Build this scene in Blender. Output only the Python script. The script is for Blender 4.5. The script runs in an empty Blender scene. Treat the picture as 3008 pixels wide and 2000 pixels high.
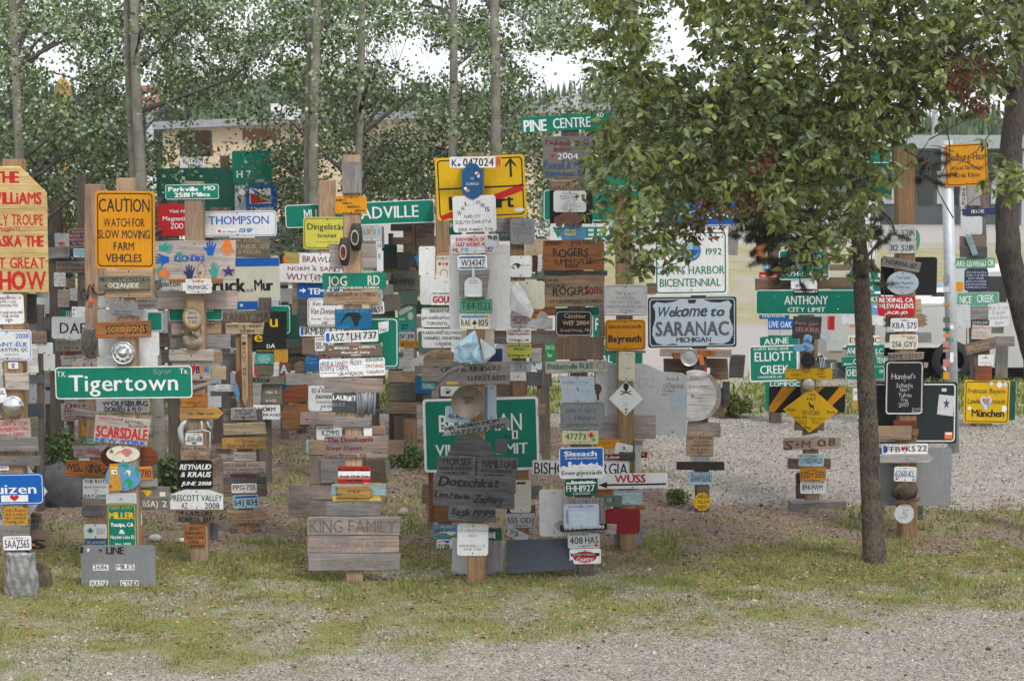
import bpy, math, random
import numpy as np
from mathutils import Vector, Matrix
rnd = random.Random(7)
npr = np.random.RandomState(11)
scene = bpy.context.scene
col = scene.collection

# ------------------------------------------------------------------ camera
CAM_H, FPX, W0, H0, HOR = 4.4, 6400.0, 3008.0, 2000.0, 360.0
PITCH = math.atan((H0 / 2 - HOR) / FPX)
cam = bpy.data.cameras.new('camera')
cam_o = bpy.data.objects.new('camera', cam)
col.objects.link(cam_o)
cam_o.location = (0, 0, CAM_H)
cam_o.rotation_euler = (math.pi / 2 - PITCH, 0, 0)
cam.sensor_width = 36
cam.lens = FPX / W0 * 36
cam.clip_end = 3000
cam.dof.use_dof = True
cam.dof.focus_distance = 21.5
cam.dof.aperture_fstop = 7.0
scene.camera = cam_o

# ------------------------------------------------------------------ sky and sun (overcast)
world = bpy.data.worlds.new('World')
scene.world = world
world.use_nodes = True
wn, wl = world.node_tree.nodes, world.node_tree.links
for n in list(wn): wn.remove(n)
sky = wn.new('ShaderNodeTexSky'); sky.sky_type = 'NISHITA'; sky.sun_disc = False
SUN_EL, SUN_AZ = math.radians(52), math.radians(150)   # azimuth clockwise from +Y
sky.sun_elevation = SUN_EL; sky.sun_rotation = SUN_AZ
sky.air_density = 1.2; sky.dust_density = 4.0
hs = wn.new('ShaderNodeHueSaturation'); hs.inputs['Saturation'].default_value = 0.25
mixw = wn.new('ShaderNodeMixRGB'); mixw.inputs[0].default_value = 0.72
mixw.inputs[2].default_value = (9.6, 9.9, 10.4, 1)      # the cloud deck
bgn = wn.new('ShaderNodeBackground'); bgn.inputs[1].default_value = 0.1
wo = wn.new('ShaderNodeOutputWorld')
wl.new(sky.outputs[0], hs.inputs['Color']); wl.new(hs.outputs[0], mixw.inputs[1])
wl.new(mixw.outputs[0], bgn.inputs[0]); wl.new(bgn.outputs[0], wo.inputs[0])
sun = bpy.data.lights.new('sun', 'SUN'); sun.energy = 1.5; sun.angle = math.radians(11); sun.color = (1, .965, .91)
sun_o = bpy.data.objects.new('sun', sun); col.objects.link(sun_o)
sd = Vector((math.sin(SUN_AZ) * math.cos(SUN_EL), math.cos(SUN_AZ) * math.cos(SUN_EL), math.sin(SUN_EL)))
sun_o.rotation_euler = (-sd).to_track_quat('-Z', 'Y').to_euler()
scene.view_settings.view_transform = 'Standard'
scene.view_settings.look = 'None'
scene.view_settings.exposure = 0.75
scene.view_settings.gamma = 1
scene.view_settings.use_curve_mapping = False
scene.render.engine = 'CYCLES'
try:
    scene.cycles.max_bounces = 5; scene.cycles.diffuse_bounces = 3; scene.cycles.glossy_bounces = 2
    scene.cycles.transmission_bounces = 3; scene.cycles.transparent_max_bounces = 6
except Exception: pass

# ------------------------------------------------------------------ where a point of the photograph stands
CP, SP = math.cos(PITCH), math.sin(PITCH)
def ray(px, py):
    u, v = (px - W0 / 2) / FPX, (H0 / 2 - py) / FPX
    return Vector((u, CP + v * SP, -SP + v * CP))
def at(px, py, Y):
    d = ray(px, py); return Vector((0, 0, CAM_H)) + d * (Y / d.y)
def on_ground(px, py):
    d = ray(px, py); return Vector((0, 0, CAM_H)) + d * (-CAM_H / d.z)
def gY(py): return on_ground(W0 / 2, py).y
def m_per_px(px, py, Y): return (at(px + 50, py, Y) - at(px - 50, py, Y)).length / 100

# ------------------------------------------------------------------ object helpers
def tag(o, label=None, cat=None, group=None, kind=None):
    if label: o['label'] = label
    if cat: o['category'] = cat
    if group: o['group'] = group
    if kind: o['kind'] = kind
    return o
def link(o, parent=None):
    col.objects.link(o)
    if parent is not None: o.parent = parent
    return o
def mesh_obj(name, verts, faces, mats, parent=None, loc=None, rot=None, fmat=None, smooth=False):
    me = bpy.data.meshes.new(name)
    me.from_pydata([tuple(v) for v in verts], [], faces)
    for m in (mats if isinstance(mats, (list, tuple)) else [mats]): me.materials.append(m)
    if fmat: me.polygons.foreach_set('material_index', fmat)
    if smooth: me.polygons.foreach_set('use_smooth', [True] * len(me.polygons))
    me.update()
    o = bpy.data.objects.new(name, me)
    link(o, parent)
    if loc is not None: o.location = loc
    if rot is not None: o.rotation_euler = rot
    return o
def empty(name, loc):
    o = bpy.data.objects.new(name, None); col.objects.link(o); o.location = loc; return o
class MB:
    def __init__(s): s.v, s.f, s.m = [], [], []
    def add(s, vs, fs, m=0):
        k = len(s.v); s.v += [tuple(v) for v in vs]; s.f += [tuple(i + k for i in f) for f in fs]; s.m += [m] * len(fs)
    def box(s, x0, y0, z0, x1, y1, z1, m=0):
        s.add([(x0,y0,z0),(x1,y0,z0),(x1,y1,z0),(x0,y1,z0),(x0,y0,z1),(x1,y0,z1),(x1,y1,z1),(x0,y1,z1)],
              [(0,3,2,1),(4,5,6,7),(0,1,5,4),(1,2,6,5),(2,3,7,6),(3,0,4,7)], m)
    def tube(s, pts, rad, n=8, m=0, jit=0, cap=True):
        pts = [Vector(p) for p in pts]; k0 = len(s.v); R = len(pts)
        for i, p in enumerate(pts):
            t = (pts[min(i + 1, R - 1)] - pts[max(i - 1, 0)]).normalized()
            a = t.cross(Vector((0, 1, 0.01))); a.normalize(); b = t.cross(a)
            r = rad[i] if isinstance(rad, (list, tuple)) else rad
            for j in range(n):
                an = 2 * math.pi * j / n; rr = r * (1 + rnd.uniform(-jit, jit))
                s.v.append(tuple(p + (a * math.cos(an) + b * math.sin(an)) * rr))
        for i in range(R - 1):
            for j in range(n):
                q = (k0+i*n+j, k0+i*n+(j+1) % n, k0+(i+1)*n+(j+1) % n, k0+(i+1)*n+j)
                s.f.append(q); s.m.append(m)
        if cap:
            s.f.append(tuple(k0 + j for j in range(n))[::-1]); s.m.append(m)
            s.f.append(tuple(k0 + (R-1)*n + j for j in range(n))); s.m.append(m)
    def lathe(s, prof, n=32, m=0, cx=0, cz=0, y0=0, sx=1, sz=1):
        """prof: list of (radius, y); turned about the Y axis, facing -Y"""
        k0 = len(s.v)
        for r, y in prof:
            for j in range(n):
                a = 2 * math.pi * j / n
                s.v.append((cx + r * sx * math.cos(a), y0 + y, cz + r * sz * math.sin(a)))
        for i in range(len(prof) - 1):
            for j in range(n):
                s.f.append((k0+i*n+j, k0+i*n+(j+1) % n, k0+(i+1)*n+(j+1) % n, k0+(i+1)*n+j)); s.m.append(m)
    def build(s, name, mats, parent=None, loc=None, rot=None, smooth=False):
        return mesh_obj(name, s.v, s.f, mats, parent, loc, rot, s.m, smooth)

# ------------------------------------------------------------------ materials
MATS = {}
def newmat(name):
    m = bpy.data.materials.new(name); m.use_nodes = True
    nt = m.node_tree; b = nt.nodes['Principled BSDF']; return m, nt, b
def coords(nt, scale, rand=True):
    tc = nt.nodes.new('ShaderNodeTexCoord'); mp = nt.nodes.new('ShaderNodeMapping')
    mp.inputs['Scale'].default_value = scale
    nt.links.new(tc.outputs['Object'], mp.inputs['Vector'])
    if rand:
        oi = nt.nodes.new('ShaderNodeObjectInfo'); mu = nt.nodes.new('ShaderNodeMath'); mu.operation = 'MULTIPLY'
        mu.inputs[1].default_value = 57.0; nt.links.new(oi.outputs['Random'], mu.inputs[0])
        nt.links.new(mu.outputs[0], mp.inputs['Location'])
    return mp
def noise(nt, mp, sc, det=4, rough=.6, dist=0):
    n = nt.nodes.new('ShaderNodeTexNoise'); n.inputs['Scale'].default_value = sc
    n.inputs['Detail'].default_value = det; n.inputs['Roughness'].default_value = rough
    n.inputs['Distortion'].default_value = dist
    nt.links.new(mp.outputs[0], n.inputs['Vector']); return n
def ramp(nt, src, stops):
    r = nt.nodes.new('ShaderNodeValToRGB'); e = r.color_ramp.elements
    while len(e) < len(stops): e.new(.5)
    for i, (p, c) in enumerate(stops):
        e[i].position = p; e[i].color = (c, c, c, 1) if isinstance(c, (int, float)) else (*c, 1)
    nt.links.new(src, r.inputs[0]); return r
def mixc(nt, fac, a, b, mode='MIX'):
    m = nt.nodes.new('ShaderNodeMixRGB'); m.blend_type = mode
    for k, v in ((0, fac), (1, a), (2, b)):
        if isinstance(v, (int, float)): m.inputs[k].default_value = v
        elif isinstance(v, tuple): m.inputs[k].default_value = (*v, 1)
        else: nt.links.new(v, m.inputs[k])
    return m
def bump(nt, b, src, strength, dist=.01):
    bp = nt.nodes.new('ShaderNodeBump'); bp.inputs['Strength'].default_value = strength
    bp.inputs['Distance'].default_value = dist
    nt.links.new(src, bp.inputs['Height']); nt.links.new(bp.outputs[0], b.inputs['Normal'])

COL = dict(
 green=(.001,.165,.108), dkgreen=(.006,.07,.045), palegreen=(.09,.27,.17), teal=(.03,.26,.24), green2=(.02,.25,.09),
 white=(.66,.67,.67), lightgrey=(.42,.44,.44), cream=(.6,.58,.47), paleyellow=(.55,.54,.3), grey=(.2,.21,.215), silver=(.5,.51,.52),
 slate=(.045,.055,.068), dkslate=(.02,.028,.032), black=(.012,.012,.013), navy=(.02,.03,.085), blue=(.005,.09,.37), blue2=(.01,.085,.21),
 deepblue=(.006,.1,.22), skyblue=(.09,.26,.45), paleblue=(.38,.45,.52), lightblue=(.3,.43,.5), amber=(.54,.225,.003), yellow=(.62,.38,.004),
 lemon=(.56,.52,.08), ochre=(.42,.22,.03), orange=(.6,.17,.03), red=(.42,.012,.012), maroon=(.14,.012,.012), brown=(.09,.04,.02),
 taupe=(.23,.2,.17), purple=(.04,.03,.13), brass=(.4,.29,.08), redbrown=(.16,.045,.03), greengrey=(.1,.15,.12), violet=(.36,.4,.53),
 dkbrown=(.035,.02,.014), lead=(.085,.095,.105), rose=(.42,.16,.15), darkred=(.2,.01,.015), tan=(.4,.27,.15), olive=(.11,.1,.07))
def paint(c, rough=.42, metallic=0.0):
    key = ('paint', c, metallic)
    if key in MATS: return MATS[key]
    rgb = COL[c] if isinstance(c, str) else c
    m, nt, b = newmat('painted_' + (c if isinstance(c, str) else 'metal'))
    mp = coords(nt, (1, 1, 1)); n1 = noise(nt, mp, 2.2, 5, .65)
    mp2 = coords(nt, (9, 9, 1.2)); n2 = noise(nt, mp2, 4, 4, .6)
    n3 = noise(nt, mp, 45, 3, .6)
    r1 = ramp(nt, n1.outputs[0], [(.3, .84), (.6, 1.0)])
    r2 = ramp(nt, n2.outputs[0], [(.25, .86), (.5, 1.0)])
    r3 = ramp(nt, n3.outputs[0], [(.30, .62), (.43, 1.0)])
    a = mixc(nt, 1, rgb, r1.outputs[0], 'MULTIPLY'); a2 = mixc(nt, 1, a.outputs[0], r2.outputs[0], 'MULTIPLY')
    a3 = mixc(nt, .6, a2.outputs[0], r3.outputs[0], 'MULTIPLY')
    oi = nt.nodes.new('ShaderNodeObjectInfo')
    r4 = ramp(nt, oi.outputs['Random'], [(0, .86), (1, 1.06)])
    a4 = mixc(nt, 1, a3.outputs[0], r4.outputs[0], 'MULTIPLY')
    nt.links.new(a4.outputs[0], b.inputs['Base Color'])
    rr = ramp(nt, n1.outputs[0], [(.3, rough + .2), (.7, rough)]); nt.links.new(rr.outputs[0], b.inputs['Roughness'])
    b.inputs['Specular IOR Level'].default_value = .2; b.inputs['Metallic'].default_value = metallic
    bump(nt, b, n1.outputs[0], .25, .01)
    MATS[key] = m; return m
def ink(c):
    key = ('ink', c)
    if key in MATS: return MATS[key]
    rgb = COL[c] if isinstance(c, str) else c
    m, nt, b = newmat('lettering_' + (c if isinstance(c, str) else 'paint'))
    mp = coords(nt, (1, 1, 1)); n1 = noise(nt, mp, 30, 4, .7)
    r1 = ramp(nt, n1.outputs[0], [(.25, .75), (.55, 1.0)])
    a = mixc(nt, 1, rgb, r1.outputs[0], 'MULTIPLY'); nt.links.new(a.outputs[0], b.inputs['Base Color'])
    b.inputs['Roughness'].default_value = .55; b.inputs['Specular IOR Level'].default_value = .25
    MATS[key] = m; return m
# wood: (base, grey-weather tint, amount of grey)
WOOD = dict(
 grey=((.23,.2,.185),(.15,.148,.15),.55), lgrey=((.33,.31,.29),(.22,.22,.22),.4), pink=((.31,.235,.195),(.2,.18,.17),.4),
 pinkcream=((.43,.35,.3),(.34,.3,.27),.3), tan=((.36,.235,.13),(.26,.2,.15),.35), new=((.4,.26,.155),(.32,.22,.14),.25),
 cream=((.5,.38,.23),(.38,.3,.2),.25), ply=((.68,.50,.22),(.6,.42,.17),.3), orange=((.27,.10,.03),(.19,.095,.045),.35),
 rust=((.22,.06,.02),(.13,.05,.03),.4), brown=((.2,.13,.085),(.14,.11,.09),.45), dark=((.085,.082,.083),(.055,.056,.06),.5),
 vdark=((.03,.025,.022),(.02,.02,.02),.4), white=((.55,.55,.54),(.38,.37,.35),.3), red=((.15,.03,.022),(.1,.03,.025),.3),
 olive=((.17,.155,.115),(.1,.1,.08),.5), amber=((.45,.24,.06),(.33,.2,.07),.4), slate=((.08,.085,.09),(.05,.055,.06),.5),
 black=((.02,.019,.018),(.012,.012,.012),.4), post=((.29,.165,.08),(.22,.15,.09),.4), postp=((.40,.26,.165),(.31,.22,.15),.35),
 postd=((.125,.095,.072),(.09,.078,.067),.4), yellow=((.5,.36,.08),(.4,.3,.1),.3), ltblue=((.25,.37,.4),(.2,.28,.3),.3),
 opaint=((.4,.14,.03),(.28,.11,.03),.3), green=((.1,.13,.1),(.07,.09,.07),.3))
def wood(k, vert=False):
    key = ('wood', k, vert)
    if key in MATS: return MATS[key]
    base, wth, amt = WOOD[k]
    m, nt, b = newmat('wood_' + k)
    s = (26, 26, 1.3) if vert else (1.3, 26, 26)
    mp = coords(nt, s); g = noise(nt, mp, 3.2, 6, .65, .6)
    s2 = (6, 6, .5) if vert else (.5, 6, 6)
    mp2 = coords(nt, s2); g2 = noise(nt, mp2, 2.5, 3, .6, 1.0)
    mp3 = coords(nt, (1, 1, 1)); bl = noise(nt, mp3, 2.6, 5, .6)
    kn = nt.nodes.new('ShaderNodeTexVoronoi'); kn.inputs['Scale'].default_value = 3.2
    ks = coords(nt, (2.4, 1, .9) if vert else (.9, 1, 2.4)); nt.links.new(ks.outputs[0], kn.inputs['Vector'])
    knr = ramp(nt, kn.outputs['Distance'], [(.0, .12), (.05, .5), (.075, 1.0)])
    r1 = ramp(nt, g.outputs[0], [(.32, .55), (.5, .93), (.7, 1.12)])
    r2 = ramp(nt, g2.outputs[0], [(.35, .78), (.65, 1.12)])
    rb = ramp(nt, bl.outputs[0], [(.5 - amt * .25, 0), (.62, 1.0)])
    mx = mixc(nt, rb.outputs[0], wth, base)
    a = mixc(nt, 1, mx.outputs[0], r1.outputs[0], 'MULTIPLY'); a = mixc(nt, 1, a.outputs[0], r2.outputs[0], 'MULTIPLY')
    a = mixc(nt, .8, a.outputs[0], knr.outputs[0], 'MULTIPLY')
    oi = nt.nodes.new('ShaderNodeObjectInfo'); r4 = ramp(nt, oi.outputs['Random'], [(0, .8), (1, 1.15)])
    a = mixc(nt, 1, a.outputs[0], r4.outputs[0], 'MULTIPLY')
    nt.links.new(a.outputs[0], b.inputs['Base Color'])
    b.inputs['Roughness'].default_value = .82; b.inputs['Specular IOR Level'].default_value = .2
    bump(nt, b, g.outputs[0], .5, .006)
    MATS[key] = m; return m
def plain(name, rgb, rough=.6, metallic=0, spec=.3, nscale=6, amt=.25, bmp=.2):
    key = ('plain', name)
    if key in MATS: return MATS[key]
    m, nt, b = newmat(name); mp = coords(nt, (1, 1, 1), False); n = noise(nt, mp, nscale, 5, .6)
    r = ramp(nt, n.outputs[0], [(.3, 1 - amt), (.7, 1 + amt * .3)])
    a = mixc(nt, 1, rgb, r.outputs[0], 'MULTIPLY'); nt.links.new(a.outputs[0], b.inputs['Base Color'])
    b.inputs['Roughness'].default_value = rough; b.inputs['Metallic'].default_value = metallic
    b.inputs['Specular IOR Level'].default_value = spec
    if bmp: bump(nt, b, n.outputs[0], bmp, .02)
    MATS[key] = m; return m
def leafmat(name, top, under, trans=.25, rough=.45, spec=.4, vary=.5, nsc=1.7):
    m, nt, b = newmat(name); ge = nt.nodes.new('ShaderNodeNewGeometry')
    r = ramp(nt, ge.outputs['Random Per Island'], [(0, 1 - vary), (.5, 1.0), (1, 1 + vary * .8)])
    mpn = coords(nt, (1,1,1), False); nz = noise(nt, mpn, nsc, 3, .6); rn = ramp(nt, nz.outputs[0], [(.36, .68), (.5, 1.0), (.64, 1.35)])
    c = mixc(nt, ge.outputs['Backfacing'], top, under); c = mixc(nt, 1, c.outputs[0], rn.outputs[0], 'MULTIPLY'); a = mixc(nt, 1, c.outputs[0], r.outputs[0], 'MULTIPLY')
    nt.links.new(a.outputs[0], b.inputs['Base Color']); b.inputs['Roughness'].default_value = rough
    b.inputs['Specular IOR Level'].default_value = spec
    tr = nt.nodes.new('ShaderNodeBsdfTranslucent'); t2 = mixc(nt, 1, a.outputs[0], (1.1, 1.25, .5), 'MULTIPLY')
    nt.links.new(t2.outputs[0], tr.inputs[0]); ms = nt.nodes.new('ShaderNodeMixShader'); ms.inputs[0].default_value = trans
    out = nt.nodes['Material Output']
    nt.links.new(b.outputs[0], ms.inputs[1]); nt.links.new(tr.outputs[0], ms.inputs[2]); nt.links.new(ms.outputs[0], out.inputs[0])
    return m
def barkmat(name, a, c, mark, sc=(3, 3, 14), bst=.6, cut=(.30, .42)):
    m, nt, b = newmat(name); mp = coords(nt, sc, False); n = noise(nt, mp, 3, 6, .7, .5)
    mp2 = coords(nt, (1, 1, 1), False); n2 = noise(nt, mp2, 5, 4, .6)
    r = ramp(nt, n2.outputs[0], [(.35, a), (.65, c)]); r2 = ramp(nt, n.outputs[0], [(cut[0], mark), (cut[1], 1.0)])
    x = mixc(nt, 1, r.outputs[0], r2.outputs[0], 'MULTIPLY'); nt.links.new(x.outputs[0], b.inputs['Base Color'])
    b.inputs['Roughness'].default_value = .85; b.inputs['Specular IOR Level'].default_value = .15
    bump(nt, b, n.outputs[0], bst, .02); return m
METAL = plain('bare_metal', (.5,.5,.5), .35, .9, .5, 9, .25, .1)
CHROME = plain('chrome', (.62,.63,.65), .16, 1, .5, 9, .3, .15)
GALV = plain('galvanised_steel', (.42,.45,.47), .5, .35, .5, 12, .2, .1)
SCREW = plain('screw_head', (.08,.07,.06), .5, .6)

# ------------------------------------------------------------------ letters: each glyph made once, strings laid out by hand
GLY = {}
CH = sorted(set("ABCDEFGHIJKLMNOPQRSTUVWXYZabcdefghijklmnopqrstuvwxyz0123456789&-+.,'!()/:<=~ÄÉäüéÑ"))
def make_glyphs():
    tmp = []
    for wt, off in ((0, 0.0),):
        for ch in CH:
            c = bpy.data.curves.new('g', 'FONT'); c.body = ch; c.offset = off; c.resolution_u = 2; c.fill_mode = 'FRONT'
            o = bpy.data.objects.new('g', c); col.objects.link(o); tmp.append((wt, ch, o))
    dg = bpy.context.evaluated_depsgraph_get(); dg.update()
    for wt, ch, o in tmp:
        me = o.evaluated_get(dg).to_mesh()
        v = np.zeros(len(me.vertices) * 3, 'f'); me.vertices.foreach_get('co', v); v = v.reshape(-1, 3)[:, :2]
        f = [tuple(p.vertices) for p in me.polygons]
        if len(v):
            x0 = v[:, 0].min(); v = v.copy(); v[:, 0] -= x0
            GLY[(wt, ch)] = (v, f, float(v[:, 0].max()))
        o.evaluated_get(dg).to_mesh_clear()
    for wt, ch, o in tmp:
        c = o.data; bpy.data.objects.remove(o); bpy.data.curves.remove(c)
make_glyphs()
for ch in CH:
    if (0, ch) in GLY:
        for w_ in (1, 2): GLY[(w_, ch)] = GLY[(0, ch)]
def vspan(s, wt=0):
    v = GLY[(wt, s)][0]; return v[:, 1].min(), v[:, 1].max()
CAPH = vspan('H')[1]; XH = vspan('x')[1]
def text_width(s, wt=0):
    w = 0
    for ch in s: w += (.32 if (wt, ch) not in GLY else GLY[(wt, ch)][2] + .085)
    return w - .085
def lay_text(mb, s, x0, z0, x1, z1, wt=0, hand=False, ital=False, y=0, r=None):
    """z0 bottom (baseline), z1 top"""
    r = r or rnd
    tw = text_width(s, wt); tall = any(c.isupper() or c.isdigit() or c in 'bdfhklt&()!' for c in s)
    h = CAPH if tall else XH
    sx, sz = (x1 - x0) / max(tw, .01), (z1 - z0) / h
    pen = 0
    for ch in s:
        g = GLY.get((wt, ch))
        if g is None: pen += .32; continue
        v, f, w = g; v = v.copy()
        if hand:
            an = r.uniform(-.11, .11); c, q = math.cos(an), math.sin(an); k = r.uniform(.9, 1.12)
            cx, cz = w / 2, h / 2; dx, dz = (v[:, 0] - cx) * k, (v[:, 1] - cz) * k
            v[:, 0] = cx + dx * c - dz * q; v[:, 1] = cz + dx * q + dz * c + r.uniform(-.06, .06)
        X = x0 + (pen + v[:, 0]) * sx; Z = z0 + v[:, 1] * sz
        if ital: X = X + (Z - z0) * .26 - (z1 - z0) * .1
        st = {0: ((-.016, 0), (.016, 0)), 1: ((-.042, -.014), (0, .014), (.042, -.014), (.042, .014), (-.042, .014)), 2: ((0, 0),)}[wt]
        if ch in 'MWNmw&': st = tuple((e*.45, g_*.5) for e, g_ in st)
        for q_, (ex, ez) in enumerate(st):
            mb.add([(a + ex*sx, y - .00012*q_, b + ez*sz) for a, b in zip(X.tolist(), Z.tolist())], f)
        pen += w + .085

# ------------------------------------------------------------------ flat figures painted on signs (unit square, x right, z up)
def circ(n=28, cx=.5, cz=.5, rx=.5, rz=.5): return [(cx + rx * math.cos(2*math.pi*i/n), cz + rz * math.sin(2*math.pi*i/n)) for i in range(n)]
HEART = [(.5,0),(.15,.38),(.0,.68),(.07,.92),(.25,1),(.42,.93),(.5,.78),(.58,.93),(.75,1),(.93,.92),(1,.68),(.85,.38)]
HAND = [(.3,0),(.22,.3),(.0,.52),(.06,.6),(.26,.48),(.22,.9),(.31,.92),(.38,.55),(.42,1),(.53,1),(.54,.55),(.64,.95),(.73,.93),(.67,.5),(.86,.82),(.94,.77),(.8,.4),(.68,.0)]
FIG = {
 'rect': [[(0,0),(1,0),(1,1),(0,1)]], 'disc': [circ()], 'heart': [HEART], 'tri': [[(0,0),(1,0),(0,1)]],
 'arrowL': [[(0,.5),(.13,0),(.13,.36),(1,.36),(1,.64),(.13,.64),(.13,1)]],
 'arrowR': [[(1,.5),(.5,0),(.5,.36),(0,.36),(0,.64),(.5,.64),(.5,1)]],
 'arrowU': [[(.5,1),(0,.62),(.0,.5),(.4,.75),(.4,0),(.6,0),(.6,.75),(1,.5),(1,.62)]],
 'star': [[(.5 + (.5 if i % 2 == 0 else .2) * math.sin(i*math.pi/5), .5 + (.5 if i % 2 == 0 else .2) * math.cos(i*math.pi/5)) for i in range(10)]],
 'maple': [[(.5,1),(.62,.75),(.75,.82),(.7,.5),(1,.62),(.9,.4),(.6,.25),(.54,.27),(.54,0),(.46,0),(.46,.27),(.4,.25),(.1,.4),(0,.62),(.3,.5),(.25,.82),(.38,.75)]],
 'hand': [HAND], 'handR': [[(1 - a, b) for a, b in HAND]], 'handD': [[(a, 1 - b) for a, b in HAND]],
 'handL': [[(1 - b, a) for a, b in HAND]], 'handX': [[(b, 1 - a) for a, b in HAND]],
 'paw': [circ(14, .5, .25, .32, .25), circ(10, .08, .6, .08, .13), circ(10, .36, .86, .08, .13), circ(10, .66, .86, .08, .13), circ(10, .93, .6, .08, .13)],
 'skull': [circ(16, .5, .68, .26, .3), [(.36,.42),(.64,.42),(.6,.28),(.4,.28)], [(.0,.3),(.05,.36),(1,.08),(.95,.0)], [(.05,.0),(.0,.08),(.95,.36),(1,.3)]],
 'moose': [[(.3,0),(.34,.35),(.2,.5),(.1,.75),(.0,.85),(.2,1),(.3,.8),(.45,.65),(.9,.6),(1,.4),(.9,0),(.8,0),(.8,.3),(.45,.32),(.4,0)]],
 'tail': [[(.0,.05),(.12,.45),(.3,.85),(.6,1),(.9,.85),(1,.6),(.85,.35),(.85,.1),(.7,0),(.62,.3),(.5,.7),(.3,.6),(.15,.35)]],
 'sky': [[(0,0),(0,.3),(.07,.5),(.14,.35),(.18,.35),(.18,.9),(.26,.9),(.26,.5),(.33,.65),(.4,.5),(.48,.7),(.5,1),(.52,.7),(.62,.55),(.72,.75),(.8,.6),(.84,.62),(.84,.8),(.88,.8),(.88,.55),(1,.3),(1,0)]],
 'ring': None,
}
# ------------------------------------------------------------------ outlines of boards, in metres about the centre
def rrect(w, h, r, n=5):
    r = min(r, w / 2, h / 2); P = []
    for cx, cz, a0 in ((w/2-r, h/2-r, 0), (-w/2+r, h/2-r, 90), (-w/2+r, -h/2+r, 180), (w/2-r, -h/2+r, 270)):
        for i in range(n):
            a = math.radians(a0 + 90 * i / (n - 1)); P.append((cx + r * math.cos(a), cz + r * math.sin(a)))
    return P
def outline(shape, w, h, woody):
    a, b = w / 2, h / 2
    if shape == 'round': return [(x * w - a, z * h - b) for x, z in circ(36)]
    if shape == 'arrowR': k = min(h * .5, w * .25); return [(-a,-b),(a-k,-b),(a,0),(a-k,b),(-a,b)]
    if shape == 'arrowL': k = min(h * .5, w * .25); return [(a,-b),(a,b),(-a+k,b),(-a,0),(-a+k,-b)]
    if shape == 'cham': return [(-a,-b),(a,-b),(a,b-h*.21),(a-w*.38,b),(-a,b)]
    if shape == 'pent': return [(-a,-b),(a,-b),(a,b*.5),(w*.22,b),(-w*.22,b),(-a,b*.5)]
    if shape == 'oct': k = min(w, h) * .3; return [(-a+k,-b),(a-k,-b),(a,-b+k),(a,b-k),(a-k,b),(-a+k,b),(-a,b-k),(-a,-b+k)]
    if shape == 'diam': return [(0,-b),(a,0),(0,b),(-a,0)]
    if shape == 'shield': return [(0,-b),(.5*w*.55,-b*.86),(a,-b*.6),(a,b*.6),(a*.75,b*.72),(a*.45,b*.95),(0,b),(-a*.45,b*.95),(-a*.75,b*.72),(-a,b*.6),(-a,-b*.6),(-.5*w*.55,-b*.86)]
    if shape == 'stake': return [(0,-b),(a,-b+h*.1),(a,b),(-a,b),(-a,-b+h*.1)]
    if shape == 'jag': return [(-a,-b),(a*.8,-b),(a,-b*.6),(a*.85,-b*.25),(a,0),(a*.85,b*.3),(a*.98,b*.55),(a*.7,b),(-a,b),(-a*.9,b*.4),(-a,0),(-a*.88,-b*.4)]
    if shape == 'rag': return [(-a,-b*.7),(-a*.5,-b),(a*.3,-b*.9),(a*.95,-b),(a,-.1*b),(a*.93,b*.9),(a*.2,b),(-a*.6,b*.9),(-a*.97,b),(-a*.9,b*.2)]
    if shape == 'blob': return [(x * w - a, z * h - b) for x, z in [(.1,0),(.6,.03),(.95,.1),(1,.5),(.9,.95),(.5,1),(.2,.9),(0,.6)]]
    if shape == 'torn': return [(-a,-b),(-a*.2,-b*.8),(a,-b),(a*.8,b*.1),(a*.3,b),(-a*.6,b*.8)]
    if woody: return None
    return rrect(w, h, min(.03, min(w, h) * .12), 5)
def woodline(w, h):
    P = []; a, b = w/2, h/2; n = max(2, int(w / .18))
    j = lambda s=.003: rnd.uniform(-s, s)
    s1, s2 = rnd.uniform(-.012, .012) * min(1, h*4), rnd.uniform(-.012, .012) * min(1, h*4)
    for i in range(n): P.append((-a + w * i / n + (j(.001)), -b + j()))
    P.append((a + s1, -b + j())); P.append((a + j(.004), 0))
    for i in range(n): P.append((a - w * i / n - s1 * (i == 0), b + j()))
    P.append((-a + s2, b + j())); P.append((-a + j(.004), 0))
    return P
def slab(mb, P, th, m=0, ch=.003):
    """board with outline P in XZ, thickness th in Y, a small chamfer at the front"""
    n = len(P); w = max(p[0] for p in P) - min(p[0] for p in P); h = max(p[1] for p in P) - min(p[1] for p in P)
    kx, kz = 1 - 2 * ch / max(w, .02), 1 - 2 * ch / max(h, .02)
    V = [(x, th/2, z) for x, z in P] + [(x, -th/2 + ch, z) for x, z in P] + [(x*kx, -th/2, z*kz) for x, z in P]
    F = [tuple(range(n))[::-1] if False else tuple(range(n))]
    for k in (0, 1):
        for i in range(n):
            j = (i + 1) % n; F.append((k*n+i, (k+1)*n+i, (k+1)*n+j, k*n+j))
    F.append(tuple(range(2*n, 3*n))[::-1] if False else tuple(2*n + i for i in range(n)))
    mb.add(V, F, m)

REG = dict(A=(0,440),B=(0,840),C=(0,1240),D=(440,440),E=(440,840),F=(440,1240),G=(900,440),H=(900,840),I=(900,1240),J=(1400,300),
 K=(1400,700),L=(1240,1100),M=(1400,1340),N=(1800,600),O=(1760,960),P=(2160,740),Q=(2160,1140),T=(2408,400),U=(2408,740),V=(2408,1100))
REGS = {k: (v[0], v[1], 3.92) for k, v in REG.items()}
REGS['W'] = (0, 1500, 2.949); REGS['Z'] = (0, 0, .78391)
def rp(r, x, y): o = REGS[r]; return o[0] + x / o[2], o[1] + y / o[2]

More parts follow.
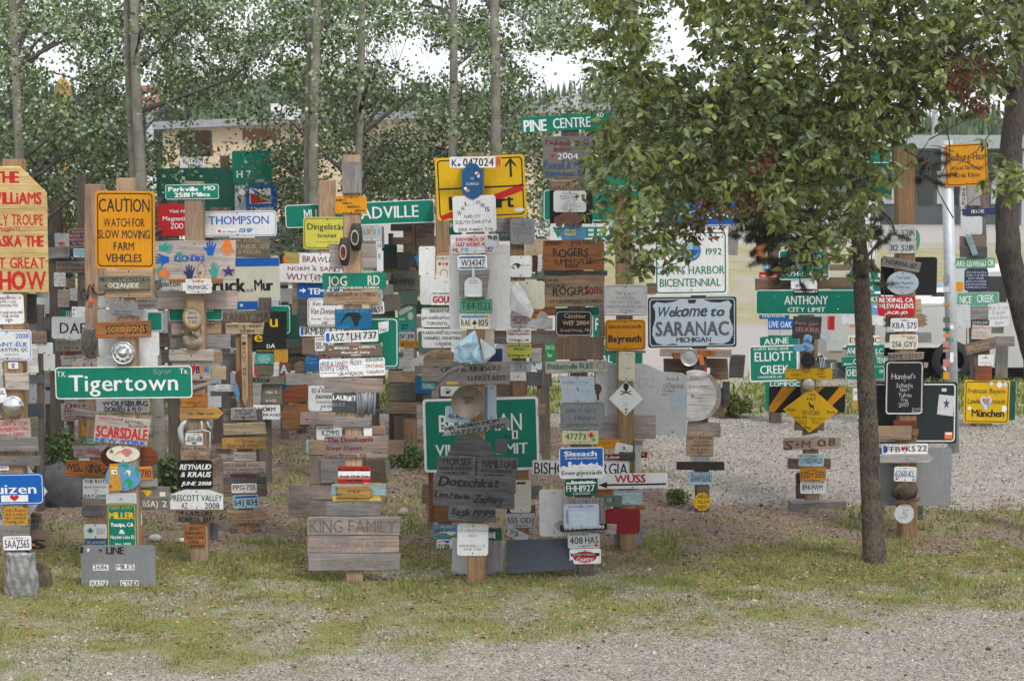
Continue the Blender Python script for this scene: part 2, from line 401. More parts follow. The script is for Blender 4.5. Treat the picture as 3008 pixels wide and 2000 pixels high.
# ------------------------------------------------------------------ posts
POST = {}
def make_post(pid, bx, by, tx, ty, wpx, k, label, rnd_pole=False):
    Y = gY(by); b = at(bx, by, Y); t = at(tx, ty, Y); mp = m_per_px(bx, by, Y); w = wpx * mp
    mb = MB(); h = w / 2; H = t.z + .02
    if rnd_pole:
        mb.tube([(0, 0, -.05), (t.x - b.x, 0, H)], h, 16)
        o = mb.build('steel_pole', GALV, loc=(b.x, Y, 0), smooth=True); tag(o, label, 'pole')
    else:
        n = 6; c = w * .07; prev = None
        for i in range(n + 1):
            f = i / n; cx = (t.x - b.x) * f + rnd.uniform(-.003, .003); z = -.05 + (H + .05) * f
            for a, d in ((-h, -h+c), (-h+c, -h), (h-c, -h), (h, -h+c), (h, h), (-h, h)): mb.v.append((cx + a, d, z))
        for i in range(n):
            for j in range(6):
                q = (j + 1) % 6; mb.f.append((i*6+j, i*6+q, (i+1)*6+q, (i+1)*6+j)); mb.m.append(0)
        mb.f.append(tuple(n*6+j for j in range(6))); mb.m.append(0)
        o = mb.build('sign_post', wood(k, True), loc=(b.x, Y, 0)); tag(o, label, 'post', 'wooden posts that carry the signs')
    POST[pid] = dict(Y=Y, h=h, front=[], back=[])
    return o
def place_depth(pid, box, th, back):
    p = POST[pid]; key = 'back' if back else 'front'; d = p['h'] + .003
    for (b, dd) in p[key]:
        if box[0] < b[2] - 1 and box[2] > b[0] + 1 and box[1] < b[3] - 1 and box[3] > b[1] + 1: d = max(d, dd)
    d0 = d + .003; p[key].append((box, d0 + th))
    return p['Y'] + (1 if back else -1) * (d0 + th / 2)
TH = dict(m=.004, p=.003, w=.022)
DEFN = dict(m=('metal_sign', 'metal sign', 'metal signs fixed to the posts'), p=('license_plate', 'license plate', 'license plates fixed to the posts'),
            w=('wooden_sign', 'wooden sign', 'wooden signs nailed to the posts'))
usedlab = {}
def make_sign(line):
    f = line.split('|'); pid = f[0].strip(); back = pid.endswith('-'); pid = pid.rstrip('-')
    g = f[1].split(); reg = g[0]; x0, y0, x1, y1 = [float(q) for q in g[1:5]]
    rot = float(f[2] or 0); st = f[3].split(); label = f[4].strip(); texts = [t for t in f[5:] if t]
    kind = st[0]; bg = st[1]; fg = 'black'; flags = []; shape = ''
    for t in st[2:]:
        if t in COL: fg = t
        elif t in ('round','arrowR','arrowL','cham','pent','oct','diam','shield','stake','jag','rag','blob','torn'): shape = t
        else: flags.append(t)
    ax, ay = rp(reg, x0, y0); bx, by = rp(reg, x1, y1)
    th = TH[kind]
    if 'thin' in flags: th = .008
    Y = place_depth(pid, (ax, ay, bx, by), th, back)
    cx, cy = (ax + bx) / 2, (ay + by) / 2
    c = at(cx, cy, Y); L, R = at(ax, cy, Y), at(bx, cy, Y); Tp, Bt = at(cx, ay, Y), at(cx, by, Y)
    w, h = R.x - L.x, Tp.z - Bt.z
    loc = Vector((c.x, Y, (Tp.z + Bt.z) / 2))
    if Bt.z < 0.01: h -= 0.0
    woody = kind == 'w'
    P = outline(shape, w, h, woody and shape == '') or woodline(w, h)
    mb = MB(); slab(mb, P, th, 0, .004 if woody else .0008)
    if kind in 'mp' and min(w, h) > .08 or woody and w > .25:
        for q in (.42, -.42) if h > .12 else (0,):
            zz = h * q if kind != 'p' else h * (.4 if q > 0 else -.4)
            mb.lathe([(0.0001, -th/2-.004), (.006, -th/2-.003), (.008, -th/2)], 8, 1, 0, zz)
    vert = 'v' in flags
    mt = wood(bg, vert) if woody else paint(bg, .42, .0)
    name, cat, grp = DEFN[kind]
    if woody and not texts: name, cat, grp = 'wooden_board', 'board', 'bare boards nailed to the posts'
    if kind == 'm' and not texts: name, cat, grp = 'blank_sign', 'blank sign', 'blank metal signs fixed to the posts'
    a = math.radians(rot)
    big = max(w, h)
    yaw = math.radians(rnd.uniform(-1.3, 1.3) * min(1, .3 / big)); tilt = math.radians(rnd.uniform(-1.5, 1.5) * min(1, .3 / big))
    o = mb.build(name, [mt, SCREW], loc=loc, rot=(tilt, -a, yaw)); tag(o, label, cat, grp)
    if label in usedlab: print('DUPLICATE LABEL', label)
    usedlab[label] = 1
    yf = -th / 2 - .0012
    def l2(x, y):   # region coordinate -> board's own x, z
        X, Yp = rp(reg, x, y)
        return (X - cx) / (bx - ax) * w, -(Yp - cy) / (by - ay) * h
    if 'b' in flags or 'rim' in flags or 'b2' in flags:
        bw = min(w, h) * (.035 if 'b2' not in flags else .02); ins = 0 if 'b' in flags and kind == 'm' and fg != 'black' else min(w, h) * .03
        if 'inset' in flags: ins = min(w, h) * .035
        rr = min(.035, min(w, h) * .13)
        O1 = rrect(w - 2*ins - .001, h - 2*ins - .001, rr, 5); O2 = rrect(w - 2*(ins+bw), h - 2*(ins+bw), max(.004, rr - bw*.6), 5)
        n = len(O1); V = [(x, yf, z) for x, z in O1] + [(x, yf, z) for x, z in O2]
        if 'rim' in flags:
            V = [(x, yf - .004, z) for x, z in O1] + [(x, yf - .001, z) for x, z in O2]
        F = [(i, (i+1) % n, n + (i+1) % n, n + i) for i in range(n)]
        mesh_obj('rim' if 'rim' in flags else 'border', V, F, ink(fg) if 'rim' not in flags else (paint('lightgrey') if bg in ('black','dkslate') else mt), o)
    if kind == 'p':     # pressed edge of a plate
        V = []; n = 0
        for ins, yy in ((.0, 0), (.006, -.0025), (.010, -.0025), (.015, 0)):
            O1 = rrect(w - 2*ins, h - 2*ins, min(.02, h*.15), 4); n = len(O1); V += [(x, -th/2 + yy - .0002, z) for x, z in O1]
        mesh_obj('rim', V, [(k*n+i, k*n+(i+1) % n, (k+1)*n+(i+1) % n, (k+1)*n+i) for k in range(3) for i in range(n)], mt, o)
    if 'eu' in flags:
        mesh_obj('country_band', [(-w/2+.004, yf-.0005, -h/2+.004), (-w/2+.09*w, yf-.0005, -h/2+.004), (-w/2+.09*w, yf-.0005, h/2-.004), (-w/2+.004, yf-.0005, h/2-.004)], [(0,1,2,3)], ink('blue'), o)
    # lettering: '|' separates entries; [x0 y0 x1 y1 colour flags]TEXT, or plain lines joined by '~' laid out on their own
    bycol = []; lay = 0
    hand_d, ital_d, wt_d = 'h' in flags, 'i' in flags, (1 if 'k' in flags else (2 if 's' in flags else 0))
    for t in texts:
        lay += 1; y = yf - .0004 * lay
        if t.startswith('['):
            hd, s = t[1:].split(']', 1); q = hd.split(); bxs = [float(v) for v in q[:4]]; cc = fg; hh, ii, wt = hand_d, ital_d, wt_d
            for v in q[4:]:
                if v in COL: cc = v
                elif v == 'h': hh = True
                elif v == 'i': ii = True
                elif v == 'k': wt = 1
                elif v == 's': wt = 2
            X0, Z1 = l2(bxs[0], bxs[1]); X1, Z0 = l2(bxs[2], bxs[3])
            m_ = MB(); bycol.append((cc, m_, 'emblem' if s.startswith('#') else 'lettering'))
            if s.startswith('#poly'):
                pts = [tuple(float(v) for v in w_.split(',')) for w_ in s[5:].split()]
                m_.add([(l2(*p_)[0], y, l2(*p_)[1]) for p_ in pts], [tuple(range(len(pts)))[::-1]])
            elif s.startswith('#ring'):
                O1 = [(X0 + (X1-X0)*u, Z0 + (Z1-Z0)*v) for u, v in circ(28)]; O2 = [(X0 + (X1-X0)*u, Z0 + (Z1-Z0)*v) for u, v in circ(28, .5, .5, .42, .42)]
                m_.add([(u, y, v) for u, v in O1 + O2], [(i, (i+1) % 28, 28 + (i+1) % 28, 28 + i) for i in range(28)])
            elif s.startswith('#'):
                for poly in FIG[s[1:].strip()]:
                    m_.add([(X0 + (X1-X0)*u, y, Z0 + (Z1-Z0)*v) for u, v in poly], [tuple(range(len(poly)))])
            else:
                ls = s.split('~'); n = len(ls); zh = (Z1 - Z0) / n
                for i, s1 in enumerate(ls):
                    if not s1.strip(): continue
                    lay_text(m_, s1, X0, Z1 - zh * (i + 1) + (zh * .22 if n > 1 else 0), X1, Z1 - zh * i, wt, hh, ii, y)
        else:
            ls = t.split('~'); n = len(ls); zh = h * .84 / n; m_ = MB(); bycol.append((fg, m_, 'lettering'))
            for i, s1 in enumerate(ls):
                if not s1.strip(): continue
                th_ = zh * .66; wd = min(w * .88, text_width(s1, wt_d) / CAPH * th_ * 1.05)
                if 'f' in flags or wd > w * .6 and kind == 'p': wd = w * .86
                z1_ = h * .42 - zh * i - zh * .15; sh = rnd.uniform(-.03, .03) * w if hand_d else 0
                lay_text(m_, s1, -wd/2 + sh, z1_ - th_, wd/2 + sh, z1_, wt_d, hand_d, ital_d, y)
    for cc, m_, nm in bycol:
        if m_.v: m_.build(nm, ink(cc), o)
    return o
# ------------------------------------------------------------------ the posts: id, base x y, top x y, width (photo px), wood, label
for a in [
 ('a',47,1742,42,475,58,'post','Brown square post at the left edge under the blue and yellow signs'),
 ('a2',121,1500,118,900,20,'postd','Thin brown post beside the white board left of the green Texas sign'),
 ('b2',286,1640,278,548,52,'postp','Pinkish timber post just left of the orange caution sign'),
 ('b',385,1716,372,530,54,'postp','Pinkish timber post behind the orange caution sign and green Texas sign'),
 ('c0',168,1340,164,600,34,'postd','Dark weathered post right of the yellow plywood troupe sign'),
 ('c1',247,1380,242,516,28,'postd','Dark thin post with rounded top between yellow troupe sign and caution sign'),
 ('d',588,1650,570,540,52,'postp','Light timber post carrying the green Parkville sign and handprint board'),
 ('e1',512,1420,508,590,30,'postd','Dark post behind the red zoo sign'),
 ('f1',664,1330,660,462,24,'postd','Dark slim post behind the large dark green panel'),
 ('g1',770,1400,766,690,30,'postd','Dark post behind the white and blue Mur town sign'),
 ('h',722,1562,716,955,44,'post','Brown post with pointed stake and Exeter sign nailed on'),
 ('j1',780,1420,778,880,34,'postd','Dark post behind the black board with gold letters'),
 ('k',957,1602,961,536,46,'postp','Light timber post between the Dingelstaedt sign and the leafy aspens'),
 ('l',1042,1706,1033,462,50,'postp','Light timber post carrying the green Jog Rd sign and grey sled board'),
 ('n1',1150,1290,1148,690,14,'postd','Thin dark post under the dark green board right of Jog Rd'),
 ('m',1206,1300,1204,660,38,'post','Brown post carrying the Jennings sign and the teal 217 plate'),
 ('p',1308,1606,1300,566,42,'post','Brown post left of the white panel under the yellow town sign'),
 ('r',1399,1702,1397,456,52,'post','Brown post at the centre behind the K 047024 plate and gold pan'),
 ('s',1536,1612,1518,620,42,'post','Brown post with the white Kristalovich plates right of the white panel'),
 ('s2',1606,1390,1600,1000,24,'postd','Dark leaning stake behind the folded blue metal sign'),
 ('u',1762,1500,1758,490,30,'postd','Dark post behind the green and white panels under the leaves'),
 ('t',1722,1684,1672,340,50,'postd','Weathered grey post under the Pine Centre street sign'),
 ('v',1845,1616,1828,590,46,'post','Brown post with the Bayreuth sign and white diamond'),
 ('x',2064,1500,2046,600,40,'postd','Dark post behind the Grays Harbor and Saranac signs'),
 ('y',2387,1480,2360,690,42,'post','Brown post carrying the Anthony sign and yellow diamond'),
 ('z',2278,1240,2272,585,34,'postd','Dark post behind the Elliott Creek sign'),
 ('aa',2552,1240,2548,470,34,'postd','Dark post behind the rough trunk with green street signs'),
 ('bb',2666,1572,2655,438,52,'post','Orange brown post with the red Redding sign and FFB plate'),
 ('ee',2884,1250,2862,480,50,'postd','Grey brown post with Lake Oswego and Nice Creek signs'),
 ]: make_post(*a)
make_post('cc',2802,1330,2781,418,34,'', 'Galvanised steel pole covered with stickers in front of the pickup', True)

SIGNS = r'''
a|A -260 190 548 1643|0|w ply red cham|Yellow plywood sign with clipped corner and big red show lettering|[-60 252 230 380 k]THE|[-112 492 485 622 k]WILLiAMS|[-215 742 502 868]FAMILY TROUPE|[-10 890 235 932 h]PRESENTS|[-205 990 498 1110 k]ALASKA THE|[-240 1238 515 1360]LAST GREAT|[-110 1400 520 1605 k]SHOW
a-|B 300 90 425 430|0|w dark|Dark brown board peeking out right of the red handwritten white sign
a-|B 412 62 548 132|-3|w lgrey|Small pale board tucked under the yellow plywood corner
a|B -80 90 275 440|1|m white maroon h|White sign with rows of red handwriting and a wavy line|STC ANNIVERSARY OF~JUDI + LES~GONSALVES~~SPENT HONEYMOON HERE~BY THE RIVER~2006
a2|B 410 650 610 780|-1|m lightgrey|Blank light grey panel right of the Saint-Elie sign, upper one
a2|B 500 780 634 975|0|m lightgrey|Blank light grey panel low beside the white board left of Tigertown
a2|B 315 700 440 1000|0|w white|Tall blank cream board right of the Saint-Elie sign
a2|B 360 520 542 660|2|w brown rag|Rough brown board sticking out right of the Saint-Elie sign
a|B -200 505 365 860|0|m white blue b2|White sign with 2008 and blue Saint-Elie de Caxton lettering|[185 548 330 602]2008|[-75 648 315 695]SAINT-ÉLIE|[-110 712 320 752 navy]DE CAXTON, QC|[60 775 215 800 grey s]MARIO & YVETTE|[-20 820 250 845 grey s]CLAUDE - FRANCE
a|B 95 880 210 955|0|p white navy k|Tiny white plate with four blue figures on the left edge post|BB~BB
a2|B 330 1020 505 1125|2|m lead|Dark grey panel left of the Tigertown sign
a2|B 335 1125 425 1310|0|m grey|Narrow grey panel below the dark grey panel left of Tigertown
a2|B 320 1350 500 1515|0|m slate|Square slate coloured panel right of the left hubcap
a|B 62 1005 332 1195|1|w pinkcream|Pale pink blank board above the left hubcap|[90 1140 170 1160 grey h]G.
a|B -140 1190 76 1350|12|m white black h|Tilted white sign with black hand lettering at the left edge|[-40 1215 60 1262]AGEL
a-|C 340 -60 440 160|0|w olive|Grey green board behind the red scrawled sign on the left
a|C -60 -30 350 185|3|w pinkcream red h|Pale sign with red scrawled lettering low on the left edge post|BOBBY & TOM~CAMERON ON~July 1, 2003
a|C -60 165 440 335|0|w grey|Wide grey plank above the thicker plank on the left edge post
a|C -60 340 72 380|2|w orange|Small orange board end at the left edge above the blue sign
a|C -140 385 470 500|0|w grey|Thick grey beam nailed above the blue Dutch sign
a|C -60 500 102 552|0|p white|Half hidden white plate just above the blue sign at the left edge|KAREN
a-|C 90 490 545 1100|0|m white diam|White diamond panel behind the blue Dutch town sign
a-|C -120 1000 46 1240|14|m white black|White tilted sign reading 2008 at the left edge|[-100 1040 30 1130]2008
a|C -300 590 505 950|1|m blue white b2 inset|Blue town sign ending in luizen with a heart sticker|[-200 715 415 822]Sluizen|[10 838 320 915 white]#rect|[108 838 218 908 red]#heart|[45 860 100 868 grey s]Dreams|[225 860 270 868 grey s]of|[45 888 120 896 grey s]Canada
a-|C 355 1040 490 1232|-2|w olive black h|Small grey green board right of the gold board near the bottom left|PAT~ANN~07
a|C 45 980 320 1182|0|m ochre brown h|Dull gold sign with faint lines under the blue Dutch sign|THE LOWRYS~DICK & MARLA~NEW HARBOR~MAINE USA
a-|C 345 1235 572 1492|0|w brown black|Dark brown board with a burnt letter S at the lower left|[372 1350 520 1452 k]S|[375 1390 400 1420 orange]#disc
a|C -60 1182 345 1320|0|w grey|Grey plank directly above the 5AAZ565 plate
a|C 35 1310 360 1472|1|p white navy|White plate 5AAZ565 on the left edge post|[55 1352 335 1445]5AAZ565|[90 1322 270 1340 red s]California
c0|A 625 960 792 1122|0|m lightgrey red|Grey panel with painted red and orange bird behind the yellow plywood|[640 1055 780 1100]#star|[655 1080 770 1190 orange]#tail
c0|A 520 945 625 1132|0|w dark|Dark box shaped board right of the yellow plywood sign
c0|A 545 1120 802 1250|3|w lgrey grey h|Weathered plank right of the yellow plywood sign|[560 1150 620 1190]HO
c1|A 845 1138 1010 1242|0|p lightblue teal s|Pale blue plate with tiny text left of the caution sign|Philadelphia~Anne Dickson~2007
c1|A 790 908 1030 1118|0|m purple ochre b|Purple sign with yellow lettering left of the caution sign|MARTIN~BIGGER VAN~ARMSTRONG~N. YUK
c1|A 650 1290 990 1415|0|w brown black|Orange brown board with black lettering left of the caution post|KEREMARILY~HOMEDALE IDA
c0|A 620 1412 757 1575|0|m white grey h s|Small white note board under the orange brown lettered board|Doc Pete~& Jane~from TN
c1|B 665 40 800 245|0|w pink|Pinkish board above the green LU sign on the left
c0|B 795 25 1000 165|0|m lightgrey grey h s|Small grey sign with four handwritten lines near the iron letters|G. SIMMS~ATL~HOLLY PARK~& MARIE
c0|B 700 275 826 362|0|m green white|Small green sign fragment reading LU|[762 290 820 345]LU
c1|B 880 240 1155 405|-1|m white grey|White sign with stencilled names left of the centre white panel|[955 298 1140 322]DORIS TRUDE|[950 338 1140 360]YIANNI FELIX|[955 375 1140 395]ANGELA MARGE
c1|B 828 238 880 360|0|m white red|White strip with red letters beside the stencilled names|B~K
c1|B 640 620 932 752|0|w olive black s|Grey green board with faint Medicine lettering below DAF|MEDICINE HAT~ALBERTA
c1|B 705 798 1000 920|2|w lgrey black s|Grey board reading Medicine Hat just above Tigertown|MEDICINE HAT~J. SM~TN
c1|B 595 355 1003 610|-1|m lightgrey black|Light grey sign with big black DAF lettering|[690 425 985 545]DAF
b2|B 825 828 1135 1000|0|w pinkcream blob purple h|Rounded pale board with faint purple letters above Tigertown|[960 880 1060 925]P. J
b2-|A 1000 1370 1230 1750|0|w new|Fresh tan board left of the caution post behind iron letters
b|A 1210 1372 1762 1700|0|w new|Fresh plywood backing board under the orange caution sign
b|A 1130 1452 1728 1612|0|w olive cream h|Weathered board reading Oceanside under the orange caution sign|[1150 1468 1725 1520 black]MIKE CHERYL + MATTHEW|[1250 1535 1600 1590]OCEANSIDE|[1200 1545 1240 1590 black]#star
b|A 1095 475 1785 1370|-0.5|m amber black b2 inset|Orange caution sign for slow moving farm vehicles|[1140 565 1725 715]CAUTION|[1195 790 1665 885]WATCH FOR|[1130 925 1725 1020]SLOW MOVING|[1310 1065 1540 1155]FARM|[1220 1200 1630 1290]VEHICLES
b|B 1560 140 1815 262|-1|w grey black h s|Small grey board with faint writing right of the metal skyline cutout|ANDREA & CO~FRIENDS
b-|B 1700 300 1870 515|0|m green white b|Green sign end peeking out right of the white centre panel
b-|B 1130 118 1332 250|0|m white|Small white panel left above the metal skyline cutout
b-|B 1130 268 1830 812|0|m white|Large white panel behind the Sorensons board
b-|B 1120 815 1815 930|0|m white|Lower strip of white panel just above Tigertown
b|B 1100 410 1740 595|2|w orange brown|Orange brown wooden sign with carved Sorensons|[1228 452 1690 545 black k]SORENSONS|[1240 465 1668 532 ochre]SORENSONS
b|B 635 925 2215 1295|.7|m green white b|Long green road sign reading Tigertown with TX in both corners|[795 1020 2045 1205]Tigertown|[660 975 765 1035]TX.|[2075 955 2175 1015]Tx.|[1770 958 1990 1015 grey h]Syar
b2-|B 705 1350 1010 1548|2|w lgrey darkred h|Pale board with red John and Steve lettering below Tigertown|[745 1350 990 1405]JOHN +|[740 1425 900 1475]STEVE|[745 1495 990 1535]RED DEER
b2-|B 990 1298 1110 1435|0|m maroon white h|Maroon sign with white scrawl just under Tigertown|FAMILY~Love~Road
b|B 1105 1310 1722 1458|.5|w lgrey black k h|Grey board with bold black Wolfsburg lettering|[1180 1320 1705 1382 k]WOLFSBURG|[1210 1392 1630 1442]DOREEN & FLO
b2|B 850 1430 1135 1500|-8|w lgrey grey h|Narrow grey slat reading Florence tilted under Tigertown|FLORENCE + TEX
b2-|C 935 -60 1062 162|1|m amber black b2 inset|Orange town sign corner reading Er left of Scarsdale|[975 5 1052 48]Erk|[985 90 1050 102 s]Kreis
b2|C 992 178 1112 255|0|m green2 white s|Small green and white tag left of the New York lettering|SOUTH DAK.~THANKS
b-|C 1160 285 1815 508|0|w rust oct|Eight sided rust brown board behind the painted oval plaque
b|C 1225 270 1610 460|0|m cream redbrown round|Painted oval plaque with orange pattern under Scarsdale|[1300 320 1520 400 orange]#tail|[1250 300 1320 370 olive]#star|[1400 300 1520 380 rose]#disc
b|C 1085 -60 1715 250|-5|w pinkcream red|Pale wooden sign with big red Scarsdale and blue New York|[1115 60 1700 182 k]SCARSDALE|[1115 195 1690 245 blue k]NEW YORK|[1130 -45 1400 -20 s h]GREETINGS|[1440 -30 1650 0 black h]KEYWELL|[1480 12 1690 40 black s h]FLORIDA
b2|C 850 270 1232 405|1|w lgrey red b2|Pale red framed board with Utah lettering left of the oval plaque|[1000 305 1130 365 h]UTAH|[890 350 980 385 h]Ray|[1110 340 1180 385 h]2004|[905 310 945 345]#maple
b2|C 910 410 1030 440|0|p white black|Half hidden white plate above the Wes and Nina board|NOTES
b2|C 755 440 1245 622|0|w opaint black|Orange board with burnt Wes and Nina lettering|[765 475 920 560 h]WES|[985 480 1175 585 h]NiNA|[1182 520 1240 588 h]2|[885 520 960 560 h s]and
b|C 1592 510 1752 665|2|w opaint maroon|Small orange board reading 1710 right of the round globe sign|1710
b-|C 1580 655 1815 745|3|w lgrey|Pale plank end right of the globe sign
b-|C 1450 740 1955 1002|0|w grey cream|Grey board with faint BSA 12 lettering right of the green Miller sign|[1850 800 1900 850]1|[1615 900 1820 970](BSA)|[1870 900 1920 970]2|[1540 770 1760 850 yellow]#tail
b|C 1218 468 1622 788|0|m skyblue green2 round|Round blue and green globe sign with a yellow booklet|[1400 640 1530 780]#tail|[1340 480 1500 530]#tail|[1540 500 1600 640]#tail|[1430 545 1510 620 cream]#tail|[1255 478 1400 790 ochre]#poly 1265,478 1360,470 1405,780 1252,790|[1275 505 1355 530 yellow]#rect|[1285 545 1350 595 white]#rect|[1290 560 1345 588 brown]#tail|[1258 715 1290 755 red]#disc
b2|C 955 650 1252 875|0|m white black|White sign for The Roys of Bear Canyon July 2008|[975 660 1240 700]THE ROYS|[970 735 1225 755 s]BEAR CANYON|[1080 775 1125 790 s]AB|[1095 808 1110 822 s]&|[965 828 1225 865 navy]JULY 2008
b2|C 945 878 1225 968|0|w pink|Pinkish plank directly under the Roys sign
b2|C 940 968 1225 1075|1|w grey|Grey weathered plank second under the Roys sign
b-|C 1560 1042 1636 1182|0|p white green|White plate edge with green pine right of the green Miller sign|[1580 1060 1625 1110]#moose|[1575 1135 1630 1168]LA
b-|C 1575 1190 1642 1415|0|w opaint|Orange tan board edge right of the green Miller sign
b|C 1220 815 1572 945|1|m silver grey|Blank silver plate above the green Miller sign|[1340 885 1430 905 s]- in -
b|C 1235 930 1570 1450|0|m green yellow b2|Tall green sign for Gary and Pat Miller of Yucaipa|[1280 960 1525 1000 ochre]GARY & PAT|[1262 1035 1542 1108 k]MILLER|[1275 1155 1535 1198 white k]Yucaipa, CA|[1370 1232 1438 1282 white k]&|[1272 1298 1545 1338 white]Hayden Lake ID|[1322 1385 1500 1408 white]June, 2008
b2|C 965 1172 1232 1335|0|m white grey s|White plate with a green leaf emblem above the blue plate|[1000 1205 1080 1290 green]#maple|[1110 1215 1210 1290]Gaspe~Quebec~2006
b2|C 975 1345 1238 1418|0|p blue2 lightgrey|Blue plate lying just above the big grey miles sign|DELAWARE
b|W 700 296 1348 658|0|m grey black|Big grey metal sign reading 2686 miles Wayne Cyndi at the ground|[925 312 1075 372 k]LINE|[705 312 718 365 k]I|[750 315 785 360 white]#star|[850 330 888 360]#tail|[805 463 940 515 white]#rect|[1003 460 1167 512 white]#rect|[812 466 930 505]2686|[1010 463 1162 503]MILES|[775 600 935 650 white]#rect|[1040 598 1202 648 white]#rect|[780 605 928 645]WAYNE|[1046 602 1196 642]CYNDI
f1|D 80 210 990 712|1|m dkgreen|Large dark green panel behind the Parkville sign
f1|D 345 95 632 205|-1|m white black b2|White sign reading But Not above the dark green panel|[385 110 620 158]BUT NOT|[440 168 600 195]1750
f1|D 640 650 985 900|0|m dkgreen rose round|Dark round topped sign with pink arc lettering above Thompson|[700 665 930 700]CENTURY
f1|D 980 400 1125 705|0|m lightgrey black|Pale panel with a deer head emblem left of the blue Magnetic sign|[1005 530 1090 640]#moose|[1030 460 1100 520 white]#disc|[1000 650 1110 665 blue s]GUTHRIE CO
f1|D 950 10 1400 405|1|m green white|Large green highway sign behind the aspen leaves|[1000 240 1160 320]H 7|[1200 340 1310 380]TOWN
f1|D 1105 395 1465 715|2|m blue red|Blue and red sign with a white picture reading Magnetic|[1150 445 1395 620 white]#rect|[1160 500 1390 618]#poly 1160,490 1160,620 1390,605|[1180 460 1390 590 navy]#poly 1180,465 1200,455 1395,570 1385,590|[1165 655 1420 695 cream k]Magnetic
e1|D 95 625 592 992|0|m red white|Red sign with white Magnetic Hill Zoo lettering|[225 690 560 725 i]Visit Historic|[150 768 560 815]Magnetic Hill|[240 845 385 910]ZOO
e1|D 120 1490 378 1620|0|m lightgrey black b2|Light grey sign reading pleton under the handprint board|[130 1512 350 1575]pleton
g1|D 730 1012 1392 1232|0|w olive tan|Weathered board with carved Rose and Saskatoon lettering behind Thompson|[800 1030 1280 1060]CLARE ROSE|[800 1088 1380 1140]BUEKNER 07|[850 1152 1270 1200]SASKATOON
g1|D 600 1235 1500 1845|1|m cream black|White and blue town sign reading Bruck a.d. Mur|[605 1250 1495 1345 blue]#rect|[620 1482 1095 1633 k]Bruck|[1115 1590 1192 1633]a.d.|[1205 1500 1415 1622 k]Mur|[610 1745 1495 1840 blue]#rect|[1025 1762 1075 1815 white]#star|[1240 1748 1480 1828 lightgrey]#rect|[1280 1780 1420 1795 blue s]EUROSTADT
d-|D 560 705 1460 1000|.8|m white blue b2 inset|White Thompson Township sign with blue lettering and a heart sticker|[680 765 1370 858]THOMPSON|[790 905 1185 952]TOWNSHIP|[765 905 1018 965 white]#rect|[780 918 820 955 red]#heart|[830 928 1000 950 black i]the Chugach
d|D 180 400 795 570|.8|m green white b|Small green sign reading Parkville MO 2581 Miles|[218 428 555 478 k]Parkville|[625 420 752 470 k]MO|[285 495 455 545 k]2581|[485 492 690 540 k]Miles
d|D 55 1050 985 1500|.5|w pinkcream blue|Pale board with colourful painted handprints and Klondike lettering|[110 1055 280 1200 teal]#handX|[55 1180 225 1340 blue]#handL|[620 1045 785 1220 blue]#hand|[810 1040 985 1225 orange]#handD|[290 1222 635 1285 blue h k]KLONDIKE|[480 1190 630 1215 grey h s]NORTON|[60 1330 200 1490 teal]#handR|[100 1350 235 1498 orange]#handX|[385 1320 530 1490 navy]#hand|[560 1390 600 1440 navy]#star|[675 1295 810 1480 teal]#hand|[820 1330 990 1475 purple]#star|[545 1290 650 1480 rose]#ring|[280 1170 390 1280 teal]#tail|[565 1450 640 1490 yellow]#hand
d|D 220 1488 842 1530|0|w opaint|Narrow orange board under the handprint board
d-|E 90 55 1010 268|0|w pinkcream|Wide blank pinkish board behind the Maine plate
d|E 410 -80 712 88|1|p white navy|White Maine plate reading McMagic|[440 -10 668 38]McMAGIC|[495 -65 625 -40 red s]MAINE|[480 55 640 70 red s]Vacationland
d-|E 218 238 835 398|1|m green white b|Green street sign half hidden behind the gold ring plaque|[650 262 740 300]OT
d-|E 218 282 752 437|0|w pink black h s|Pinkish board with dark handwriting behind the gold ring plaque|[228 290 380 425]Stand~Commons~Corvallis|[630 290 745 425]Sunny~Somewhere~Oregon
d-|E 248 437 432 568|0|w pink|Short pinkish board left above the stuffed cap
d-|E 632 425 822 552|0|w tan|Short orange tan board right above the stuffed cap
d-|E 235 560 932 718|0|w lgrey|Long light grey board behind the stuffed cap
d|E 732 748 832 886|0|w tan|Small tan board right of the pinkish plank
d|E 222 735 740 862|.5|w pinkcream|Pinkish plank with knots under the stuffed cap
d|E 715 920 880 1074|0|w cream|Blank cream board right of the Bear board
d|E 262 866 712 1090|0|w pinkcream blue k|Pale board with a red heart and coloured Bear letters|[455 900 530 1035 red]#heart|[537 920 578 1000 navy]B|[582 920 625 995 orange]E|[630 920 662 990 blue]A|[664 920 692 995 teal]R|[570 1015 620 1065 black]#paw
d|E 480 1122 718 1162|17|w pinkcream|Slim pale board tilted right below the Bear board
d|E 360 1235 662 1400|0|w opaint black s|Orange board with small dark lettering above the yellow arrow|[440 1250 600 1270]CHARLIE ADAMS|[455 1290 550 1305]6 JULY|[410 1328 600 1350]Harrodsburg, KY|[500 1360 545 1378]2008
d|E 345 1400 848 1530|0|w amber black i arrowR|Yellow wooden arrow pointing right with small black script|[450 1445 735 1480]Liz - Thais - Lass
d|F 410 125 612 264|0|p white navy|White plate UDW-65B with a green sticker|[418 165 600 218]UDW-65B|[485 228 540 252 green2]#rect
d|F 360 278 685 430|0|w tan brown|Tan board with burnt Wyoming style lettering above the black sign|[378 290 640 325]RON + ALFRED|[455 340 575 372]CODY|[390 382 650 412]WYOMING U.S.A.
d-|F 700 440 772 630|0|w brown|Brown board edge right of the black Reynaud sign
d|F 325 440 725 765|0|m black white i k|Black sign with white Reynaud and Kraus June 2008|[352 482 705 543]REYNAUD|[360 570 700 628]& KRAUS|[368 682 705 723]JUNE 2008
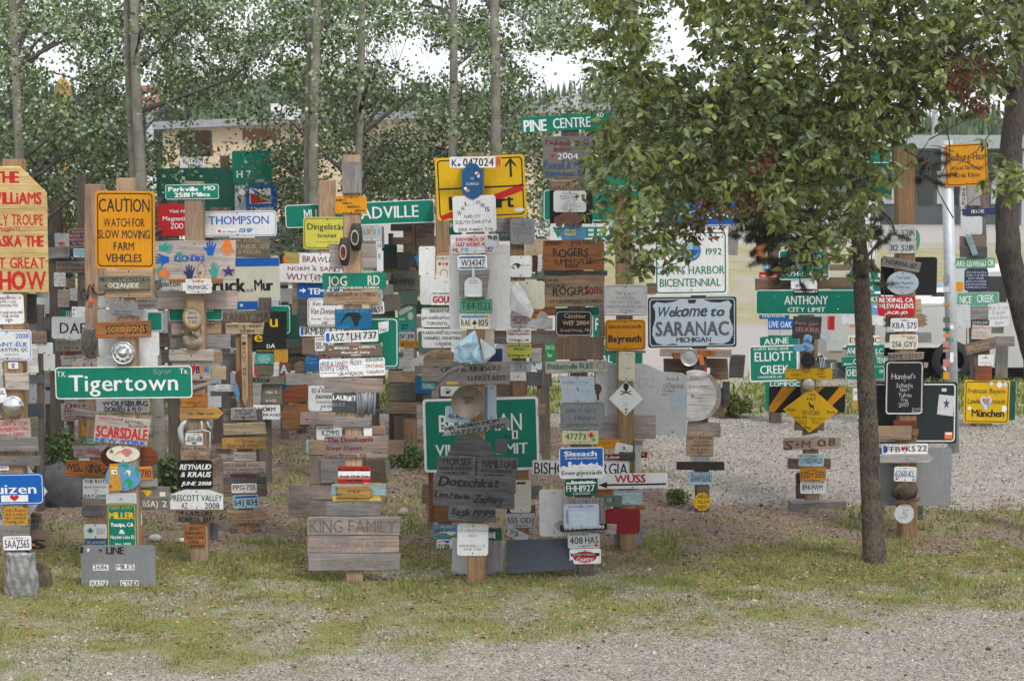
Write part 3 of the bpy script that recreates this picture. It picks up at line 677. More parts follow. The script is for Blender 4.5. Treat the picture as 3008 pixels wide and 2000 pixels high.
d|F 232 775 845 1000|0|m white black pent|White pointed sign reading Prescott Valley AZ 2008|[240 836 832 905]PRESCOTT VALLEY|[365 925 435 990]AZ|[635 925 802 990]2008
d|F 285 1002 780 1150|0|w brown black h k|Brown board with the Caylors in black paint|[300 1012 400 1050]THE|[415 1022 722 1070]CAYLORS|[340 1085 750 1140]ROBERTA, JERRY
d-|F 660 1160 790 1356|0|m lead|Dark grey panel right of the lowest orange board
d|F 392 1180 635 1412|0|w opaint black h|Square orange painted board near the ground under the Caylors board|JEAN~HANSEN~SAPAUHI~SASK
j1-|E 1380 225 1615 548|0|m green white b|Green sign end behind the black board with gold letters
j1-|E 1500 262 1722 610|0|m dkgreen|Dark green panel edge right of the black board with gold letters
j1-|E 1605 278 1678 405|0|m lightgrey grey s|Narrow grey sign with small script near the dark green edge|Del~Jess~Milo
j1|E 1150 295 1572 722|0|w black yellow|Black board with carved gold letters u and e|[1385 380 1472 470]u|[1205 565 1295 640]e|[1305 400 1345 468]r|[1345 668 1440 716 white h]DA
j1|E 1160 722 1502 760|0|m dkgreen yellow|Narrow dark green strip with yellow text under the black board|Anita Reece IN
j1|E 1430 725 1592 882|0|m ochre|Dull orange panel right of the teal names sign
j1|E 1200 885 1422 1032|0|m olive red|Dark olive panel with red corners under the teal names sign|[1200 895 1240 1030]#tri|[1225 1000 1280 1030]#star
j1|E 1210 778 1425 898|0|m teal white|Teal sign with small white names under the black board|Travels of~Brad & Kaye~HANSTONE~Ontario
j1|E 1490 882 1622 1055|0|w rust lightblue k|Red brown board with a large pale letter A|[1508 908 1585 1000]A
j1|E 1425 882 1492 1032|0|w white|Narrow cream board left of the red brown letter A
j1|E 1280 1130 1520 1362|0|w olive cream h|Mottled camouflage board with faint names below Bouchs|~MIX 3~~ROSS
j1|E 1175 1042 1556 1130|0|w olive black h k|Grey green board with Bouchs in black script|[1180 1060 1380 1105 i]BOUCHS|[1282 1145 1510 1172]DIXSON, N.S.
j1|E 1150 1122 1282 1412|0|w lgrey|Tall light grey slatted board left of the camouflage board
j1|E 1170 1368 1502 1535|0|m white black|White sign reading Norm Hillebrand behind the Exeter board|[1250 1395 1445 1440 k]NORM|[1170 1465 1500 1498]HILLEBRAND
h-|E 838 282 1382 420|0|w olive brown s|Tan grey board with large thin Granby MA lettering|[850 308 1370 402]RANBY, MA
h-|E 830 772 1068 965|0|w grey|Grey board left of the pointed stake
h-|E 760 1132 972 1216|0|m white grey|White sign reading Lord Oberan left of the pointed stake|[785 1140 870 1172]LORD|[770 1182 905 1212]OBERAN
h-|E 700 1205 962 1262|3|w slate|Slim slate coloured board left of the pointed stake
h|E 990 972 1072 1280|0|w rust rag|Crumpled orange brown board strip left of the pointed stake
h|E 875 430 1305 556|0|w cream brown|Cream board with Arthur and Ylinieni lettering topping the stake|[890 445 1020 475]ARTHUR|[1075 448 1100 475]&|[1150 442 1280 472]REIJO|[1030 500 1200 535]YLINIENI
h|E 1058 560 1128 1382|0|w cream brown stake v|Pointed cream stake with letters running down it|[1072 590 1108 1040]T~I~S~A~U~T~ ~M~N
h-|E 848 1412 1302 1592|0|w grey|Wide grey board behind the Exeter board
h|E 935 1400 1225 1540|1|w lgrey black h|Pale board reading John and Liz Stephens Exeter Ont|JOHN & LIZ~STEPHENS~EXETER. ONT
h|F 850 135 1302 188|0|w grey|Grey plank under the tilted pale board on the stake post
h|F 845 10 1335 140|2|w cream grey s|Pale tan board with faint writing above the amber plank|[920 35 1100 60]DUKE ATTA
h|F 828 180 1345 306|0|w amber brown h s|Amber plank with burnt writing on the stake post|To Queen~Elder ask Kathy
h|F 960 345 1218 445|0|w pinkcream|Small white streaked board under the amber plank
h|F 930 592 1225 632|0|w red|Dark red board ends under the Budapest board
h|F 850 455 1336 592|0|w pinkcream brown|Pale board reading Budapest Arizona Alaska|[862 478 1265 508]LES & BERNIE (PAUL)|[862 525 1318 552]BUDAPEST-ARIZONA-ALASKA|[895 562 1318 585]IN HIS RV MAY 2008
h|F 848 630 1342 705|0|w slate|Dark grey plank above the PPG-755 plate
h|F 852 710 1350 850|0|w brown|Brown plank behind the PPG-755 plate
h|F 940 705 1232 815|1|p white redbrown|White plate PPG-755 with brown characters|[958 722 1215 778]PPG-755
h|F 955 835 1252 990|3|p lightblue navy|Pale blue Minnesota plate 54J 834|[972 890 1238 950]54J 834|[985 842 1235 868 blue]#rect|[1060 850 1160 864 maroon s]Minnesota|[1208 945 1242 965 green2]#rect
h-|F 925 1150 1272 1212|0|w white|Two white board ends below the tan arrow board
h|F 890 1010 1378 1160|1|w tan brown arrowR|Tan wooden arrow for Don and Penny Letterman Boonville|[905 1042 1190 1065 h]DON PENNY|[905 1078 1195 1105 h]LETTERMAN|[905 1118 1330 1145 h]BOONVILLE IN 2007
k-|G -243 605 1475 870|2.3|m green white b|Long green road sign reading Meadville behind the timber posts|[-28 665 118 800]MU|[628 665 1290 800]ADVILLE
k2|G 225 225 640 340|-4|m green white|x
k|D 1690 1190 2242 1332|-.5|m white darkred h|White sign with red Brawley lettering above Norm and Sandy|[1762 1228 2160 1295]BRAWLEY
k|D 1545 1182 1722 1332|-5|w yellow rag|Crumpled yellow cloth like board left of the Brawley sign
k|D 1540 1215 1575 1325|0|m orange|Narrow bright orange strip at the left of the Brawley sign
k|D 1490 1320 2262 1530|-1|m white darkred h|White sign with Norm and Sandy Wuytens in red|[1590 1348 2250 1395]NORM & SANDY|[1580 1432 2060 1500]WUYTENS
k|D 1768 775 2330 1145|-.3|m lemon black b2 inset|Lemon yellow town sign reading Dingelstaedt Eichsfeld|[1815 850 2295 920]Dingelstädt|[1935 970 2140 1008]Eichsfeld|[1920 1055 2160 1066 s]Wir sind eine moderne Stadt
k-|E 1640 -80 1712 330|0|w cream|Narrow cream board left of the blue Temagami sign
k|E 1695 -32 2400 135|0|m blue white|Blue sign with a white arrow reading Temagami|[1830 28 2330 95 k]TEMAGAMI|[1725 20 1800 85]#arrowR
k|E 1715 140 1820 460|0|w dark|Dark board strip left of the Van Donselaar sign
k|E 1815 140 2235 460|0|m white maroon b2 inset|White sign with red script Ken and Anita Van Donselaar|[1880 178 2170 225 i]Ken & Anita|[1852 255 2215 322 i]Van Donselaar|[1860 368 2140 388 i]Petrolia . Trout Riv|[1980 408 2050 435 i]2007
k|E 1725 462 2242 580|0|p white black eu|White German plate reading IRMI-PL|[1785 480 2230 560]IRMI-BLATT
k|E 1755 600 1895 790|0|w brown|Brown board left of the white 515 plate
k|E 1895 590 2112 752|1|p white black|White Washington plate starting with 515|[1915 648 2100 720]515-MLE|[1920 610 2020 628 red s]WASHINGTON
k|E 1950 785 2225 862|0|m purple rose h|Purple and blue banner sign below the 515 plate|[1955 800 2050 845]Gray|[2080 820 2200 845 white]KAYLENE
k|E 1660 872 1795 1002|3|w brown blob|Rounded brown board left of the blue blob sign
k|E 1770 785 1955 992|0|m blue2 skyblue blob h|Blue blob shaped sign with pale script|[1805 820 1920 900]Can~Logan
k|E 1520 1140 1852 1345|0|w rust blob|Stained rust brown board left of the Dawson sign, upper one
k|E 1500 1350 1842 1660|0|w orange blob|Glossy rust orange rounded board left of the Dawson sign, lower one
k|E 1565 1005 2012 1142|0|w lgrey|Light grey plank under the blue blob sign
k|E 1825 1145 2112 1440|0|m white black|White sign for Ed and R Dawson of Jacksonville|[1868 1178 2100 1228]ED & RUTH|[1915 1255 2105 1295 k]DAWSON|[1915 1322 2105 1348 s]JACKSONVILLE|[1965 1370 2095 1398 s]JUNE 2008
k|F 1728 -115 2132 30|0|w pink red|Pinkish plank with a small red flower below the Dawson sign|[1790 -55 1835 -15]#star
k|F 1918 40 2212 202|1|p white navy|White Washington plate KZMMS|[1985 92 2182 150]KZMMS|[1950 58 2125 72 red s]WASHINGTON
k|F 1800 205 1920 360|0|p lightblue|Pale blue plate edge left of the Donovan board
k|I 40 208 1126 375|0|w tan|Wide tan plank behind the Donovan board
k|I 40 378 312 712|0|w pink v|Tall pinkish board at the lower left of the Donovan board
k|I 910 440 962 572|0|w lgrey|Small grey board end right of the red and white tour sign
k|I 160 430 462 700|1|w grey|Grey board left of the red and white tour sign
k|I 660 430 912 698|0|w brown|Grey brown board right of the red and white tour sign
k|F 1598 715 2112 888|0|w pink|Pinkish plank left of the light blue board
k|F 1598 900 2052 1092|0|w pink|Second pinkish plank left of the grey plank above the King board
l-|G 640 865 866 1052|0|p lightgrey teal|Pale plate reading 6370 E right of the moccasins|[650 912 862 975]6370 E|[700 895 750 980 orange]#maple
l-|G 800 1050 868 1160|0|m white navy h|Small white tag below the 6370 E plate|[810 1065 860 1125]J LA
l-|G 810 1160 886 1400|0|m white teal|Narrow white strip with a teal letter R|[830 1195 862 1260]R
l-|G 268 1085 812 1368|0|w pinkcream|Pale blank board behind the moccasins
l-|G 650 1350 842 1412|0|p white black|White plate edge reading 35 above Jog Rd|[765 1355 832 1405]35
l|G 405 135 627 505|.5|w grey v|Grey weathered sled shaped board topping the Jog Rd post
l|G 330 535 696 738|0|m amber black k|Orange sign with stepped names Ruben Mary Kristina Sonya|[435 542 595 555]ALSO MET TIM|[340 570 465 592]RUBEN V.|[415 605 530 628]MARY V.|[470 646 620 668]KRISTINA V.|[560 688 678 710]SONYA G.|[410 722 625 735 brown]REYKJAVIK ISLAND
l|G 182 1418 920 1608|.4|m green cream|Green street sign reading Jog Rd West Palm Beach Florida|[245 1455 465 1565]JOG|[708 1448 845 1560]RD|[255 1575 840 1602 k]WEST PALM BEACH, FLORIDA
l-|H 640 45 872 215|0|p lightgrey teal|Grey plate with teal letter behind the Fransiska board|[835 90 860 140]K
l-|H 728 180 896 322|3|p white black|White plate ending 2655 under the Fransiska board|[735 235 888 302]2655
l|H 197 60 826 218|1|w tan brown|Tan weathered board reading Fransiska and Mike|[250 80 800 120 h]FRANSISKA i MIKE|[335 142 740 158 h s]WHITEHORSE CANADA|[470 178 690 192 s]16. August
l-|H 570 360 1066 945|0|m green white b2 inset|Large green sign behind the Herb and Sandy sign|[830 405 950 548]#poly 830,420 950,400 945,520 835,550|[820 485 925 525 grey i]ne|[855 650 880 695]S
l|H 328 265 752 498|1|m deepblue black|Deep blue plate with a black whale tail|[375 288 640 470]#tail|[360 278 700 305 skyblue]BY LORNE RO|[370 460 500 480 skyblue]ALASKA
l|H 210 518 826 650|2|p white black eu|White German plate ASZ LH 737|[275 545 435 628]ASZ|[515 540 622 622]LH|[655 533 815 612]737|[460 535 497 565 maroon]#disc|[458 570 500 632 lightgrey]#disc
l|H 217 675 872 812|1|w brown white h k|Brown board with white Bradleys and Laffertys lettering|[325 698 495 722]BRADLEYS|[255 720 295 735]The|[540 710 585 728]and|[615 690 795 715]LAFFERTYS|[405 750 730 775]Flowers BC Scotty|[520 785 625 802]MEXICO
l|H 150 832 906 1040|1.8|m white navy h s|White handwritten sign for Herb Sandy Frost Kenora Ontario|[160 860 640 905]HERB & SANDY FROST|[160 925 490 970]NORM & CHERYL|[365 985 655 1025]GRANDBOIS|[690 838 888 875 black]KENORA|[685 908 900 945 red]ONTARIO|[690 978 890 1010 darkred]CANADA|[160 912 480 918 red]#rect|[160 988 350 993 red]#rect
l|H 205 1065 880 1228|-.5|w pink|Pinkish grey plank with a knot under the Herb and Sandy sign
l|H 298 1245 582 1450|-2|w slate white h|Slate sign with white Laurie lettering|[305 1262 575 1315 k]LAURIET|[310 1345 450 1385 grey]RUST
l|I 325 -60 738 58|0|w grey|Grey plank under the slate Laurie sign
l-|I 755 42 912 135|0|w tan|Small tan board right above the Donovan board
l|I 660 62 757 155|0|m white|Small white blank tag above the Donovan board
l|I 205 155 942 408|.5|w pink maroon h|Pinkish board with dark red Donovans of River Denys lettering|[240 170 765 222 k]The Donovan's|[232 265 655 322]River Denys.|[218 355 690 402]Cape Breton, NS|[765 335 935 358]5700 mi
l|I 362 505 738 696|0|m red black|Red and white Rosario and Bob Arctic Circle tour sign|[366 562 735 620 white]#rect|[366 620 735 652 rose]#rect|[372 530 720 562 k]Rosario / Bob|[385 605 720 632 k]Arctic Circle Tour|[455 655 645 675 k]May 2008
l|I 662 698 858 715|0|w yellow|Thin yellow board edge under the red and white tour sign
l|I 285 712 912 843|0|w ltblue|Light blue board behind the ragged amber board
l|I 300 845 857 906|0|w yellow|Yellow board above the grey plank on the Jog Rd post
l|I 345 732 765 868|0|w amber brown jag h s|Ragged amber board in front of the light blue board|[480 780 620 810]EMILIE
l|I 230 908 857 1080|0|w grey black s|Wide grey plank just above the King Family board|[330 940 720 965 grey]ALBERTA CANADA
m|G 970 850 1215 935|0|w dark|Dark board behind the right end of Meadville
m|G 985 1010 1210 1092|0|w brown|Small brown board under the dark board right of Meadville
m|G 1265 842 1475 1150|0|w brown black h|Brown board with black Scandia lettering left of the yellow town sign|[1335 865 1470 900]SCHWIF|[1300 925 1455 960]SCANDIA|[1268 985 1375 1020]DOG
m|G 1040 1180 1195 1390|0|w dark|Dark square board above the Jennings board
m|G 1215 1205 1305 1350|0|m slate skyblue|Dark panel with a sky blue picture left of the white panels|[1225 1210 1300 1340]#tail
n1|G 862 1088 1045 1410|0|m dkgreen|Dark green rounded panel right of the moccasins
n1|G 890 1358 1035 1432|1|m lemon black|Small yellow label on the dark green rounded panel|dal & Chrissi
m|G 1000 1390 1302 1640|0|w olive black|Greenish grey board reading Jennings of Kentucky|[1040 1455 1195 1475 s]MYERS - NC|[1003 1482 1245 1540]JENNINGS|[1045 1602 1275 1622]MARY SHARON KY
m|H 1060 60 1282 215|0|m greengrey|Grey green panel right of the Fransiska board
m|H 1050 220 1245 402|0|m green2 lightgrey|Green board with pale snowshoe shapes above the 217 plate|[1055 240 1230 330]#poly 1055,310 1070,280 1190,225 1230,235 1220,265 1080,340|[1165 300 1230 390]#disc|[1065 375 1140 390]#rect
m|H 885 98 1085 285|2|m taupe|Blank taupe square panel left of the grey green panel
m|H 1060 530 1248 626|0|p lightgrey black|Grey plate reading JV 391|[1065 555 1240 610]JV 391
m|H 1058 402 1262 532|0|p teal black|Teal plate reading 217|[1095 440 1175 498]217|[1215 490 1245 515 red]#rect
m|H 1068 626 1302 710|0|p amber black|Amber plate reading NKENSTE|[1072 645 1292 695]NKENSTE
m|H 1075 715 1235 826|0|m lightgrey grey s|Small grey sign with two faint lines below NKENSTE|JILLYBEAN~CALIFORNIA
m|H 1000 830 1297 1075|0|m silver|Blank dented silver grey panel under the amber plate
m|H 980 1165 1388 1350|1|w vdark|Very dark wide board right of the slate Laurie sign
m|H 975 1350 1332 1495|-1|w dark black h|Dark grey board with Minnesota lettering under the very dark board|[1020 1400 1300 1435]PICKYONE, MN|[1085 1455 1270 1480]1105 MI
m|H 800 1420 1005 1465|-1|w grey|Narrow grey board end left of the Minnesota board
p|G 1490 1190 1660 1640|0|w tan|Tan board behind the cream flag sign
p|G 1495 1222 1652 1550|0|m cream red s|Cream sign with small red maple leaf flag|[1522 1298 1550 1330]#rect|[1605 1298 1630 1330]#rect|[1560 1300 1598 1328]#maple|[1540 1370 1630 1480 rose]#ring|[1500 1235 1640 1268 grey]ISLAND ROAD~KINDERSLEY|[1515 1515 1640 1530 grey]UPPER CANADA
p|G 1310 1450 1660 1783|0|m white|Blank white lower panel left of the tall centre panel
p|G 1295 1112 1486 1452|0|m white|Blank white upper panel left of the tan board
p|H 1425 62 1780 222|0|p white red|White plate with red Gou lettering|[1458 118 1770 192 k]GOULET|[1450 75 1700 95 blue s]Yukon
p|H 1325 248 1960 475|0|m white navy|White sign for Brian Nugent of Toronto|[1425 272 1800 308]BRIAN NUGENT|[1338 342 1940 380]proelitefootballcamp|[1385 412 1850 448]TORONTO, CANADA
p|H 1330 492 1800 712|0|m white black|White sign for Karen Kristalovich of Winnipeg|[1342 520 1775 556]KAREN KRISTALOVICH|[1350 582 1775 618]WINNIPEG, MANITOBA|[1492 646 1672 682]CANADA
p|H 1345 730 1760 978|0|w tan brown round|Tan oval wooden sign for Guy and Dot|[1490 775 1690 800]Guy & Dot|[1510 818 1690 840]BREWIN|[1400 790 1430 820 red]#maple|[1450 912 1650 935]LAW . GREEN
p|H 1330 950 1530 1100|0|w pink|Pinkish board left below the tan oval sign
p|H 1440 1142 1532 1290|0|w pink|Narrow pinkish board left of the pawprint sign
p|H 1325 1100 1482 1192|0|p teal white s|Pale teal plate reading FOWLZ|[1340 1120 1475 1175]FOWLZ
p|H 1535 1142 1765 1278|0|w brown|Brown backing board of the left pawprint sign
p|H 1545 1155 1755 1268|0|m white black|White card with a black pawprint left of the gold pan|[1592 1172 1662 1240]#paw
s|L 15 265 1345 1110|1.5|m green white b|Big green village limit sign behind the gold pan|[200 455 1150 648]BRIDGMAN|[150 795 1210 918]VILLAGE LIMIT|[1035 652 1102 748]#rect|[1060 665 1078 735 black]I|[955 705 1018 745 black]M
p-|I 1328 702 1442 940|0|w tan|Tan board left of the Dotschkat planks
p-|I 1385 940 1450 1230|0|w tan|Lower tan board left of the rusty board
p|I 1415 940 1850 1150|0|w orange|Rusty orange board behind the Saskatchewan 1999 plank
p|I 1415 570 1458 1135|0|w rust v|Narrow rusty strip left of the Dotschkat planks
p|I 1458 1178 1740 1335|1|p skyblue maroon|Blue Kentucky plate reading 380 K|[1475 1222 1730 1290]380 KJT|[1465 1305 1735 1330 green2]#rect|[1550 1186 1690 1208 white s]KENTUCKY|[1465 1255 1735 1300 cream]#tail
p|I 1500 1348 1672 1502|1|p white black|White plate reading DZR with a yellow band|[1505 1478 1668 1500 yellow]#rect|[1525 1402 1650 1472]DZR|[1505 1352 1665 1390 blue]#tail
p|I 1670 1328 1735 1640|0|m white|Narrow white panel strip left of the Bakersfield sheet
r-|G 1492 75 2525 795|2.8|m yellow black b2 inset|Big yellow town sign with an up arrow and red diagonal|[1540 400 2505 760 red]#poly 1545,795 1520,745 2500,405 2500,490|[1515 425 2505 443]#rect|[1640 528 2370 675 k]Hassfurt|[2300 108 2425 330]#arrowU|[2380 690 2500 735 white]#disc
r-|G 1645 820 1790 985|0|m green white|Green sign corner with the letter R under the yellow town sign|[1655 842 1692 895]R
r-|G 1645 1090 2345 2063|0|m white|Tall blank white panel behind the W34347 plate
r-|H 1780 512 2162 722|0|m cream|Cream board behind the pale blue tarp
r-|H 2060 720 2258 872|0|m navy|Dark navy panel right of the pale blue tarp
r-|H 2085 1138 2188 1545|0|m paleblue|Pale blue strip behind the gold pan
r-|H 2010 1158 2087 1545|0|m skyblue|Sky blue vertical strip right of the gold pan
r|G 1648 82 2242 212|.5|p white black|White German plate K 047024|[1675 112 1735 195]K|[1740 155 1775 192 blue]#disc|[1805 102 2155 190]047024|[2178 82 2240 208 orange]#rect|[2190 100 2230 190 brown s]16~11~05
r|G 1687 528 2185 948|2|m white black h s|White square sign with handwriting Rapid City South Dakota|[1815 748 2005 785]RAPID CITY|[1712 812 2125 852]SOUTH DAKOTA|[1740 898 2145 932]2001 Alaska Trip|[1735 690 1790 750]W|[1785 640 1830 690]AL|[1830 600 1870 640]L|[1960 590 2010 620]ST|[2010 620 2060 660]URG|[2060 660 2110 710]IS
r|G 1790 158 2032 575|0|m blue2 lightgrey shield|Blue shield shaped plaque with painted flowers|[1888 318 1928 345]THE|[1845 378 1985 410]KORINGS|[1940 255 1985 290 white]#disc|[1965 275 1998 325 paleyellow]#disc|[1815 430 1850 465 white]#disc|[1830 455 1885 490 rose]#disc|[1955 262 1985 300 rose]#disc
r|G 1657 978 2220 1195|1.5|w white red k h|White board with red Snowbirds of Gulf Shores lettering|[1690 1002 2195 1200 lightgrey]#disc|[1720 1012 2055 1050]SNOWBIRDS OF|[1722 1068 2070 1108]GULF SHORES AL|[2090 990 2200 1040 black]99-05|[1692 1135 1755 1172]ME,|[1785 1128 1855 1165 skyblue]MI|[1960 1128 2035 1160 white]MA,|[2065 1120 2140 1155 blue]NH|[2060 1162 2140 1172]#rect
r|G 1762 1380 2095 1700|0|w grey|Grey board behind the white metal scoop
r|G 1740 1213 2082 1385|1|p white black|White and blue plate W34347|[1745 1218 2075 1248 blue2]#rect|[1748 1352 2075 1380 blue2]#rect|[1785 1265 2055 1338]W34347
r|H 1762 145 2142 315|-1|p palegreen dkgreen|Pale green Kansas plate T64-1533|[1785 188 2115 275]T64-1533|[1830 155 2060 168 s]KANSAS 04
r|H 1763 322 2117 500|0|p cream black|Cream plate RAE 105 with a blue top|[1768 328 2112 368 skyblue]#rect|[1785 388 1890 460]RAE|[1985 385 2095 460]105|[1905 385 1968 465]#maple|[2050 330 2090 360 ochre]#rect
r|H 1525 882 2350 1138|1|w grey black|Wide dark grey carved board under the pale blue tarp|[1550 925 2250 975 h]GROSSRINDERF|[1860 1032 2300 1085]LLERSTADT
s-|L 845 0 1205 240|0|w brown|Brown frame board behind the Brian pawprint card
s-|L 848 10 1192 232|1|m white black s|White card with Brian R AB and a pawprint|[878 62 1165 135]T, BRIAN|[862 145 1045 208]R, AB|[1092 142 1155 200]#paw
r|H 1615 1098 1755 1135|0|m brass|Small brass strip left above the gold pan
r|L 265 368 560 555|-2|p lightblue black|Pale blue plate reading 46-RU left of the gold pan|[300 450 480 510]46-RU
r|L 220 540 1020 665|9|w lgrey black rag h k|Ragged pale stick with bold black scrawl across the village sign|[260 550 900 590]MR NORM MOM|[330 610 950 655]MA-P-P-P-P & SPAM
r|L 845 745 985 907|0|w dark|Small dark board right of the dark blank board
r|L 285 690 845 950|-2|w dark torn|Dark grey slanted blank board over the village sign
r|L 170 940 618 1160|-1|w dark black k|Dark grey board reading Morses of Austin Minnesota|[240 960 565 1030 h]MORSES|[195 1058 580 1092]GEORGE & KATHY|[245 1115 545 1142]AUSTIN, MINN.
r|L 625 955 1100 1195|-2|w dark black k|Dark grey board reading Hamiltons of Austin Minnesota|[690 985 1080 1070 h]HAMILTONS|[680 1090 1035 1125]DON & MARIANNE|[710 1145 960 1172]AUSTIN, MINN.
r|L 125 1165 1078 1355|-2|w dark black h i k|Dark plank with black Dotschkat script|[200 1190 885 1290 k]Dotschkat
r|L 130 1340 1062 1530|-2.5|w dark black h i k|Dark plank with names Lee Marie Zachary|[145 1360 300 1420 k]Lee|[320 1370 545 1430 k]Marie|[600 1385 930 1470 k]Zachary
r|I 1635 960 2182 1140|-2|w dark black h i k|Dark short plank reading Sask 1999|[1670 990 1890 1070]Sask|[1925 1000 2165 1075]1999
r|I 1738 1165 2095 1535|-1|m white grey s|White sheet for the Jones family of Bakersfield|[1745 1232 2090 1258]L.D. VOKACH JONES|[1910 1270 1925 1285]&|[1858 1295 1980 1315]SNOOPY|[1762 1405 2068 1432]BAKERSFIELD, CA|[1812 1445 2015 1468]JUNE, 2008
r-|I 2092 1215 2252 1358|1|m dkgreen white|Dark green sign end reading ANE right of the Bakersfield sheet|[2100 1265 2178 1330 k]ANE
r-|I 2080 1358 2258 1720|0|w grey v|Tall grey board leaning low right of the Bakersfield sheet
s-|J 222 1330 390 1600|0|w grey|Grey board below the lower right corner of the yellow town sign
s|J 225 1490 470 1600|0|w slate black|Dark grey strip with faint 2005 right of the Rapid City sign|[290 1515 470 1550 grey]7-4 2005
s|J 390 1345 668 1640|0|m grey grey|Grey framed panel with faint scratched writing under the yellow town sign|[410 1385 640 1545 lead h s]FRAGERTY~LIGHTBOUR~TOW
s|K 640 195 705 390|0|w red|Small red brown board right of the white logo sign
s|K 700 195 750 387|0|w white|Narrow white strip left of the orange Rogers board
s|K 382 202 636 448|0|m white grey|White sign with a small blue swoosh logo|[390 285 510 350 navy]#tail|[410 330 440 352 red]#disc|[500 302 615 320 s]CARE WEST
s|K 205 1062 912 1140|0|w brown|Brown plank behind the Kristalovich plates, upper one
s|K 205 1118 912 1215|0|w grey|Grey brown plank behind the Kristalovich plates, lower one
s|K 630 832 762 930|0|w opaint black|Orange board end reading YD beside the saw disc|[650 840 740 868]YD
s|K 385 492 785 815|0|m cream|Cream white blank panel behind the torn white cloth
s|K 385 850 628 1030|0|m silver darkred k|Light sign for A Kristalovich in red capitals|~A KRISTALOVICH~ARIEL MEDDING~SURREY, BC~
s|K 345 1035 628 1202|0|m white darkred k|White sign for Lawrence and Bev Kristalovich Tyndall|LAWRENCE & BEV~KRISTALOVICH~ ~TYNDALL, MB
s|K 345 1208 632 1380|0|m lemon green k|Yellow sign with green Lorne and Lydia lettering|LORNE & LYDIA~ERIKSEN~ ~BEAUSEJOUR, MB
s|K 385 1412 628 1538|0|m lightgrey black h s|Grey white sign with four handwritten lines under the yellow names sign|Schmidt + Ern~Tina Around~with Auntie~2003 & 2005
s|K 385 1540 570 1640|0|m white|Small blank white tag under the grey white handwritten sign
s|K 630 1262 748 1418|0|w white|Cream board right of the yellow Lorne and Lydia sign
s|K 625 1420 752 1512|0|p white blue|White plate with blue picture below the cream board|[632 1432 680 1480]#tail
s|L 1340 340 1422 462|0|w tan|Small tan board right of the village limit sign
s-|M 628 330 762 492|0|w grey|Grey board right of the cream clipboard
s-|M 345 560 680 690|0|w olive|Olive board behind the 555 ODJ plate
s|M 385 275 628 645|0|m cream|Cream clipboard sheet with a dark clip|[460 295 565 320 black]#rect|[440 390 600 392 grey]#rect|[440 440 600 442 grey]#rect|[440 490 600 492 grey]#rect|[440 540 600 542 grey]#rect
s|M 350 855 600 960|-25|m lightgrey green h|Tilted grey sign reading 99 above the slate panel|[370 870 470 940]99
s|M 345 655 677 822|1|p lightgrey black|Grey Manitoba plate 555 ODJ|[357 702 655 765]555 ODJ|[425 785 592 805 s]MANITOBA|[625 780 660 808 rose]#rect
u|J 1230 782 1892 975|0|m green white b2|Green panel high behind the poplar leaves
u|J 760 1000 1892 1380|0|m green white b2 inset|Wide green panel behind the Pine Centre post
u|J 845 1398 1892 1640|0|m white green|White sign with green lettering behind the hanging leaves|[880 1440 1880 1560 k]WHEELING|[880 1440 960 1510]#tail
u|K 1310 0 1600 60|0|m white|White sign edge under the green lettered sign
u|K 1340 820 1412 1130|0|m green white b2|Green sign strip with the letter F left of Bayreuth|[1370 920 1400 1060]F
u|K 1430 1130 1500 1300|0|m green white|Green sign corner with the letter C left of Bayreuth|[1465 1160 1495 1230]C
u|K 1400 1308 1912 1450|0|m green white b2|Green sign ending AL behind the cream reflector strip|[1380 1345 1560 1430]EAL
t-|K 905 795 1420 900|2|m green white b|Green sign edge between the Rogers board and the black tray
t|J 845 1015 1335 1400|0|w black|Black board behind the white faded list
t|J 960 1395 1262 1640|0|m skyblue round|Sky blue round panel behind the wooden bison
t|J 510 150 1532 330|3|m green white|Green Pine Centre Rd street blade atop the weathered post|[545 190 800 320 k]PINE|[880 185 1310 300]CENTRE|[1390 150 1465 195]RD
t|J 765 395 1327 880|0|w grey maroon h|Grey board with faded red and blue names and a maple leaf|[790 425 925 495]Paul|[950 430 1285 490]and AJ G|[890 520 1080 570]Brisco|[935 590 1165 655 white]2004|[845 592 905 645 red]#maple|[780 680 1300 755 blue2]Powell & Mary|[780 785 1250 850 blue2]Yorkton Sk
t|J 845 888 1262 1015|2|w tan black h|Tan board reading Mood Saskatoon SK|[1105 900 1250 940]MOOD|[850 915 1080 942 s]ELDON & Phyllis|[855 958 1250 1002]SASKATOON SK
t|J 885 1022 1262 1268|0|m white grey h s|White sign with rows of faded names above the bison|TOM & BARB~BRENDA . KEVIN~NORTH POLE~LISA . SIL~LYNN BROCK~LANCE PROFILEZ~ROSS . KELLY
t|J 1015 1465 1147 1537|0|m paleyellow green h|Small pale yellow tag reading Waples below the bison|WAPLES
t|K 760 18 1462 365|1|w orange black h|Orange brown board for Fred and Sylvia Rogers of Summitville|[810 32 1350 75]FRED - SYLVIA|[880 120 1285 210]ROGERS|[885 235 1330 300 s]SUMMITVILLE|[1010 295 1170 335]2005|[1255 245 1410 300 s]OHIO
t|K 780 372 1505 430|0|w dark|Dark plank between the two Rogers boards
t|K 785 428 1466 785|1|w tan black h|Tan board for Dave and Bernice Rogers 2005 Fort Lauderdale|[795 460 940 500]DAVE|[795 520 1015 560]BERNICE|[880 560 1290 650]ROGERS|[1240 560 1450 640 darkred]2005|[850 710 1450 745]FT LAUDERDALE, FLORIDA
t|K 905 832 1332 1130|0|m black tan rim h|Black tray with pale Clothier WIT 2004 lettering|[1010 872 1260 918]Clothier|[990 950 1295 998 k]WIT 2004|[960 1040 1310 1075]Grand Marais, MN
t|K 785 1202 912 1425|1|m green2 white|Narrow green sign reading Smith City left of the vertical grain board|[795 1222 900 1280]Smith City|[820 1320 870 1365]Bar
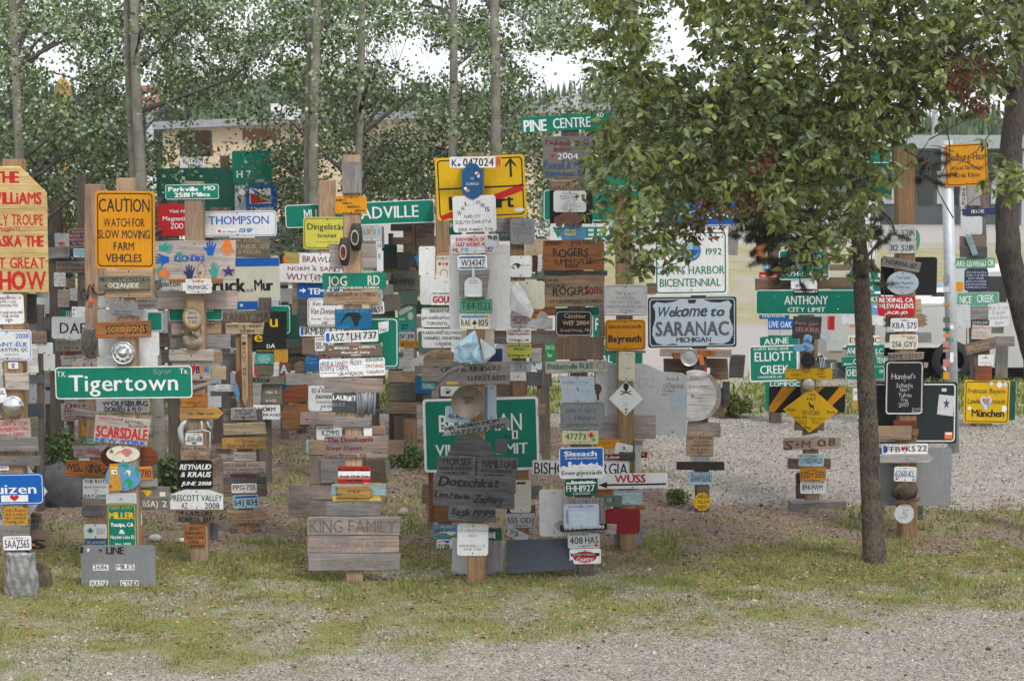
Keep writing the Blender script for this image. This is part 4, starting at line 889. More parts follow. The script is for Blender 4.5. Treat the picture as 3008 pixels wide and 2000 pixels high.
t|K 915 1132 1467 1395|0|w brown v|Brown board with vertical grain below the black tray
t|K 790 1408 1508 1545|1.5|w pinkcream green h|Tan board with green Rule lettering and a green square|[825 1440 1340 1500 k]Puckettvilla RULE|[1040 1525 1460 1548 s]Guy & Marie|[1385 1425 1475 1520]#ring
t|L 1590 20 1985 172|-1|m paleblue grey|Pale blue folded metal strip reading Robin|[1620 75 1915 108 s h]ROBIN 7.7.10
t|L 1600 172 1995 320|0|m paleblue|Lower pale blue folded metal strip above the grey tray
t|L 1592 318 2098 638|1|m grey lead rim h|Grey metal tray with scratched Hibbard lettering|[1650 385 2000 430]Judie & Gary|[1760 470 1990 525]Hibbard|[1670 560 2020 600]EDMONTON
t|L 1612 648 2030 800|0|p paleyellow dkgreen|Yellow green plate 47773 with a red bird|[1650 680 1885 748]47773|[1905 650 1985 745 red]#maple|[1950 720 2000 780 green2]#maple|[1660 765 1940 785 grey s]Young Farmers
t-|L 1700 805 1960 830|0|w grey|Thin grey slat between the 47773 plate and Sissach
t|L 1577 838 2095 1195|1|m white blue|Blue and white Sissach Switzerland sign with a town skyline|[1590 850 2080 1095]#rect|[1640 880 2010 935 white k]Sissach|[1645 945 2010 972 white]Switzerland|[1592 990 2080 1098 white]#sky|[1605 1105 2075 1150 black]Energiestadt
t|M 1018 260 1390 455|1.5|p dkgreen white|Green and white Colorado plate FHH1927|[1028 270 1380 315]#sky|[1032 330 1358 402]FHH1927|[1105 412 1305 438 s]COLORADO
t-|M 722 378 1060 920|1|m white|Large blank white panel left of the 408 HAS plate
t|M 885 760 1610 870|-4|w grey arrowL|Grey wooden arrow behind the clear plastic sleeve
t|M 985 475 1475 872|0|w grey v|Grey brown board with vertical grain below the Colorado plate
t|M 962 785 1505 850|3|w black white|Narrow black board reading The Don Olivers|THE DON OLIVERS
t|M 1000 548 1412 828|1|m violet brown|Lilac plastic sleeve on the grey vertical board|[1060 565 1350 585 h s]MR CORRIGAN . HENRY|[1030 620 1055 770 grey]#rect|[1070 630 1380 810 paleblue]#rect|[1290 640 1380 740 lightgrey]#tail
t|M 1050 872 1417 1058|1|p lightgrey black|White Georgia plate 408 HAS|[1072 928 1222 1005]408|[1250 925 1398 1000]HAS|[1060 885 1285 908 s]GEORGIA|[1172 1020 1312 1035 s]LOWNDES|[1355 1012 1398 1038 red]#rect
t|M 1070 1064 1432 1238|1|p white red|White plate with a red oval and black band|[1110 1090 1385 1222]#disc|[1080 1112 1415 1148 black]#rect|[1105 1118 1370 1140 white s]HILLMAN TO MCEVOY|[1150 1155 1340 1205 white i]Country
v-|O -60 420 1005 1295|0|m silver grey|x
v|K 1958 518 2078 642|0|w brown|Brown board end between the grey framed sign and the Saranac sign
v|K 1410 820 1475 1120|0|w brown|Brown board left of the Bayreuth sign
v-|K 1475 1290 1945 1320|0|w grey|Thin grey slat directly under the Bayreuth sign
v|K 1466 532 1965 890|0|m silver grey rim h s|Grey white framed panel with faint writing above Bayreuth|~TIM & RAY~HANSON~KATHY DONN~ANCHORAGE AK~GLENN
v|K 1480 937 1945 1288|.5|m amber black b2 inset|Orange town sign reading Universitaetsstadt Bayreuth|[1515 992 1900 1035]Universitätsstadt|[1520 1115 1895 1192 k]Bayreuth
v|O 225 288 412 622|-.5|m cream brown|Cream reflector strip with screw holes above the white diamond|[240 310 255 325]#disc|[350 308 365 325]#disc|[325 470 340 485]#disc|[240 600 252 612]#disc|[372 600 385 612]#disc
v|O 110 625 505 1025|0|m white black diam|White diamond hazard placard with skull and crossbones|[245 640 372 780]#skull|[300 925 325 965]6|[290 885 330 900 s]XX|[300 970 325 985 s]61
v-|O -50 1020 652 1282|.5|w pinkcream grey h s|Cream board with pencilled Joel and Liz Lapierre lettering|[-20 1070 550 1125]Joel - Liz Lapierre|[135 1155 490 1200]Edmonton AB|[365 1215 580 1255]June 2008
v|O -40 1296 238 1402|-1|p amber black|Amber plate reading USA under the cream Lapierre board|[35 1325 120 1348]U S A
v|O 410 1300 502 1372|0|w grey|Small grey board right of the crumpled white note
v|O 180 1345 385 1478|-12|m white grey|Crumpled white note plate with a dark picture|[250 1375 300 1420 lead]#tail|[305 1400 325 1430]9
v|O 235 1440 412 1530|0|w dark|Dark board behind the crumpled white note
v|O 52 1466 250 1530|2|p maroon white h|Dark red plate under the crumpled white note|Z-lane
v-|O 478 1440 552 1505|2|p darkred white|Small red plate right of the white strip|[500 1455 525 1480]R
v|O 413 1365 480 1700|0|w white v|Tall narrow white strip beside the Georgia sign
v|M 640 48 1762 218|-.8|m white black b2|Long white Bishop Georgia sign half hidden by Sissach|[665 76 1740 205]BISHOP GEORGIA
v|M 1395 195 2200 370|1|m white black|White sign with a long black arrow and red lettering|[1400 285 2182 362]#arrowL|[1592 212 1942 300 red k]WUSS
v|M 1395 375 1572 438|1|w opaint maroon|Orange board reading Dhans under the arrow sign|[1400 385 1560 415 h]DHANS
v-|M 1570 560 1945 612|0|w opaint|Orange board end behind the red blank board
v-|M 1570 642 1912 1035|0|w lgrey v|Tall pale board behind the red blank board
v|M 1575 392 1908 555|0|p lightblue white s|Grey blue plate with faint white letters|Navy Seabee Vet~AK~MOTOR
v|M 1472 448 1676 580|-1|m greengrey lightgrey h|Grey green plate right of the Colorado plate|[1500 480 1560 520]GIL
v|M 1480 602 1882 888|-.5|m darkred|Dark red blank square board near the ground
x-|N 1328 255 1445 585|0|w lgrey v|Grey tan board right of the Grays Harbor sign
x|N 560 -60 1452 252|.5|m blue white b2|Blue Ridgetown sign half covered by leaves|[700 75 1385 165]RIDGETOWN
x|N 470 300 1330 1050|1|m white green b2 inset|White sign for the 1992 Grays Harbor bicentennial|[500 715 1285 805]GRAYS HARBOR|[540 855 1240 945]BICENTENNIAL|[1075 510 1255 585]1992|[778 415 1015 655 blue2]#disc|[792 430 1002 640 skyblue]#disc|[800 520 1000 580 blue]#tail|[850 590 950 620 white]#tail|[845 430 920 520 lightblue]#rect
x-|O 1500 322 1672 585|0|w dark|Dark board behind the right end of the Saranac sign
x-|O 1420 630 1500 900|0|w dark|Dark board behind the white painted log slice
x-|O 740 362 1482 605|0|w brown|Wide brown board behind the metal lid
x-|O 1270 700 1440 1035|0|w brown|Brown board right behind the white painted log slice
x|N 405 1068 1425 1648|.7|m dkslate paleblue b2|Dark blue welcome sign with pale scroll shield for Saranac Michigan|[450 1090 1390 1630]#poly 460,1160 505,1120 600,1135 700,1120 800,1090 860,1095 875,1140 950,1140 965,1090 1020,1090 1130,1130 1240,1135 1330,1110 1372,1160 1345,1230 1345,1320 1385,1420 1380,1510 1340,1580 1260,1615 1120,1600 1060,1630 800,1630 700,1600 590,1620 500,1590 455,1500 460,1420 490,1320 490,1230|[512 1180 785 1290 slate i k]Welc|[790 1200 1080 1290 slate i k]ome|[1130 1180 1285 1290 slate i k]to|[497 1352 1330 1510 lead k]SARANAC|[730 1532 1130 1585 slate k]MICHIGAN
x|O 700 255 1525 345|-1|w pink|Taupe plank directly under the Saranac sign|[1475 285 1495 310 grey]U
x|O 848 292 932 362|0|w opaint brown|Small orange board left of the round metal lid|KO
x|O 1150 265 1332 345|-2|w opaint brown h|Small orange board right of the round metal lid|LAYNE~KATE
x|O 1150 315 1205 440|12|m orange|Bright orange tilted strip beside the round metal lid
x|O 1240 470 1278 535|0|m white red|Small white tag with red above the log slice|[1210 475 1240 530]#rect
x|O 1015 1095 1392 1240|-2|w pink black|Pinkish board with knots under the white log slice
x-|O 1300 1150 1400 1268|0|w grey|Grey board edge behind the pinkish knotted board
x|O 1002 1236 1318 1490|-.5|w tan brown h|Square tan board with five faint lines under the pinkish board|MARY & JOHN WISE~TUCSON~GREEN 1988~BLUE SKIES~AZ
x|O 1048 1492 1282 1575|0|m white grey h|White tag with grey writing under the square tan board|F. RILEY . GOOM
x|Z 1558 1063 1668 1082|-.5|w vdark|Very dark slim plank low on the log slice post
x|Z 1586 1086 1642 1116|0|p lightblue navy|Pale plate reading Graham Island near the bottom of its post|GRAHAM ISLAND
x|Z 1597 1134 1637 1176|0|m yellow black round|Round yellow disc lowest on the log slice post|CAROL~J. YELLOW~2002
y-|P 230 300 1348 432|1|w brown|Long brown board behind the green 1996 miles sign
z|N 1600 -70 3075 425|0|m white black b2 inset|White city limit sign behind the dark spruce twigs|[1650 0 2100 85]CITY LIM|[2780 20 3030 90]ME|[1650 250 2300 330]JUNE
z|N 1650 440 1770 640|0|w opaint|Orange board strip behind the spruce twigs
z|N 1730 642 1905 770|0|m skyblue white h|Sky blue sign with white letters left of the green 1996 sign|[1745 655 1880 755]Zz~RIDLEY
z|N 1685 780 1905 852|0|m red white|Red strip reading Michigan left of the green 1996 sign|[1705 815 1895 838]MICHIGAN
y|P 640 332 942 428|0|p white skyblue s|White plate with blue writing above the Anthony sign|[720 335 860 350]TENNESSEE|[680 350 930 420]#poly 690,400 700,370 720,370 720,410
y|P 500 -22 1085 322|.5|m green white b|Green sign reading Chittenango Solvay 7-1996 miles|[590 35 985 108]CHITTENANGO|[528 138 1010 185]SOLVAY - NEW YORK|[525 212 748 278]7-1996|[770 232 1060 275]MILES-3430
y|P 235 437 1425 722|0|m green white b|Long green Anthony city limit sign left of the rough trunk|[565 508 1065 605]ANTHONY|[605 638 1035 690]CITY LIMIT|[665 436 955 495 black]#rect|[680 445 945 468 white k]FLESH GALLERY|[445 505 455 515 silver]#disc|[1178 505 1190 518 silver]#disc|[1175 648 1190 665 white]#disc
z|P 275 725 622 772|0|m blue2 white|Navy sign edge directly under the Anthony sign|[310 728 570 752]CHATHAMS
z|P 375 880 640 960|0|m lightgrey|Pale strip under the blue Live Oak sign
z|P 380 770 700 890|-1.5|m blue white|Blue sign reading Live Oak under Anthony|[390 800 650 870]LIVE OAK
z|P 345 1485 760 1830|0|m green white|Green Lompoc sign behind the Elliott Creek sign|[400 1495 740 1545]LOMPOC
z|P 285 965 730 1120|4|m green white|Green sign reading Aune above Elliott Creek|[330 990 615 1058]AUNE
y|P 905 1000 952 1225|-4|w tan v|Slim tan board right of the blue flip flops
y|P 660 742 985 1000|-2|w dark rose|Dark board with carved Selkirk lettering under the Anthony sign|[690 800 950 840 h s]Pete Jane|[695 868 970 918]SELKIRK
z|P 160 1075 722 1490|1.7|m green white b|Green Elliott Creek sign with handwritten names|[225 1150 660 1255]ELLIOTT|[285 1305 615 1402]CREEK|[215 1100 615 1128 h]DARYL KING GENE|[255 1425 530 1450 h]CHESSTREE MS
y-|P 920 1240 1172 1422|1|m greengrey white|Grey green sign with the letter E right of the black disc|[1100 1280 1140 1340]E
y-|Q 385 -20 1265 280|0|m black amber|Black chevron board with amber diagonal stripes|[385 -20 700 280]#poly 540,-15 700,-15 450,275 390,275 390,210|[800 -20 1010 60]#poly 960,-15 1020,-15 930,70 900,50|[1060 -20 1260 250]#poly 1195,-15 1262,-15 1262,60 1100,210 1060,150
y|P 572 1342 1117 1470|1|m yellow black h|Yellow name board above the yellow diamond|[600 1350 800 1362]BOBSTER|[640 1405 760 1422]PERSHING|[790 1375 850 1388]BOYS|[920 1400 1010 1415]LANCE|[585 1448 900 1465]Pines / Barrie London|[950 1425 1040 1445]Clayton
y|Q 680 370 1022 485|0|w brown|Brown board behind the lower tip of the yellow diamond
y|Q 548 -5 1187 512|-2|m yellow black diam|Yellow diamond sign reading We Eat above a moose|[840 62 915 90]WE|[820 108 925 138]EAT|[835 155 905 250]#moose|[770 255 970 310 h s]ALL ROADS LEAD~TO ALASKA|[600 240 690 265 h s]Rhonda|[1060 250 1150 275 h s]Rob|[680 320 830 350 h s]Gone Wild|[870 330 1040 355 h s]Mary Cook|[730 370 830 420 h s]Ken~Alex|[890 370 1000 410 h s]Fort~York|[810 430 890 465 h s]Moose
y|Q 553 566 1215 700|1.5|w pink brown h|Pinkish grey board reading S + M 08|[570 600 655 690]S|[690 620 735 680]+|[765 600 860 675]M|[945 590 1040 665]0|[1070 580 1150 670]8
y|Q 762 525 1025 560|12|m silver teal|Small bent white strip on top of the S + M board|[850 535 900 545]Two
y|Q 605 807 1097 930|0|w brown|Brown board behind the N2DWLD plate
y|Q 725 757 1020 903|-1|p lightblue navy|Pale blue plate N2DWLD|[800 802 1000 862]N2DWLD|[745 768 775 795 orange]#disc|[735 815 785 860 blue2]#ring|[805 772 940 788 s]WYOMING
y-|Q 700 975 752 1102|0|w rust|Small rust brown board end left of the amber Alaska plate
y-|Q 698 1100 802 1272|0|w grey|Grey board end left of the 894 plate
y|Q 745 912 1045 1060|0|p amber navy|Amber Alaska plate EZD 505|[755 962 862 1030]EZD|[920 958 1025 1028]505|[875 965 905 1010]#star|[818 935 960 952 s]ALASKA
y|Q 745 1066 1040 1215|0|p white black|White plate 894-9WM under the amber Alaska plate|[772 1108 1005 1172]894-9WM|[985 1070 1030 1085 red]#rect
aa|T 545 110 825 310|0|m green white b|Green sign edge high behind the poplar leaves on the right
aa|T 380 310 832 690|0|m dkgreen white|Dark green panel behind the rough trunk top
aa|T 380 1145 655 1418|0|m white black b2|White sign with large E beside the rough trunk|[560 1210 610 1285]NE|[570 1320 600 1370]T
aa|U 100 140 565 210|1|w brown|Brown board crossing behind the rough trunk
aa|U 350 190 702 332|2|m green white b|Green street sign ending in 1 right of the rough trunk|[350 270 380 320]D|[565 245 590 300]E|[665 250 690 300]1
aa|U 120 345 702 466|1.5|m green white b|Green street sign ending in K right of the rough trunk|[580 400 625 445]K
aa|U 400 480 712 600|1|m green white b|Green street sign ending KS beside the red Redding sign|[420 515 665 580]BROOKS
aa|U 590 598 672 722|0|p skyblue navy|Blue plate edge left of the red Redding sign|[598 615 660 650 white]#tail
aa|U 590 725 725 842|0|m white|White panel below the blue plate edge beside the trunk
aa|U 250 725 395 830|0|m silver|Pale grey panel left of the rough trunk by the tail light
aa|U 328 960 690 1072|0|m cream black|Cream street sign split by the rough trunk|[345 985 690 1045]ESTRIBIC
aa|U 305 1070 745 1188|1|m green white|Green street sign reading AN SC split by the trunk|[312 1100 405 1172]ANI|[640 1115 735 1178]S.C.
aa|U 252 1205 782 1315|1|m green white|Green street sign with a left arrow ending Tenn|[275 1268 375 1305]#arrowL|[385 1230 420 1290]C|[655 1218 775 1282]TENN
aa|U 300 1318 745 1472|1|m green white b|Green street sign starting CHE split by the trunk|[312 1350 430 1425]CHES|[690 1360 735 1395]DR
aa|V 330 75 440 135|0|m lightgrey black|Pale sign reading ALD left of the rough trunk|[342 88 425 120]ALD
aa|V 380 155 500 300|0|m white black b2|Small white sign with an M left of the rough trunk|[402 190 440 240]M
aa|V 383 310 500 402|0|m ochre|Dull orange strip under the small white M sign
bb-|T 1060 155 1142 652|0|w olive v|Tall grey green board right of the orange brown post top
bb-|T 1060 1080 1155 1320|0|m palegreen round|Pale green disc behind the twin 312 plates
bb|T 785 1022 1108 1190|0|p lightgrey slate|Upper grey plate of the twin 312 521R plates|[805 1080 1095 1145]312 521R
bb|T 785 1192 1110 1352|0|p lightgrey slate|Lower grey plate of the twin 312 521R plates|[805 1252 1095 1318]312 521R
bb-|U 700 60 1350 500|0|m black|Large black panel behind the oval name plaque
bb|U 712 82 1158 205|-10|w grey black|Tilted dark grey carved board above the oval name plaque|[760 110 1110 165]NORMA 07
bb-|U 1095 540 1170 695|0|w cream|Cream board edge right of the red Redding sign
bb-|U 735 705 1245 862|0|w tan jag|Jagged tan wooden arrow behind the XBA 575 plate
bb-|U 755 925 1285 1042|0|w lgrey grey|Pale grey plank behind the 256 GYJ plate|[1140 950 1230 1015]ON
bb-|U 850 490 1100 530|0|m cream|Cream strip above the red Redding sign
bb|U 770 222 1140 495|0|m paleblue navy round h s|Oval pale blue plaque with handwritten names|[890 280 1040 310]Cecil Thomas|[830 340 1080 372]Tyler Marlow|[870 395 1030 420]2795 mi
bb|U 670 512 1095 738|0|m red white k|Red sign reading Redding CA the Lewallens Jack Jo|[685 530 1070 578]REDDING, CA|[740 595 1080 650]LEWALLEN'S|[675 600 735 640 s i]THE|[755 682 1010 715 i]JACK-JO
bb|U 815 765 1127 917|0|p white navy|White Quebec plate XBA 575|[822 812 1112 880]XBA 575|[930 778 1030 795 s]Quebec|[820 890 850 912 blue]#rect
bb|U 803 952 1130 1120|0|p cream navy|Cream plate 256 GYJ|[830 1030 1100 1095]256 GYJ|[1005 970 1090 1000 red i]LaBou
bb|U 785 1160 1200 1242|1|w pink brown|Pinkish board reading Remi 5707 above the blackboard|[795 1172 1170 1225]REMI . 5707
bb-|V 560 85 1582 792|0|m dkslate white b2|Large dark slate panel with white rim and stickers|[1352 228 1552 478 silver]#poly 1370,228 1552,245 1535,480 1350,455|[1415 270 1500 400 slate]#star|[1398 158 1455 195 silver]#rect|[1442 660 1532 740 orange]#rect|[1450 665 1525 690 white]#rect
bb-|V 560 838 1515 1508|0|m grey|Large plain grey panel low behind the FFB plate
bb|V 845 530 1112 640|0|w red|Red brown board just below the blackboard
bb|V 1060 632 1136 702|0|w orange|Short orange board end right of the tan board
bb|V 620 595 1058 752|0|w tan|Tan board right of the rough trunk below the blackboard
bb|U 748 1250 1197 1880|0|m black lightgrey rim h s|Blackboard with chalked Humbels Yukon trip 2007|[825 1398 1098 1460]Humbel's|[965 1480 985 1500]+|[880 1510 1070 1560]Schafis|[925 1572 1035 1605]NWT|[905 1620 1055 1668]Yukon|[930 1680 1015 1720]Trip|[912 1735 1030 1780]2007|[1065 1790 1190 1860]Swiss~Bern
bb|V 690 915 1310 1018|0|w lgrey arrowR|Grey tan wooden arrow right under the FFB plate
bb|V 715 798 1245 915|.5|p white black eu|White German plate FFB KS 22|[765 828 928 890]FFB|[990 822 1100 885]KS|[1125 820 1232 882]22|[935 825 985 885 red]#heart
bb|V 855 1062 1112 1232|-1.5|p white blue2|White plate 6260-KL near the ground|[870 1105 1095 1178]6260-KL|[875 1188 908 1208 red]#rect|[1065 1198 1098 1222 teal]#rect
bb-|Q 2088 1350 2162 1512|0|w green|Mossy dark board behind the round white disc
ee-|T 1860 560 1940 840|0|w brown|Brown board right behind the Bedburg-Hau sign
cc|T 1440 88 1930 575|3|m amber black b2|Orange Bedburg-Hau town sign on the steel pole|[1470 195 1885 280]Bedburg-Hau|[1500 340 1880 388]Ortsteil Till-Moyland|[1560 420 1835 475]Kreis Kleve
ee|T 1690 572 1850 800|0|w lgrey v|Pale board below the Bedburg-Hau sign
ee|T 1612 580 1690 812|0|w white black|Narrow white sticker strip left of the pale board|[1640 600 1670 800]A~S~H~E
ee|T 1640 925 1872 1135|1|m silver|Blank pale panel below the black Hrycak strip
ee|T 1640 832 2120 908|2|m navy white|Narrow dark strip reading Hrycak|[1745 845 1895 885]HRYCAK
ee|T 1610 1150 1922 1300|0|w brown|Brown board above Lake Oswego, upper one
ee|T 1615 1275 1928 1395|0|w dark|Dark brown board directly above Lake Oswego
ee|T 1715 1130 1785 1380|20|w ltblue|Blue grey stake tilted above Lake Oswego
ee|T 1525 1402 2018 1520|1|m palegreen white|Faded green sign reading Lake Oswego OR|[1550 1425 2005 1500]LAKE OSWEGO OR
ee|U 1665 200 1937 445|0|m navy lightgrey s|Dark navy sign with six faint white lines|WE LOVE ALASKA~SHELLY & MIKE~DAY FISHER~AND LOU HARRIS~RALPH HUNTER~GAINESVILLE FLA
ee|U 1560 345 1650 455|1|m amber|Small amber panel left of the navy sign
ee|U 1575 462 2067 630|1|m palegreen white b2|Faded green sign reading Nice Creek|[1612 505 1745 588]NICE|[1810 495 2005 580]CREEK
ee|U 1700 635 1942 782|0|w grey|Grey board between the two white squares under Nice Creek
ee|U 1475 605 1735 885|3|m silver|Blank white square panel left under Nice Creek
ee|U 1940 592 2180 860|3|m silver grey h s|White square sign with faint writing right under Nice Creek|Bob & Jan~Fulton~were here~June
ee|U 1970 862 2117 938|0|w olive|Olive grey board right of the small black strip
ee|U 1745 785 1952 842|0|m black lightgrey|Small black strip with pale letters|JUNDLUND
ee|U 1748 845 1972 1005|-1|w pinkcream grey s|Pinkish card with faint lines under the small black strip|Kerry . Martin~Andrea~Bella . Max
ee|U 2020 970 2240 1085|-1|w grey|Grey board end right of the tilted brown board
ee|U 2020 1085 2167 1452|0|w olive v|Tall olive board right behind the lower Nice Creek post
ee|U 1785 1312 1982 1475|0|w rust|Mottled reddish board above the yellow Muenchen sign
ee|U 1822 1182 2000 1312|0|m white red s|White tag with small red marks under the tilted brown board|[1850 1205 1960 1230]#star|[1850 1265 1970 1280 grey]SKAGIT
ee|U 1672 1020 2030 1150|14|w brown tan h|Tilted brown board with carved tan letters|[1700 1050 1950 1120]Doc Smokey~Mother
ee-|V 2120 75 2252 525|0|m dkgreen|Dark green panel edge behind the yellow Muenchen sign
ee|V 1660 65 2185 560|-.8|m yellow black b2|Yellow Freistaat Bayern Muenchen sign with stickers and a heart|[1700 158 2130 215]Freistaat Bayern|[1705 278 2135 335]Landeshauptstadt|[1755 402 2125 485 k]München|[2030 80 2095 150 white]#disc|[1945 80 1990 125 silver]#disc|[2105 80 2150 140 silver]#disc|[1700 368 1750 410 white]#disc|[2095 350 2155 430 white]#disc|[1845 245 1980 415 silver]#heart|[1865 270 1960 345 rose]#heart|[1870 310 1960 380 skyblue]#tail
'''
for ln in SIGNS.strip().split('\n'):
    ln = ln.strip()
    if not ln or ln.startswith('k2|') or ln.endswith('|x'): continue
    make_sign(ln)

# boards on the far posts that fill the view between the nearer ones
ORD = 'topmost second third fourth fifth sixth seventh eighth ninth tenth'.split()
def far_post(i, px, by, ty, where, clear=None):
    pid = 'far%d' % i; make_post(pid, px, by, px - 2, ty, rnd.uniform(20, 28), 'postd', 'Far dark post seen ' + where)
    y = ty + rnd.uniform(2, 12); k = 0
    while y < min(by - 110, 1240) and k < 10:
        h = rnd.choice([24, 28, 34, 40, 52, 66]); w = rnd.uniform(56, 120); dx = rnd.uniform(-24, 24)
        t, nm = rnd.choice([('m white','White'),('m white','White metal'),('w cream','Cream'),('m blue2','Blue'),('w white','Whitish'),('w pinkcream','Pale pink'),('m silver','Silver grey'),('m paleblue','Pale blue'),('w grey','Grey'),('w dark','Dark'),('w brown','Brown'),('w lgrey','Pale grey'),('w pink','Pinkish'),('w olive','Olive'),('w slate','Slate grey'),('w tan','Tan'),('m lightgrey','Light grey metal'),('m dkgreen','Dark green'),('m greengrey','Grey green'),('w vdark','Blackish'),('m slate','Slate metal'),('w rust','Rusty'),('w brown','Brown')])
        x0, x1 = px + dx - w/2, px + dx + w/2
        if k < 10: make_sign('%s|Z %.2f %.2f %.2f %.2f|%.1f|%s|%s %s board on far post %s' % (pid, x0*.78391, y*.78391, x1*.78391, (y+h)*.78391, rnd.uniform(-2, 2), t, nm, ORD[k], where))
        y += h + rnd.uniform(1, 12); k += 1
for i, a in enumerate([
 (146,1330,650,'just right of the yellow plywood sign'),(206,1310,700,'between the yellow plywood and the caution sign'),(330,1300,1260,'under the Tigertown sign'),
 (470,1290,640,'right of the caution sign'),(642,1300,640,'behind the Thompson sign end'),(668,1285,980,'left of the pointed stake'),(836,1290,640,'left of the red Brawley sign'),
 (886,1270,650,'behind the Norm and Sandy sign'),(1104,1290,660,'under the green ADVILLE sign'),(1172,1320,1040,'beside the Minnesota board'),
 (1258,1300,640,'left of the tan flag sign post'),(1276,1340,960,'behind the Karen Kristalovich sign'),(1590,1330,700,'right of the white logo sign'),(1480,1310,1000,'behind the wide carved board end'),
 (20,1340,900,'behind the left edge post')]): far_post(i, *a)
# ------------------------------------------------------------------ things on the posts that are not flat boards
def spot(pid, reg, x0, y0, x1, y1, th, back=False):
    ax, ay = rp(reg, x0, y0); bx, by = rp(reg, x1, y1)
    Y = place_depth(pid, (ax, ay, bx, by), th, back); cx, cy = (ax+bx)/2, (ay+by)/2
    L, R, T_, B_ = at(ax, cy, Y), at(bx, cy, Y), at(cx, ay, Y), at(cx, by, Y)
    return Vector(((L.x+R.x)/2, Y, (T_.z+B_.z)/2)), R.x-L.x, T_.z-B_.z
def solid(P, th, name, mats, loc, rot=0, label=None, cat=None, group=None, parent=None, ch=.002):
    mb = MB(); slab(mb, P, th, 0, ch); o = mb.build(name, mats, parent, loc, (0, -math.radians(rot), 0))
    if label: tag(o, label, cat, group)
    return o
# the King Family sign: three carved planks
loc, w, h = spot('l', 'I', 10, 1085, 1080, 1708, .026)
king = empty('wooden_sign', loc); tag(king, 'Big sign of three grey planks carved King Family near the ground', 'wooden sign', 'wooden signs nailed to the posts')
kz = h / 2
for i, (ph, ww, sh) in enumerate(((.345, 1, 0), (.325, .985, -.006), (.33, .99, .004))):
    P = woodline(w * ww, h * ph - .006); mb = MB(); slab(mb, P, .026, 0, .005)
    pl = mb.build('plank', wood('pink' if i == 0 else 'grey' if i == 2 else 'pink'), king, (sh, rnd.uniform(-.004, .004), kz - h * ph / 2)); kz -= h * ph
    if i == 0:
        m_ = MB(); lay_text(m_, 'KING FAMILY', -w*.47, -h*ph*.33, w*.46, h*ph*.33, 2, False, False, -.0145)
        m_.build('lettering', ink((.13,.095,.075)), pl)
    else:
        m_ = MB(); s = 'CAL KIRK JEN & TESS' if i == 1 else 'GOSHEN IN'
        lay_text(m_, s, -w*.36, -h*ph*.2, w*.36, h*ph*.15, 2, True, False, -.0145); m_.build('lettering', ink((.17,.14,.12)), pl)
# hubcaps and metal lid
def hubcap(pid, reg, cx, cy, r, label, kind=0):
    loc, w, h = spot(pid, reg, cx-r, cy-r, cx+r, cy+r, .05)
    R = w / 2; mb = MB()
    if kind == 0: prof = [(R*.97,.02),(R,.0),(R*.96,-.018),(R*.88,-.022),(R*.84,-.010),(R*.7,-.024),(R*.5,-.038),(R*.42,-.028),(R*.36,-.03),(R*.3,-.05),(R*.16,-.058),(.0005,-.06)]
    elif kind == 1: prof = [(R*.97,.02),(R,.0),(R*.97,-.012),(R*.9,-.014),(R*.86,-.02),(R*.75,-.036),(R*.55,-.05),(R*.3,-.058),(.0005,-.06)]
    else: prof = [(R*.98,.01),(R,-.006),(R*.93,-.012),(R*.9,-.002),(R*.84,-.0),(R*.5,-.004),(.0005,-.005)]
    mb.lathe(prof, 40); o = mb.build('hubcap' if kind < 2 else 'pot_lid', CHROME if kind < 2 else METAL, None, loc, (0, 0, rnd.uniform(-.1, .1)), True)
    tag(o, label, 'hubcap' if kind < 2 else 'lid', 'hubcaps nailed to the posts' if kind < 2 else None)
    if kind == 0:
        for k in range(10):
            a = 2*math.pi*k/10; m2 = MB(); m2.lathe([(.012,.0),(.010,-.006),(.0005,-.008)], 8, 0, R*.62*math.cos(a), R*.62*math.sin(a), -.03); m2.build('boss', CHROME, o)
    return o
hubcap('b', 'B', 1420, 770, 140, 'Shiny dented hubcap on the white panel under Sorensons')
hubcap('a', 'B', 153, 1380, 122, 'Shiny domed hubcap at the left edge below the pink blank board', 1)
hubcap('x', 'O', 1038, 350, 106, 'Round pale metal lid between two small orange boards', 2)
# gold pan
loc, w, h = spot('r', 'H', 1665, 1120, 2055, 1540, .07)
R = w/2; mb = MB(); mb.lathe([(R*.6,.03),(R*.98,-.028),(R,-.034),(R*1.0,-.038),(R*.97,-.034),(R*.6,.018),(.0005,.02)], 44)
gp = mb.build('gold_pan', plain('dull_pan_steel', (.16,.135,.105), .55, .4, .4, 7, .4), None, loc, (.02, 0, .05), True); tag(gp, 'Round brown grey gold pan with Dawson City lettering', 'gold pan')
m_ = MB(); lay_text(m_, 'DAWSON', -R*.3, R*.12, R*.35, R*.28, 1, True, False, .016); lay_text(m_, 'CITY', -R*.2, -R*.15, R*.2, R*.05, 1, True, False, .016); m_.build('lettering', ink('dkbrown'), gp)
# round plaque with brass rings
loc, w, h = spot('d', 'E', 380, 225, 615, 490, .03)
mb = MB(); mb.lathe([(.0005,-.006),(.46*w,-.006)], 36, 0, 0, 0, 0, 1, h/w); pq = mb.build('round_plaque', wood('pinkcream'), None, loc); tag(pq, 'Round wooden plaque with a double gold ring and scribbled names', 'plaque')
for r0 in (.5, .43):
    m2 = MB(); m2.lathe([(r0*w-.008,.0),(r0*w-.006,-.014),(r0*w,-.014),(r0*w+.002,.0)], 40, 0, 0, 0, 0, 1, h/w); m2.build('ring', paint('brass'), pq)
m_ = MB(); lay_text(m_, 'Betty', -.2*w, .12*h, .2*w, .25*h, 2, True, True, -.008); lay_text(m_, 'SEWARD', -.25*w, -.08*h, .22*w, .03*h, 2, True, False, -.008); lay_text(m_, '2 July', -.2*w, -.25*h, .2*w, -.14*h, 2, True, False, -.008); m_.build('lettering', ink('dkbrown'), pq)
